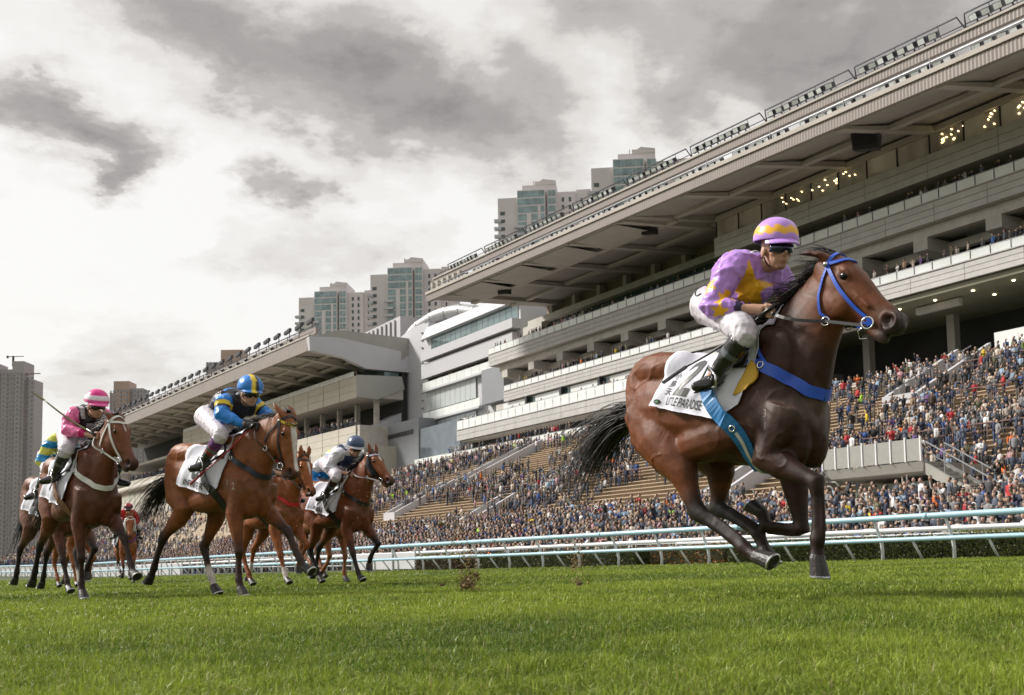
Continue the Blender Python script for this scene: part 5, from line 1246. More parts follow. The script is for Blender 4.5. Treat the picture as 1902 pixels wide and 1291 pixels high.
# ---- leg sets of the chasing horses
def legs_g(ph=0):
    A = [dict(fore=True, y=-.16, y2=-.13, elbow=(.15, .80), knee=(.20, .44), fet=(.185, .19), cor=(.215, .10), toe=(.245, .02), flip=-1),
         dict(fore=True, y=.16, y2=.16, sh=(.25, 1.08), elbow=(.20, .84), knee=(.53, .62), fet=(.70, .36), cor=(.76, .285), toe=(.84, .225), flip=-1),
         dict(fore=False, y=-.16, y2=-.16, stifle=(-.60, .86), hock=(-.98, .60), fet=(-1.13, .30), cor=(-1.18, .22), toe=(-1.22, .14), flip=1),
         dict(fore=False, y=.16, y2=.14, stifle=(-.50, .86), hock=(-.74, .50), fet=(-.60, .19), cor=(-.56, .11), toe=(-.52, .03), flip=-1)]
    B = [dict(fore=True, y=-.16, y2=-.14, sh=(.25, 1.08), elbow=(.16, .80), knee=(.30, .45), fet=(.40, .20), cor=(.44, .13), toe=(.49, .07), flip=-1),
         dict(fore=True, y=.16, y2=.15, sh=(.25, 1.08), elbow=(.20, .82), knee=(.48, .58), fet=(.30, .38), cor=(.27, .30), toe=(.25, .22), flip=-1),
         dict(fore=False, y=-.16, y2=-.14, stifle=(-.50, .86), hock=(-.72, .50), fet=(-.55, .20), cor=(-.50, .12), toe=(-.45, .05), flip=-1),
         dict(fore=False, y=.16, y2=.15, stifle=(-.56, .86), hock=(-.92, .56), fet=(-1.0, .26), cor=(-1.04, .18), toe=(-1.07, .10), flip=1)]
    Cc = [dict(fore=True, y=-.15, y2=-.10, elbow=(.12, .80), knee=(.22, .45), fet=(.03, .26), cor=(-.03, .20), toe=(-.09, .15), flip=1),
          dict(fore=True, y=.15, y2=.12, sh=(.25, 1.08), elbow=(.17, .81), knee=(.28, .44), fet=(.27, .19), cor=(.30, .10), toe=(.33, .02), flip=-1),
          dict(fore=False, y=-.15, y2=-.12, stifle=(-.48, .86), hock=(-.60, .54), fet=(-.32, .32), cor=(-.26, .25), toe=(-.20, .18), flip=-1),
          dict(fore=False, y=.15, y2=.14, stifle=(-.46, .86), hock=(-.56, .55), fet=(-.40, .26), cor=(-.36, .18), toe=(-.31, .10), flip=-1)]
    return (A, B, Cc)[ph]
def ORG(x, y): return np.array([x, y, gz(x)])
def solid(c): return np.array(c, float)

# ---- second: blue cap, white blaze
BLUE, NAVY, YEL = solid((.02, .20, .62)), solid((.022, .020, .032)), solid((.78, .58, .04))
def silk_blue(v, J):
    C = np.repeat(NAVY[None], len(v), 0)
    for q in 'NF':
        d1, t1 = seg_dist(v, J['sh'+q], J['el'+q]); d2, t2 = seg_dist(v, J['el'+q], J['wr'+q]); s_ = 1 if q == 'F' else -1
        on = (np.minimum(d1, d2) < .095) & (v[:, 1]*s_ > .10); par = np.where(d1 < d2, t1, 1+t2)
        C[on] = BLUE; C[on & (par > .18) & (par < .42)] = YEL; C[on & (par >= .42) & (par < .58)] = NAVY
    ch = J['chest']; low = (v[:, 2] < ch[2]-.06) & (np.abs(v[:, 1]) < .15); C[low & (v[:, 0] > ch[0]-.22) & (v[:, 0] < ch[0]-.06)] = YEL
    C[(v[:, 2] > ch[2]+.02) & (np.abs(v[:, 1]) < .12) & (v[:, 0] > ch[0]-.06) & (v[:, 0] < ch[0]-.02)] = BLUE
    return C
def cap_blue(l):
    C = np.repeat(BLUE[None], len(l), 0); C[np.abs(l[:, 1]+.006) < .021] = YEL; C[(l[:, 1] > .015) & (l[:, 1] < .042)] = NAVY; C[np.abs(l[:, 2]-.043) < .006] = BLUE*.5; return C
RB = HRZ+math.radians(14); OB = ORG(-2.6, 10.2)
PB = HorsePose(-.33, -.26, .10, legs_g(0)); PB.ears_fwd = False
hb = make_horse(tuple(OB), PB, dict(base=(.205, .066, .020), dark=(.10, .032, .012), fore=.15, headcol=(.20, .068, .024), legs=.95), 'bay racehorse with a white blaze and a yellow and black browband', .012, RB, 2, blaze=(.09, .47, .044), socks=(3,), tail_n=260, tail_up=.05)
CROUCH = dict(chest=(-.04, 0, 1.845), neck=(.055, 0, 1.905), head=(.165, 0, 1.93), shN=(.0, -.185, 1.85), shF=(.02, .185, 1.85))
ARMS_FWD = dict(CROUCH, hyaw=-.35, hpitch=-.22, elN=(.06, -.25, 1.71), wrN=(.27, -.15, 1.62), haN=(.36, -.10, 1.595), elF=(.10, .25, 1.76), wrF=(.30, .16, 1.66), haF=(.37, .09, 1.63))
jb, JB = make_jockey(tuple(OB), 'jockey in a blue cap with a yellow stripe and dark silks with blue sleeves', silk_blue, cap_blue, ARMS_FWD, rz=RB, glove=True, boot_top=[((.20, .008, .015), .66), ((.10, .014, .14), .42)], lens=(.012, .010, .010))
skb = tack(hb, PB, 'INFINITE R', '6', ink, girth_m=blk, breast=dk_strap, seed=5, jockey=JB, text_u=(.45, .10, .15))
brow_y = mat('yellow_browband', (.62, .47, .03), .5)
bridle(hb, PB, skb, blk, mat('brown_rein', (.06, .03, .02), .5), hand=(.37, .10, 1.60), brow=brow_y, w_=.022)
dm_ = MB()
for sy in (-1, 1):
    a, b = PB.hd(.085, .105, 0), PB.hd(.06, .07, sy*.07)
    for t in np.linspace(.1, 1, 6):
        q, n_ = skb.near(a+(b-a)*t, .016); dm_.add(*ellipsoid(q, (.006, .006, .011), n=6, m=4))
dm_.build('browband_stud', blk, hb)
whip(tuple(JB['haN']+np.array([.01, -.03, .0])), (-.05, -.36, 1.18), 'red and black whip pointing down beside the blazed bay\'s shoulder', mat('red_whip', (.30, .02, .02), .4), tuple(OB), RB, .009)
for i, (ch, dx) in enumerate((('1', -.03), ('2', .03))):
    v2, f = text_mesh(ch, .09, .0); q = [skb.side(.17+dx*1.5+a, 1.05-i*.04+b, -1, .003)[0] for a, b in v2]; MB().add(q, f).build('brand_mark', MATS['pale_brand_hair'], hb)

# ---- third: pink silks, white bridle
PINK, PBLK = solid((.78, .16, .38)), solid((.022, .02, .024))
def silk_pink(v, J):
    C = np.repeat(PBLK[None], len(v), 0)
    for q in 'NF':
        d1, t1 = seg_dist(v, J['sh'+q], J['el'+q]); d2, t2 = seg_dist(v, J['el'+q], J['wr'+q]); s_ = 1 if q == 'F' else -1
        on = (np.minimum(d1, d2) < .095) & (v[:, 1]*s_ > .11); par = np.where(d1 < d2, t1, 1+t2); C[on] = PINK; C[on & (par > 1.72)] = (.55, .01, .14)
    ch = J['chest']; C[(v[:, 2] > ch[2]-.02) & (np.abs(np.abs(v[:, 1])-.10) < .022)] = (.5, .5, .55); C[(v[:, 2] < ch[2]-.06) & (np.abs(v[:, 1]) < .06)] = (.42, .42, .46)
    return C
def cap_pink(l):
    C = np.repeat(solid((.68, .015, .22))[None], len(l), 0); z = l[:, 2]; C[(z > .075) & (z < .115)] = (.78, .72, .80); C[z <= .075] = (.75, .10, .34); return C
RP = HRZ+math.radians(4); OP = ORG(-4.33, 11.0)
PP = HorsePose(-.03, -.22, .30, legs_g(0)); PP.ears_fwd = False
hp_ = make_horse(tuple(OP), PP, dict(base=(.135, .040, .014), dark=(.045, .014, .008), fore=.35, headcol=(.145, .048, .019)), 'bay racehorse in a white bridle with a white breast strap', .012, RP, 3, blaze=(.08, .17, .018), socks=(3,), tail_n=220, tail_up=-.1)
jp, JPk = make_jockey(tuple(OP), 'jockey in pink and black silks with a pink cap banded in white', silk_pink, cap_pink, dict(hyaw=-.10, hpitch=-.22, chest=(-.05, 0, 1.87), head=(.15, 0, 1.975), elN=(.02, -.25, 1.73), wrN=(.25, -.13, 1.67), haN=(.34, -.08, 1.655), elF=(.02, .25, 1.73), wrF=(.27, .14, 1.66), haF=(.36, .09, 1.64)), rz=RP, lens=(.02, .012, .012))
skp = tack(hp_, PP, 'L 7 N', '7', ink, girth_m=mat('white_girth', (.5, .5, .52), .6), breast=fleece_w, seed=6, jockey=JPk, text_u=(.42, .10, .15), breast_w=.05, neckstrap=white_strap) if False else tack(hp_, PP, '', '7', ink, girth_m=mat('tan_girth', (.20, .10, .05), .6), breast=fleece_w, seed=6, jockey=JPk, breast_w=.052, neckstrap=white_strap)
bridle(hp_, PP, skp, white_strap, white_strap, hand=(.36, .09, 1.64), w_=.024)
whip(tuple(JPk['haN']+np.array([.0, -.02, .02])), (-.20, -.40, 2.05), 'olive whip raised backwards past the pink capped rider\'s shoulder', mat('olive_whip', (.14, .12, .045), .5), tuple(OP), RP, .011)

# ---- fourth: white and navy silks, black cheek fleece
WHT, DNV = solid((.62, .63, .70)), solid((.035, .05, .11))
def silk_white(v, J):
    C = np.repeat(WHT[None], len(v), 0); ch = J['chest']
    C[(np.abs(v[:, 1]) > .06) & (np.abs(v[:, 1]) < .125) & (v[:, 0] < ch[0]+.10)] = DNV; C[(v[:, 2] < ch[2]-.02) & (v[:, 0] > ch[0]-.05) & (np.abs(v[:, 1]) < .12)] = DNV; return C
def cap_navy(l): C = np.repeat(solid((.055, .085, .17))[None], len(l), 0); C[l[:, 2] < .034] = (.5, .5, .52); return C
RW = HRZ+math.radians(8); OW = ORG(-2.32, 15.2)
PW = HorsePose(-.02, .02, .12, legs_g(1)); PW.ears_fwd = True
hw_ = make_horse(tuple(OW), PW, dict(base=(.165, .045, .013), dark=(.05, .016, .009), fore=.2, headcol=(.19, .060, .022)), 'bay racehorse with black cheek fleece and a pale browband', .014, RW, 4, blaze=(.10, .17, .026), detail=1, tail_n=160, tail_up=.1)
jw, JW = make_jockey(tuple(OW), 'jockey in white and navy silks with a plain navy cap', silk_white, cap_navy, dict(CROUCH, hyaw=-.25, hpitch=-.34, haN=(.22, -.13, 1.55), wrN=(.11, -.19, 1.58)), rz=RW, voxel=.011, boot_top=[((.03, .012, .012), .4)], lens=(.014, .012, .012))
skw = tack(hw_, PW, 'NOBLE', '9', ink, girth_m=blk, breast=blk, seed=8, jockey=JW, text_u=(.40, .12, .15), breast_w=.045)
bridle(hw_, PW, skw, blk, mat('grey_rein', (.32, .30, .30), .6), hand=(.25, .10, 1.57), brow=mat('pale_fleece', (.45, .48, .58), .9, bump=.5, bscale=60), w_=.024)
black_fleece = mat('black_fleece', (.010, .010, .012), .95, bump=.6, bscale=60)
for sy in (-1, 1):
    MB().tube([PW.hd(.04, .0, sy*.105), PW.hd(.15, -.06, sy*.115), PW.hd(.27, -.075, sy*.10), PW.hd(.34, -.07, sy*.085)], [.03, .042, .042, .025], 12, [.018, .024, .024, .016]).build('cheek_fleece', black_fleece, hw_, True)
whip(tuple(JW['haN']+np.array([.02, -.02, .03])), (.02, -.30, 1.20), 'pale grey whip held upright by the rider in white silks', mat('grey_whip', (.5, .48, .46), .5), tuple(OW), RW, .010)

# ---- chestnut with a red breast strap, its rider hidden behind the blazed bay's head
CHEST = dict(base=(.25, .075, .020), dark=(.16, .045, .014), fore=.1, headcol=(.27, .085, .026), legs=.25, leg=(.16, .05, .018), hair=mat('chestnut_hair', (.12, .035, .012), .5, var=.3))
def plain(c, c2=None, k=None):
    def f(v, J):
        C = np.repeat(solid(c)[None], len(v), 0)
        if c2 is not None: C[(np.floor((v[:, 0]*.7+v[:, 2])*k) % 2) > 0] = c2
        return C
    return f
def capc(c, c2=None, z0=.11):
    def f(l):
        C = np.repeat(solid(c)[None], len(l), 0)
        if c2 is not None: C[l[:, 2] > z0] = c2
        return C
    return f
red_strap = mat('red_strap', (.5, .02, .02), .5)
RC = HRZ+math.radians(6); OC = ORG(-3.22, 14.8); PC = HorsePose(-.12, -.25, .1, legs_g(1)); PC.ears_fwd = True
hc = make_horse(tuple(OC), PC, CHEST, 'chestnut racehorse with a red breast strap tucked behind the blazed bay', .014, RC, 9, blaze=(.08, .46, .028), socks=(0, 3), tail_n=120)
jc, JC = make_jockey(tuple(OC), 'jockey in red and white silks on the chestnut with the red strap', plain((.5, .03, .03), (.6, .6, .6), 6), capc((.5, .03, .03)), dict(haN=(.22, -.10, 1.55)), rz=RC, voxel=.012)
skc = tack(hc, PC, '', '4', ink, breast=red_strap, seed=9, jockey=JC); bridle(hc, PC, skc, blk, blk, hand=(.22, .10, 1.55), detail=0)
# ---- blue and white silks, yellow topped cap, between the chestnut and the white rider
R9 = HRZ+math.radians(6); O9 = ORG(-2.98, 17.4); P9 = HorsePose(-.22, -.3, 0, legs_g(2)); P9.ears_fwd = True
h9 = make_horse(tuple(O9), P9, dict(CHEST, base=(.22, .08, .028)), 'chestnut racehorse almost hidden between the white rider\'s horse and the red strapped chestnut', .015, R9, 12, tail_n=100, detail=0)
j9, J9 = make_jockey(tuple(O9), 'jockey in bright blue and white silks with a yellow topped cap', plain((.01, .22, .60), (.6, .62, .66), 5), capc((.30, .42, .62), (.72, .62, .06), .12), None, rz=R9, voxel=.012)
sk9 = tack(h9, P9, '', '3', ink, seed=10, jockey=J9); bridle(h9, P9, sk9, blk, blk, hand=(.25, .10, 1.57), detail=0)
# ---- horse behind the pink rider: blue and yellow silks
R6 = HRZ+math.radians(8); O6 = ORG(-5.48, 13.2); P6 = HorsePose(-.1, -.1, 0, legs_g(1)); P6.ears_fwd = True
P6.legs[2] = dict(fore=False, y=-.16, y2=-.18, stifle=(-.60, .87), hock=(-.95, .62), fet=(-1.02, .32), cor=(-1.06, .24), toe=(-1.10, .16), flip=1)
h6 = make_horse(tuple(O6), P6, dict(base=(.13, .044, .018), dark=(.05, .016, .009), fore=.3), 'dark bay racehorse running half hidden behind the pink rider\'s horse', .014, R6, 15, tail_n=140, tail_up=-.4)
def silk_by(v, J):
    C = np.repeat(solid((.02, .26, .55))[None], len(v), 0); C[(np.floor((v[:, 2]+v[:, 0]*.3)*11) % 2) > 0] = (.62, .62, .10); return C
j6, J6 = make_jockey(tuple(O6), 'jockey in blue and yellow hooped silks half hidden behind the pink rider', silk_by, capc((.02, .26, .55)), dict(pelvis=(-.36, 0, 1.80)), rz=R6, voxel=.012)
sk6 = tack(h6, P6, '', '11', ink, seed=14, jockey=J6); bridle(h6, P6, sk6, blk, blk, hand=(.25, .10, 1.57), detail=0)
# ---- chestnut with yellow cloth further behind the pink rider's horse
R8 = HRZ+math.radians(4); O8 = ORG(-8.1, 20); P8 = HorsePose(-.1, -.2, 0, legs_g(1)); P8.ears_fwd = True
h8 = make_horse(tuple(O8), P8, dict(CHEST, base=(.22, .07, .02)), 'chestnut racehorse whose legs show under the pink rider\'s horse', .016, R8, 17, tail_n=90, detail=0)
j8, J8 = make_jockey(tuple(O8), 'jockey in yellow and black silks hidden behind the pink rider', plain((.6, .45, .04), (.02, .02, .02), 7), capc((.6, .45, .04)), None, rz=R8, voxel=.013)
sk8 = tack(h8, P8, '', '8', ink, seed=15, jockey=J8); bridle(h8, P8, sk8, blk, blk, hand=(.25, .10, 1.57), detail=0)
# ---- far chestnut in white cheek fleece, red rider
R7 = HRZ-math.radians(9); O7 = ORG(-10.45, 29.2); P7 = HorsePose(-.12, -.35, -.1, legs_g(2)); P7.ears_fwd = True
h7 = make_horse(tuple(O7), P7, dict(CHEST, legs=.9, leg=(.02, .014, .012)), 'small far chestnut racehorse in white cheek fleece', .016, R7, 19, tail_n=80, detail=0)
j7, J7 = make_jockey(tuple(O7), 'far jockey in red silks with a dark red cap', plain((.48, .015, .015)), capc((.07, .02, .03), (.35, .02, .03)), None, rz=R7, voxel=.013)
sk7 = tack(h7, P7, '', '5', ink, seed=18, jockey=J7, breast=mat('purple_strap', (.12, .03, .20), .6)); bridle(h7, P7, sk7, fleece_w, blk, hand=(.25, .10, 1.57), detail=0)
for sy in (-1, 1):
    MB().tube([P7.hd(.02, .0, sy*.105), P7.hd(.15, -.05, sy*.125), P7.hd(.27, -.07, sy*.115), P7.hd(.36, -.06, sy*.09)], [.04, .055, .055, .03], 12, [.025, .035, .035, .02]).build('cheek_fleece', fleece_w, h7, True)
# ================================================================== TERRACES AND CROWD
TX0, TX1 = -168.0, -12.0
def tz(n):
    """height of the standing surface at depth n in front of the main stand"""
    if n < 47.6: return -.85+math.floor((n-30.5)/1.0)*.255
    return 3.0+math.floor((n-48)/.9)*.9*.446
TER = empty('spectator_terrace', (0, 0, 0), FA.rz, 'stepped concrete spectator terrace with tan bench rows below the grandstand balconies', 'terrace')
rise = mat('terrace_riser', (.30, .255, .20), .85, var=.2, scale=.8)
bench = mat('bench_plank', (.46, .36, .25), .7, var=.18, scale=1.5, stretch=(.2, 4, 4))
for i in range(32):
    n = 48+i*.9; z = 3.0+i*.9*.446
    MB().box((TX0+i*.35, n, z-1.4), (TX1, n+.92, z)).build('terrace_step', terr_m, TER)
    MB().box((TX0+i*.35, n+.50, z+.30), (TX1, n+.88, z+.36)).build('bench', bench, TER)
for i in range(18):
    n = 30.2+i*1.0; MB().box((TX0, n, -1.6), (TX1, n+1.02, -.85+i*.255)).build('apron_step', MATS['apron_paving'], TER)
MB().box((TX0, 47.6, 0), (TX1, 47.98, 3.4)).build('retaining_wall', rise, TER)
TB = empty('spectator_terrace', (0, 0, 0), FB.rz, 'distant stepped terrace in front of the second grandstand', 'terrace')
for i in range(30):
    MB().box((-400, 60+i*1.25, -1), (-196, 60+(i+1)*1.25+.02, 1.4+i*.52)).build('terrace_step', terr_m, TB)
MB().box((-400, 45, -1), (-190, 60, .9)).build('apron_step', MATS['apron_paving'], TB)
# handrails along the terrace
lh = ['brown handrail along the lower third of the crowded terrace', 'brown handrail across the middle of the crowded terrace', 'brown handrail near the top of the crowded terrace']
for lab, n, xa, xb in ((lh[0], 57.1, -160, -13), (lh[1], 65.2, -158, -13), (lh[2], 73.3, -155, -13)):
    r_ = empty('handrail', (0, 0, 0), FA.rz, lab, 'handrail', 'terrace handrails'); z = tz(n); mb = MB()
    mb.tube([(xa, n, z+1.05), (xb, n, z+1.05)], .045, 6); mb.tube([(xa, n, z+.6), (xb, n, z+.6)], .03, 5); mb.build('rail', brown_rail, r_)
    po = MB().tube([(0, 0, 0), (0, 0, 1.05)], .04, 6).mesh('post'); po.materials.append(brown_rail)
    for x in np.arange(xa, xb, 2.4): link('post', po, r_).location = (x, n, z)
def stair_px(px, py, n):
    r_ = ray(px, py); t = n/(r_@FA.n); w_ = CAM+r_*t; return FA.inv(w_)[0]
# white walled stairways cut into the terrace
wl = ['white walled stair wedge at the left end of the terrace', 'long white stair wall high on the terrace left of the tail', 'white stair wall low in the terrace behind the flying turf', 'white stair wall in the terrace behind the dark horse\'s hocks', 'white stair wall near the top right of the terrace', 'small white stair wall far left by the white rider']
for lab, px, py, n0, n1, wd in ((wl[0], 830, 890, 62, 74, 3.2), (wl[1], 1000, 905, 58, 72, 2.4), (wl[2], 830, 985, 48, 54, 2.6), (wl[3], 1265, 945, 48.5, 55, 2.2), (wl[4], 1640, 715, 68, 77, 3.0), (wl[5], 715, 945, 54, 62, 2.8)):
    x = stair_px(px, py, n0); r_ = empty('stair_wall', (0, 0, 0), FA.rz, lab, 'stair wall', 'white stair walls in the terrace')
    zf = lambda n: 3.0+(n-48)*.446
    for q in (0, wd): MB().prism([(n0, zf(n0)-1), (n1, zf(n1)-1), (n1, zf(n1)+1.25), (n0+1, zf(n0)+1.25), (n0, zf(n0)+.7)], x+q, x+q+.35).build('side_wall', white_m, r_)
    MB().prism([(n0-.2, zf(n0)-1), (n0, zf(n0)-1), (n0, zf(n0)+.68), (n0-.2, zf(n0)+.68)], x, x+wd+.35).build('front_wall', white_m, r_)
    mb = MB(); mb.tube([(x+wd/2, n0, zf(n0)+1.3), (x+wd/2, n1, zf(n1)+1.3)], .05, 6)
    for q in np.arange(n0, n1, 2): mb.tube([(x+wd/2, q, zf(q)), (x+wd/2, q, zf(q)+1.3)], .04, 5)
    mb.build('rail', steel_m, r_)
# the concrete landing with stairs on the right
lx = stair_px(1655, 860, 48); LD = empty('stair_landing', (0, 0, 0), FA.rz, 'grey concrete landing with a panelled parapet and two stair flights amid the crowd', 'landing')
cg = mat('landing_concrete', (.33, .325, .29), .8, var=.12, scale=.8, bump=.1)
MB().hexa([(lx-3.2, 46.8, 4.6), (lx+3.0, 46.8, 4.6), (lx+3.0, 52, 4.2), (lx-3.2, 52, 4.2), (lx-3.6, 46.6, 5.1), (lx+3.2, 46.6, 5.1), (lx+3.2, 52, 5.1), (lx-3.6, 52, 5.1)]).build('deck', cg, LD)
MB().box((lx-2.6, 48.05, 1.6), (lx+2.4, 48.3, 4.19)).build('wall', mat('landing_wall_green', (.20, .215, .17), .8, var=.1), LD)
pp = MB().box((0, 0, 0), (.86, .08, 1.15)).mesh('parapet_panel'); pp.materials.append(mat('parapet_panel', (.30, .30, .27), .6, var=.08))
for i in range(7): link('parapet_panel', pp, LD).location = (lx-3.5+i*.95, 46.55, 5.15)
ppo = MB().box((0, 0, 0), (.07, .12, 1.3)).mesh('parapet_post'); ppo.materials.append(white_paint)
for i in range(8): link('parapet_post', ppo, LD).location = (lx-3.59+i*.95, 46.5, 5.11)
for sx, q in ((1, lx+3.3), (-1, lx-3.7)):
    for o_ in (0, 1.5):
        MB().hexa([(q, 46.6+o_, 4.4), (q+sx*5.4, 46.6+o_, 1.2), (q+sx*5.4, 46.8+o_, 1.2), (q, 46.8+o_, 4.4), (q, 46.6+o_, 5.0), (q+sx*5.4, 46.6+o_, 1.8), (q+sx*5.4, 46.8+o_, 1.8), (q, 46.8+o_, 5.0)]).build('stair_string', cg, LD)
        mb = MB(); mb.tube([(q, 46.7+o_, 6.1), (q+sx*5.4, 46.7+o_, 2.9)], .04, 6); mb.tube([(q, 46.7+o_, 5.6), (q+sx*5.4, 46.7+o_, 2.4)], .03, 5)
        for t in np.linspace(0, 1, 6): mb.tube([(q+sx*5.4*t, 46.7+o_, 5.0-3.2*t), (q+sx*5.4*t, 46.7+o_, 6.1-3.2*t)], .03, 5)
        mb.build('stair_rail', steel_m, LD)
    for t in range(14): MB().box((min(q+sx*5.4*t/14, q+sx*5.4*(t+1)/14), 46.82, 4.75-3.2*t/14-.15), (max(q+sx*5.4*t/14, q+sx*5.4*(t+1)/14), 48.08, 4.75-3.2*t/14)).build('tread', cg, LD)

# ---- people
def person_shapes(pose, n=6, rich=False):
    """simple clothed figure facing -Y; returns (parts, ids): 0 top, 1 trousers, 2 skin, 3 hair"""
    L = []; seat = pose == 'sit'; dz = -.36 if seat else 0
    def T(pts, a, b=None, k=n): return tube(np.array(pts, float), a, b, (1, 0, 0), k)
    L.append((T([(0, 0, .86+dz), (0, .0, 1.0+dz), (0, .01, 1.22+dz), (0, .015, 1.38+dz), (0, .02, 1.47+dz)], [.17, .165, .20, .20, .075], [.12, .115, .13, .11, .07], n+2), 0))
    if seat:
        for s in (-1, 1): L.append((T([(s*.09, 0, .50), (s*.11, -.30, .52), (s*.11, -.42, .46), (s*.11, -.44, .05), (s*.11, -.55, .03)], [.09, .08, .07, .05, .04]), 1))
    else:
        for s in (-1, 1): L.append((T([(s*.085, 0, .92), (s*.095, 0, .5), (s*.10, .01, .10), (s*.105, -.10, .03)], [.095, .075, .058, .045]), 1))
    A = {'stand': [(.0, .02, -.28), (.02, -.10, -.52)], 'phone': [(.05, -.16, -.20), (-.06, -.30, .10)], 'fold': [(.03, -.05, -.27), (-.15, -.22, -.22)], 'cheer': [(.10, -.04, .18), (.06, -.10, .42)], 'sit': [(.02, -.08, -.26), (-.06, -.28, -.38)], 'pocket': [(.07, .05, -.26), (.02, -.06, -.44)]}[pose]
    for s in (-1, 1):
        a = A if not (pose == 'cheer' and s == 1) else [(.0, .02, -.28), (.02, -.10, -.52)]
        sh = np.array([s*.20, .015, 1.40+dz]); e = sh+np.array([s*a[0][0], a[0][1], a[0][2]]); h = sh+np.array([s*a[1][0], a[1][1], a[1][2]])
        L.append((T([sh+(0, 0, .03), sh+(e-sh)*.5, e, e+(h-e)*.85], [.065, .062, .052, .042]), 0)); L.append((ellipsoid(h, (.042, .042, .05), None, max(5, n-2), 4), 2))
    L.append((ellipsoid((0, -.015, 1.60+dz), (.080, .095, .115), None, n+2, 6), 2)); L.append((T([(0, .02, 1.42+dz), (0, .01, 1.54+dz)], [.055, .05]), 2))
    L.append((ellipsoid((0, .034, 1.652+dz), (.088, .094, .088), None, n+2, 5), 3))
    return L
TOPS = [('slate', (.075, .09, .125), 14), ('navy', (.018, .024, .055), 20), ('black', (.012, .012, .014), 20), ('dark grey', (.06, .06, .065), 12), ('grey', (.19, .19, .20), 8), ('white', (.60, .60, .60), 10), ('cream', (.48, .42, .36), 6), ('brown', (.085, .055, .04), 4), ('blue', (.03, .08, .25), 5), ('light blue', (.24, .33, .43), 4), ('red', (.38, .025, .03), 2.0), ('pink', (.46, .26, .29), 2), ('olive', (.09, .09, .045), 4), ('orange', (.62, .14, .02), .6), ('yellow', (.65, .48, .03), .5), ('bright green', (.28, .52, .03), .5), ('purple', (.12, .06, .20), 1.5), ('tan', (.28, .20, .13), 3)]
TW = np.array([t[2] for t in TOPS], float); TW /= TW.sum(); TC = np.array([t[1] for t in TOPS])
PANTS = np.array([(.015, .015, .018), (.03, .04, .075), (.06, .06, .065), (.12, .10, .08), (.05, .075, .14)])
SKINS = np.array([(.46, .30, .225), (.38, .245, .18), (.50, .345, .27)])
POSES = ['stand', 'phone', 'fold', 'pocket', 'cheer', 'sit']
# stand-in list of everybody: (world pos, yaw, pose, top index, scale)
rg = np.random.default_rng(42)
def visible(p, m=1.06):
    d = np.asarray(p, float)-CAM; f = d@_F
    if f < 1: return False
    x = 951+FPX*(d@_R)/f; return -60 < x < 1902+140
crowd = []
def add_person(F_, x, n, z, poses, pw):
    p = F_.w(x, n, z)
    if visible(p): crowd.append((p, F_.rz+PI*0+rg.normal(0, .35)-.25, rg.choice(len(POSES), p=pw), rg.choice(len(TOPS), p=TW), rg.normal(.985, .05)))
PWS = np.array([.24, .24, .19, .19, .14, 0]); PWT = np.array([.16, .06, .12, .10, .03, .53]); PWB = np.array([.45, .15, .2, .2, 0, 0])
# trackside apron, packed
for r in range(19):
    n = 31.0+r*.82; z = tz(n); x = TX0
    while x < TX1-2:
        x += rg.uniform(.42, .78)
        dens = .93 if r > 0 else .9
        if abs(x-lx) < 9 and n > 44: continue
        k = vnoise(np.array([[x*.05, n*.1, 3]]), 1, 2)[0]
        if rg.random() < dens-.30*max(0, -k)-(.25 if r > 10 else 0): add_person(FA, x+rg.normal(0, .08), n+rg.normal(0, .12), z, POSES, PWS)
# seated and standing rows of the terrace
for i in range(32):
    n = 48+i*.9; z = 3.0+i*.9*.446; x = TX0+i*.35
    while x < TX1:
        x += rg.uniform(.45, .85)
        k = vnoise(np.array([[x*.045, i*.16, 0]]), 1, 3)[0]+.45*vnoise(np.array([[x*.35, i*.5, 9]]), 1, 2)[0]
        near = sstep(-110, -45, x); rail_row = i in (9, 10, 18, 19, 27, 28, 29)
        dens = .20+.26*near+1.25*k+(.22 if rail_row else 0)-(.12 if i > 22 and x < -80 else 0)
        if abs(x-lx) < 4 and n < 51.5: dens = 0
        if rg.random() < dens:
            st = rail_row or rg.random() < .38
            add_person(FA, x, n+(.2 if st else .62), z+.01 if st else z+.01-.05, POSES, PWS if st else np.array([0, 0, 0, 0, 0, 1.0]))
# second stand's terrace and the balconies
for i in range(30):
    x = -395
    while x < -198:
        x += rg.uniform(.7, 1.5)
        if rg.random() < .42+.6*vnoise(np.array([[x*.04, i*.2, 5]]), 1, 2)[0]: add_person(FB, x, 60.4+i*1.25, 1.4+i*.52, POSES, PWT)
for r in range(8):
    x = -395
    while x < -195:
        x += rg.uniform(.6, 1.3)
        if rg.random() < .75: add_person(FB, x, 46+r*1.6, .92, POSES, PWS)
nb = len(crowd)
for (n, z, x0, x1, d) in ((90.32, 35.55, XL+1, XR, .62), (86.72, 27.45, -145, XR, .40), (81.92, 21.75, -152, -92, .75), (77.12, 16.35, -148, -80, .8), (91.6, 35.25, -125, -84, .5), (88.2, 27.15, -116, -86, .9)):
    x = x0
    while x < x1:
        x += rg.uniform(.45, 1.1)
        if rg.random() < d+1.1*vnoise(np.array([[x*.08, n, z]]), 1, 2)[0]-.1: add_person(FA, x, n+rg.uniform(-.05, .25), z, POSES, PWB)
for (n, z, d) in ((101.5, 39.1, .5), (100.8, 29.3, .85), (102.0, 29.3, .7)):
    x = -372 if z < 30 else -316
    while x < E1-2:
        x += rg.uniform(.5, 1.2)
        if rg.random() < d: add_person(FB, x, n, z, POSES, PWB)
x = -196
while x < -166:
    x += rg.uniform(.5, 1.2)
    if rg.random() < .7: add_person(FA, x, 98.0-.35, 35.6, POSES, PWB)
for i in range(26): add_person(FA, rg.uniform(-85, -35), 80.6+rg.uniform(0, .9), 15.3, POSES, PWB)
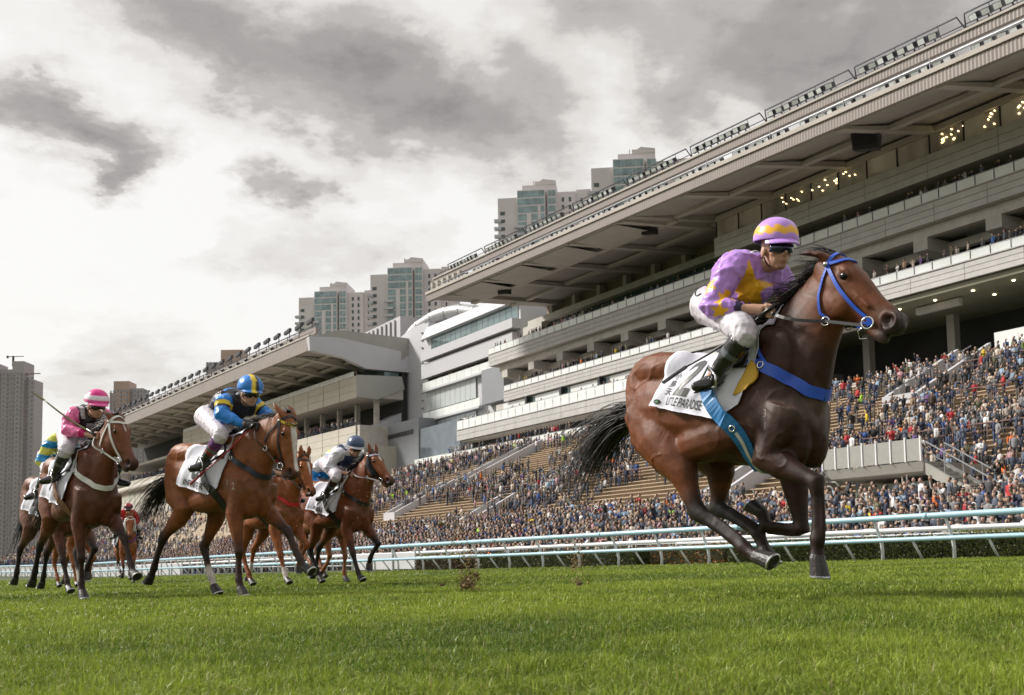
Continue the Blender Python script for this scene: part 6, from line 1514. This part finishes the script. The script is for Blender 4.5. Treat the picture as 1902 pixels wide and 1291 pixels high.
# nearest 300 become people of their own
PO = np.array([c[0] for c in crowd]); dist = PO@_F
order = np.argsort(dist)
crowd_m = bpy.data.materials.new('spectator_clothing'); crowd_m.use_nodes = True
def build_crowd_mat():
    t = crowd_m.node_tree; b = t.nodes['Principled BSDF']; b.inputs['Roughness'].default_value = .75
    a = t.nodes.new('ShaderNodeAttribute'); a.attribute_name = 'Col'; s = t.nodes.new('ShaderNodeSeparateColor'); t.links.new(a.outputs['Color'], s.inputs[0])
    oi = t.nodes.new('ShaderNodeObjectInfo'); rp = t.nodes.new('ShaderNodeValToRGB'); rp.color_ramp.interpolation = 'CONSTANT'
    e = rp.color_ramp.elements; e[0].color = (*PANTS[0], 1); e[1].position = .3; e[1].color = (*PANTS[1], 1)
    for p, c in ((.55, PANTS[2]), (.72, PANTS[3]), (.84, PANTS[4])): q = e.new(p); q.color = (*c, 1)
    t.links.new(oi.outputs['Random'], rp.inputs[0]); last = None
    for ch, src in ((0, oi.outputs['Color']), (1, rp.outputs[0]), (2, None)):
        m = t.nodes.new('ShaderNodeMix'); m.data_type = 'RGBA'; t.links.new(s.outputs[ch], m.inputs[0])
        if last is None: m.inputs[6].default_value = (.012, .010, .009, 1)
        else: t.links.new(last, m.inputs[6])
        if src is None: m.inputs[7].default_value = (*SKINS[0], 1)
        else: t.links.new(src, m.inputs[7])
        last = m.outputs[2]
    no = t.nodes.new('ShaderNodeTexNoise'); no.inputs['Scale'].default_value = 9; mr = t.nodes.new('ShaderNodeMapRange'); mr.inputs[3].default_value = .65; mr.inputs[4].default_value = 1.35; t.links.new(no.outputs[0], mr.inputs[0])
    mx = t.nodes.new('ShaderNodeMix'); mx.data_type = 'RGBA'; mx.blend_type = 'MULTIPLY'; mx.inputs[0].default_value = 1; t.links.new(last, mx.inputs[6]); t.links.new(mr.outputs[0], mx.inputs[7]); t.links.new(mx.outputs[2], b.inputs['Base Color'])
build_crowd_mat()
protos = []
for p_ in POSES:
    Lh = person_shapes(p_, 10); me = remesh([s for s, i in Lh], .026, 1, .5); v = coords(me)
    best = np.full(len(v), 9.0); idx = np.zeros(len(v), int)
    for (sv, sf), i in Lh:
        c = np.asarray(sv); st = c[::1]; d = np.full(len(v), 9.0)
        for k in range(0, len(st), 40): d = np.minimum(d, np.linalg.norm(v[:, None]-st[None, k:k+40], axis=2).min(1))
        u = d < best; best[u] = d[u]; idx[u] = i
    dzp = -.36 if p_ == 'sit' else 0
    head = v[:, 2] > 1.50+dzp; face = head & (v[:, 1] < .012) & (v[:, 2] < 1.665+dzp); up = p_ in ('phone', 'cheer'); hd = np.linalg.norm(v[:, :2]-[0, 0], axis=1) < .13
    idx[head & hd] = 3; idx[face & hd] = 2
    C = np.zeros((len(v), 3)); 
    for i in range(3): C[idx == i, i] = 1
    # collar of a pale shirt, darker zip line
    setcol(me, C); me.materials.append(crowd_m); protos.append(me)
pose_txt = {'stand': 'with arms down', 'phone': 'holding a phone', 'fold': 'with folded arms', 'pocket': 'with hands at waist', 'cheer': 'raising an arm', 'sit': 'sitting down'}
solo = [int(i) for i in order[:300]]
def area(px, n):
    a = 'front rank' if n < 34.5 else ('deep crowd' if n < 47 else 'terrace')
    return a+(' at far right' if px > 1730 else (' at right' if px > 1560 else (" behind the dark horse" if px > 1240 else ' left of the dark horse')))
info = {}
for i in solo:
    p = crowd[i][0]; d = p-CAM; info[i] = (951+FPX*(d@_R)/(d@_F), p@FA.n)
same = {}
for i in sorted(solo, key=lambda i: info[i][0]): same.setdefault((crowd[i][3], crowd[i][2], area(*info[i])), []).append(i)
ORD = ['first', 'second', 'third', 'fourth', 'fifth', 'sixth', 'seventh', 'eighth', 'ninth', 'tenth', 'eleventh', 'twelfth', 'thirteenth', 'fourteenth', 'fifteenth', 'sixteenth']
for (ti, po, ar), lst in same.items():
    for k, i in enumerate(lst):
        p, yw, _, _, sc = crowd[i]
        o = link('person', protos[po], None, None, True); o.location = p; o.rotation_euler = (0, 0, yw); o.scale = (sc*rg.uniform(.95, 1.12), sc, sc)
        o.color = (*np.clip(TC[ti]*rg.uniform(.75, 1.25), 0, 1), 1); nm = TOPS[ti][0]; art = 'an' if nm[0] in 'aeiou' else 'a'
        lab = f"spectator in {art} {nm} top {pose_txt[POSES[po]]}, {ar}" if len(lst) == 1 else f"{ORD[min(k, 15)]} from left in {nm} top {pose_txt[POSES[po]]}, {ar}"
        tag(o, lab, 'person', 'spectators standing nearest the rail')
# everybody else in one mesh
rest = order[300:]
VV, FFa, CC = [], [], []; off = 0
temps = []
for p_ in POSES:
    Lh = person_shapes(p_, 4); vs, fs, ids = [], [], []; k = 0
    for (sv, sf), i in Lh:
        vs.append(np.asarray(sv)); ids += [i]*len(sv)
        for q in sf:
            fs += [tuple(k+t for t in q)] if len(q) == 3 else [(k+q[0], k+q[1], k+q[2]), (k+q[0], k+q[2], k+q[3])]
        k += len(sv)
    temps.append((np.concatenate(vs), np.array(fs), np.array(ids)))
for po in range(len(POSES)):
    sel = [i for i in rest if crowd[i][2] == po]
    if not sel: continue
    tv, tf, ti_ = temps[po]; m = len(sel); P_ = np.array([crowd[i][0] for i in sel]); yw = np.array([crowd[i][1] for i in sel]); sc = np.array([crowd[i][4] for i in sel]); tops = TC[[crowd[i][3] for i in sel]]*rg.uniform(.7, 1.25, (m, 1))
    c, s = np.cos(yw)[:, None], np.sin(yw)[:, None]; x = tv[None, :, 0]*c-tv[None, :, 1]*s; y = tv[None, :, 0]*s+tv[None, :, 1]*c
    W = np.stack([x, y, np.repeat(tv[None, :, 2], m, 0)], -1)*sc[:, None, None]+P_[:, None]
    pal = np.stack([tops, PANTS[rg.integers(0, 5, m)], SKINS[rg.integers(0, 3, m)], np.repeat(np.array([[.014, .012, .011]]), m, 0)], 1)
    C = pal[:, ti_]; VV.append(W.reshape(-1, 3)); CC.append(C.reshape(-1, 3)); FFa.append((tf[None]+(np.arange(m)*len(tv))[:, None, None]+off).reshape(-1, 3)); off += m*len(tv)
def tri_mesh(name, V, Fs):
    me = bpy.data.meshes.new(name); V = np.ascontiguousarray(V, np.float32); Fs = np.ascontiguousarray(Fs, np.int32)
    me.vertices.add(len(V)); me.vertices.foreach_set('co', V.ravel()); me.loops.add(Fs.size); me.loops.foreach_set('vertex_index', Fs.ravel()); me.polygons.add(len(Fs)); me.polygons.foreach_set('loop_start', np.arange(0, Fs.size, 3, dtype=np.int32)); me.update(calc_edges=True); return me
cm = tri_mesh('crowd', np.concatenate(VV), np.concatenate(FFa)); setcol(cm, np.clip(np.concatenate(CC), 0, 1))
tag(link('crowd', cm, None, mat('crowd_clothing', (.5, .5, .5), .8, attr='Col', var=.2, scale=6), True), kind='stuff')
print('crowd', len(crowd), 'tris', len(cm.polygons))
# ================================================================== TRACKSIDE
RD = np.array([-.609, .793, 0]); RD /= np.linalg.norm(RD); RN = np.array([RD[1], -RD[0], 0]); R0 = np.array([11.75, 24.7, 0])
RRZ = math.atan2(-RD[1], -RD[0])     # local x towards the near right, local y away from the track
def RW_(s, off=0, z=0): p = R0+RD*s+RN*off; return np.array([p[0], p[1], gz(p[0])+z])
def s_px(px, off):
    r_ = ray(px, 1040); o = R0+RN*off; A = np.array([[r_[0], -RD[0]], [r_[1], -RD[1]]]); return float(np.linalg.solve(A, o[:2]-CAM[:2])[1])
rail_blue = mat('pale_blue_rail', (.36, .56, .68), .30, var=.07, scale=1.2, coat=.3)
rail_white = mat('rail_white_plastic', (.68, .70, .73), .35, var=.06, scale=2)
RAIL = empty('running_rail', (0, 0, 0), 0, 'pale blue double running rail on curved white posts along the turf', 'running rail')
ss = np.arange(-16, 128, 2.0)
MB().tube([RW_(s, 0, 1.08) for s in ss], .075, 14).build('top_rail', rail_blue, RAIL, True)
MB().tube([RW_(s, .10, .52) for s in ss], .058, 12).build('lower_rail', rail_blue, RAIL, True)
pl = MB().tube([(0, .36, -.05), (0, .36, .28), (0, .33, .46), (0, .20, .74), (0, .02, 1.04)], [.045, .045, .045, .042, .038], 10).mesh('post'); pl.materials.append(rail_white)
bl_ = MB().tube([(0, .14, .50), (0, .62, -.04)], .032, 8).mesh('brace'); bl_.materials.append(rail_white)
col_m = MB().tube([(-.06, 0, 1.08), (.06, 0, 1.08)], .083, 14).mesh('rail_joint'); col_m.materials.append(rail_blue)
for i, s in enumerate(ss):
    for me, nm, ds in ((pl, 'post', 0), (bl_, 'brace', 1.0)):
        p = RW_(s+ds, 0, 0); o = link(nm, me, RAIL, None, True); o.location = p; o.rotation_euler = (0, 0, RRZ)
    if i % 3 == 0:
        o = link('rail_joint', col_m, RAIL, None, True); o.location = RW_(s+.5, 0, 0); o.rotation_euler = (0, 0, RRZ)
# second, white rail with looped ends behind the hedge
R2L = empty('white_rail', (0, 0, 0), 0, 'white outer rail with looped supports behind the clipped hedge', 'rail')
s2 = np.arange(-14, 80, 2.0)
for z, r in ((.86, .075), (.62, .05)): MB().tube([RW_(s, 5.2, z) for s in s2], r, 10).build('rail', rail_white, R2L, True)
lp = MB().tube([(0, .1, -.1), (0, .1, .55), (.05, .05, .78), (.16, 0, .90), (.5, 0, .92)], .05, 8).mesh('support'); lp.materials.append(rail_white)
for s in np.arange(-13, 78, 3.0): o = link('support', lp, R2L, None, True); o.location = RW_(s, 5.2, 0); o.rotation_euler = (0, 0, RRZ)
# crowd barrier: white pickets
CB = empty('picket_barrier', (0, 0, 0), 0, 'white picket barrier holding the trackside crowd back', 'barrier')
mb = MB(); pk = MB()
for z in (.25, 1.05): mb.tube([FA.w(x, 29.9, z-.1) for x in np.arange(TX0, TX1, 3.0)], .03, 6)
mb.build('barrier_rail', rail_white, CB)
for x in np.arange(-110, TX1, .22):
    a = FA.w(x, 29.9, .0); pk.tube([a, a+(0, 0, .95)], .018, 4)
tag(pk.build('picket', dark_steel, CB), kind='stuff')
wb = MB().box((-.9, -.03, .2), (.9, .03, .95)).mesh('board'); wb.materials.append(mat('dull_white_board', (.55, .55, .57), .6, var=.08))
# white boards low behind the rail on the left
for lab, pa, pb in (('white boarded trackside fence at the far left behind the chasing horses', -60, 330), ('short white boarded fence behind the rail beside the white rider\'s horse', 636, 752)):
    root = empty('board_fence', (0, 0, 0), 0, lab, 'fence', 'white board fences behind the rail'); s0, s1 = sorted((s_px(pa, 2.2), s_px(pb, 2.2))); st = 2.0
    for s in np.arange(s0, s1, st):
        o = link('board', wb, root); o.location = RW_(s, 2.2, -.12); o.rotation_euler = (0, 0, RRZ)
        MB().tube([RW_(s-.98, 2.14, -.1), RW_(s-.98, 2.14, .95)], .05, 6).build('post', rail_white, root)
# small white frame with a green box
sf = s_px(1320, 4.0); fr_ = empty('tubular_barrier', RW_(sf, 4.0), RRZ, 'low white tubular barrier with a green box between the flower bed and the hedge', 'barrier'); mb = MB()
for x in (-1.6, -.9, .5, 1.5): mb.tube([(x, 0, 0), (x, 0, .75)], .05, 6)
for z in (.1, .72): mb.tube([(-1.6, 0, z), (1.5, 0, z)], .05, 6)
mb.build('tube_frame', rail_white, fr_); MB().box((.1, .1, .05), (.42, .4, .62)).build('box', mat('green_box', (.01, .10, .05), .5), fr_)
# hedges
leaf_m = bpy.data.materials.new('hedge_leaf')
def leafmat(m, trans=.25):
    m.use_nodes = True; t = m.node_tree; b = t.nodes['Principled BSDF']; a = t.nodes.new('ShaderNodeAttribute'); a.attribute_name = 'Col'; t.links.new(a.outputs['Color'], b.inputs['Base Color']); b.inputs['Roughness'].default_value = .45; b.inputs['Specular IOR Level'].default_value = .28
    tr_ = t.nodes.new('ShaderNodeBsdfTranslucent'); t.links.new(a.outputs['Color'], tr_.inputs[0]); mx = t.nodes.new('ShaderNodeMixShader'); mx.inputs[0].default_value = trans
    t.links.new(b.outputs[0], mx.inputs[1]); t.links.new(tr_.outputs[0], mx.inputs[2]); t.links.new(mx.outputs[0], t.nodes['Material Output'].inputs[0])
leafmat(leaf_m)
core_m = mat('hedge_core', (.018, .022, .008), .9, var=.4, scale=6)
def hedge(lab, pa, pb, off, h, depth, pal, count, seed, cat='hedge', nm='hedge'):
    s0, s1 = sorted((s_px(pa, off), s_px(pb, off))); s1 = min(s1, s0+60); g = np.random.default_rng(seed); L = s1-s0
    root = empty(nm, (0, 0, 0), 0, lab, cat, 'clipped hedges behind the rail')
    c = [RW_(s, o, z) for z in (0, h-.08) for s, o in ((s0+.05, off+.06), (s1-.05, off+.06), (s1-.05, off+depth-.06), (s0+.05, off+depth-.06))]
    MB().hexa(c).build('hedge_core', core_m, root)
    n = int(count*L); u = g.uniform(0, 1, n); face = g.choice(3, n, p=[.55, .35, .10]); s = s0+L*u; o = np.where(face == 0, off+g.normal(0, .03, n), off+g.uniform(0, depth, n)); z = np.where(face == 1, h+g.normal(0, .025, n), g.uniform(.0, h, n)); e = face == 2; s = np.where(e, np.where(g.random(n) < .5, s0, s1)+g.normal(0, .03, n), s)
    wob = .04*vnoise(np.stack([s*1.3, o, z*2], 1), 1.5, 2); o = o-wob; z = z+wob*(face == 1)
    P_ = R0[None]+RD[None]*s[:, None]+RN[None]*o[:, None]; P_[:, 2] = gz(P_[:, 0])+z
    d = g.normal(0, 1, (n, 3)); d /= np.linalg.norm(d, axis=1)[:, None]; e_ = np.cross(d, g.normal(0, 1, (n, 3))); e_ /= np.linalg.norm(e_, axis=1)[:, None]; sz = g.uniform(.018, .038, n)[:, None]*(1.0 if h < 1 else 1.5)
    V = np.stack([P_-d*sz, P_+e_*sz*.55, P_+d*sz, P_-e_*sz*.55], 1).reshape(-1, 3); b_ = np.arange(n)*4; Fs = np.concatenate([np.stack([b_, b_+1, b_+2], 1), np.stack([b_, b_+2, b_+3], 1)])
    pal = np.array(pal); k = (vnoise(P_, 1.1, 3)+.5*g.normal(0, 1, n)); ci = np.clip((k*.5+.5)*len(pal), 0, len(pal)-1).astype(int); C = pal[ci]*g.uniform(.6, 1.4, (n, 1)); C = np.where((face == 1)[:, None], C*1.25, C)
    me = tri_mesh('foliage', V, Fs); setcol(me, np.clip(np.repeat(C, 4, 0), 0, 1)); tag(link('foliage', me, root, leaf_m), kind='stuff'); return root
GRN = [(.035, .045, .008), (.055, .070, .010), (.085, .090, .014), (.045, .06, .012)]
hedge('long dark clipped hedge behind the rail at the right', 2060, 1352, 1.9, .60, .9, GRN, 1500, 1)
hedge('olive clipped hedge behind the rail under the dark horse\'s tail', 1180, 885, 1.9, .60, .8, [(.06, .07, .014), (.09, .10, .02), (.05, .06, .012)], 1100, 2)
hedge('dark red leaved hedge just left of the flying turf', 850, 770, 1.9, .55, .8, [(.07, .03, .014), (.10, .05, .015), (.05, .05, .012)], 900, 3)
hedge('low bed of orange flowers between two clipped hedges', 1345, 1190, 3.0, .62, .8, [(.30, .10, .015), (.09, .09, .02), (.05, .06, .012), (.38, .15, .02)], 900, 4, 'flower bed', 'flower_bed')
hedge('yellow green hedge behind the white rail at the far right', 2060, 1760, 6.6, .80, 1.0, [(.16, .17, .02), (.12, .14, .02), (.2, .2, .03)], 900, 5)
hedge('thin yellow green hedge seen through the rail beside the white rider', 860, 660, 6.0, .70, .8, [(.20, .22, .02), (.14, .16, .02)], 500, 6)

# ------------------------------------------------------------------ turf
grass_m = bpy.data.materials.new('grass_blade'); leafmat(grass_m, .35)
def grass():
    g = np.random.default_rng(3); VS, FS, CS = [], [], []; off = 0
    for y0, y1, n, h0, h1, wd in ((1.7, 3.4, 100000, .024, .052, .0030), (3.4, 6, 120000, .026, .052, .0042), (6, 12, 120000, .032, .058, .0085), (12, 26, 100000, .035, .055, .017), (26, 75, 70000, .04, .06, .045)):
        u = g.random(n); y = np.sqrt(y0**2+u*(y1**2-y0**2)); x = g.uniform(-1, 1, n)*(.54*y+.35)
        rr = (x-R0[0])*RN[0]+(y-R0[1])*RN[1]; ok = rr < 2.2; x, y = x[ok], y[ok]; n = len(x)
        P_ = np.stack([x, y, np.zeros(n)], 1); cl = vnoise(P_, 2.2, 3); c2 = vnoise(P_+50, .5, 3); c3 = vnoise(P_+9, 9, 2)
        h = (h0+(h1-h0)*g.beta(2, 2.2, n))*(1+.45*cl+.45*c3); a = g.uniform(0, 2*PI, n); ln = np.abs(g.normal(0, 1.15, n)); d = np.stack([np.cos(a), np.sin(a), np.zeros(n)], 1)
        # blades turn their faces anywhere; widen with distance only as far as turf clumps do
        b = g.uniform(0, 2*PI, n); s = np.stack([np.cos(b), np.sin(b), np.zeros(n)], 1); w_ = wd*g.uniform(.6, 1.3, n)[:, None]; up = np.array([0, 0, 1.0])[None]
        base = np.stack([x, y, gz(x)-.004], 1); m = base+up*(h*.55)[:, None]+d*(h*ln*.30)[:, None]; t = base+up*(h*np.clip(1-.34*ln, .22, 1))[:, None]+d*(h*ln*.95)[:, None]
        V = np.stack([base-s*w_*.5, base+s*w_*.5, m-s*w_*.42, m+s*w_*.42, t], 1).reshape(-1, 3); q = np.arange(n)*5+off
        FS.append(np.concatenate([np.stack([q, q+1, q+3], 1), np.stack([q, q+3, q+2], 1), np.stack([q+2, q+3, q+4], 1)])); VS.append(V); off += n*5
        k = np.clip(.5+.8*c2+.45*cl+.45*c3+.28*g.normal(0, 1, n), 0, 1)[:, None]; C = np.array([[.088, .145, .014]])*(1-k)+np.array([[.250, .320, .034]])*k
        straw = (g.random(n) < .045+.05*np.clip(-c2, 0, 1))[:, None]; C = np.where(straw, np.array([[.30, .27, .10]]), C); pale = (g.random(n) < .16)[:, None]; C = np.where(pale, C*1.25+np.array([.07, .07, .045]), C)*g.uniform(.75, 1.25, (n, 1))
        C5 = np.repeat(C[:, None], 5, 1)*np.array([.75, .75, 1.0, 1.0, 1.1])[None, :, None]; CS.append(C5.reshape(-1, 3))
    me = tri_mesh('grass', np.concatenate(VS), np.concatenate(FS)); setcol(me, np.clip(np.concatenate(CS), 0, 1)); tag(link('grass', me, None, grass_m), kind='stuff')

grass()

# ------------------------------------------------------------------ turf thrown up by the leader
clod_m = mat('turf_clod_soil', (.15, .10, .045), .95, var=.5, scale=30, bump=.6, bscale=60)
def clod(px, py, D, r, lab, seed, blades=40):
    g = np.random.default_rng(seed); p = at(px, py, D); root = empty('turf_clod', p, g.uniform(0, 6), lab, 'turf clod', 'clods of turf thrown up by the leader')
    v, f = ellipsoid((0, 0, 0), (r, r*.8, r*.7), None, 14, 10); v = v*(1+.45*vnoise(v+seed, 2.2/r*.5, 3))[:, None]; MB().add(v, f).build('soil', clod_m, root)
    mb = MB()
    for i in range(blades):
        d = g.normal(0, 1, 3); d[2] = abs(d[2])*.6; d /= np.linalg.norm(d); b = d*r*.7; s = np.cross(d, g.normal(0, 1, 3)); s /= np.linalg.norm(s); ln = r*g.uniform(.8, 1.7); mb.add([b-s*.0025, b+s*.0025, b+d*ln+g.normal(0, r*.2, 3)], [(0, 1, 2)])
    mb.build('grass_tuft', mat('clod_grass', (.10, .14, .018), .7, var=.4), root)
clod(866, 1085, 9.6, .055, 'largest clod of torn turf just above the grass', 1, 70); clod(884, 1068, 9.6, .035, 'brown clod of turf right of the largest one', 2); clod(821, 1086, 9.6, .022, 'small dark clod left of the largest clod', 3, 14); clod(1076, 1084, 9.2, .028, 'clod of turf low beneath the dark horse\'s tail', 4, 30); clod(1066, 1052, 9.2, .022, 'upper brown clod beneath the dark horse\'s tail', 5, 20); clod(820, 974, 10.5, .03, 'dark clod high in the air over the rail', 6, 24)
def spray():
    g = np.random.default_rng(8); VS, FS = [], []; off = 0
    def burst(px, py, D, sx, sy, n, r0, r1):
        nonlocal off
        for i in range(n):
            q = at(px+g.normal(0, sx), py+g.normal(0, sy), D+g.normal(0, .25)); r = 1.35*(r0+(r1-r0)*g.random()**2.5); v = g.normal(0, 1, (4, 3)); v = v/np.linalg.norm(v, axis=1)[:, None]*r+q; VS.append(v); FS.append(np.array([(0, 1, 2), (0, 2, 3), (0, 3, 1), (1, 3, 2)])+off); off += 4
    burst(868, 1055, 9.6, 11, 24, 520, .003, .013); burst(880, 960, 9.8, 17, 50, 520, .002, .009); burst(872, 1082, 9.6, 9, 10, 160, .006, .020); burst(845, 990, 10, 9, 16, 200, .003, .011); burst(1072, 1050, 9.2, 9, 28, 300, .003, .012); burst(1085, 960, 9.2, 16, 40, 130, .002, .007); burst(660, 960, 14.6, 34, 55, 260, .003, .010); burst(560, 960, 14.2, 26, 55, 160, .003, .010); burst(600, 790, 13, 30, 25, 50, .003, .007)
    me = tri_mesh('turf_spray', np.concatenate(VS), np.concatenate(FS)); tag(link('turf_spray', me, None, mat('spray_soil', (.27, .185, .085), .9, var=.5, scale=20)), kind='stuff')
spray()
bpy.data.scenes.remove(TMP)
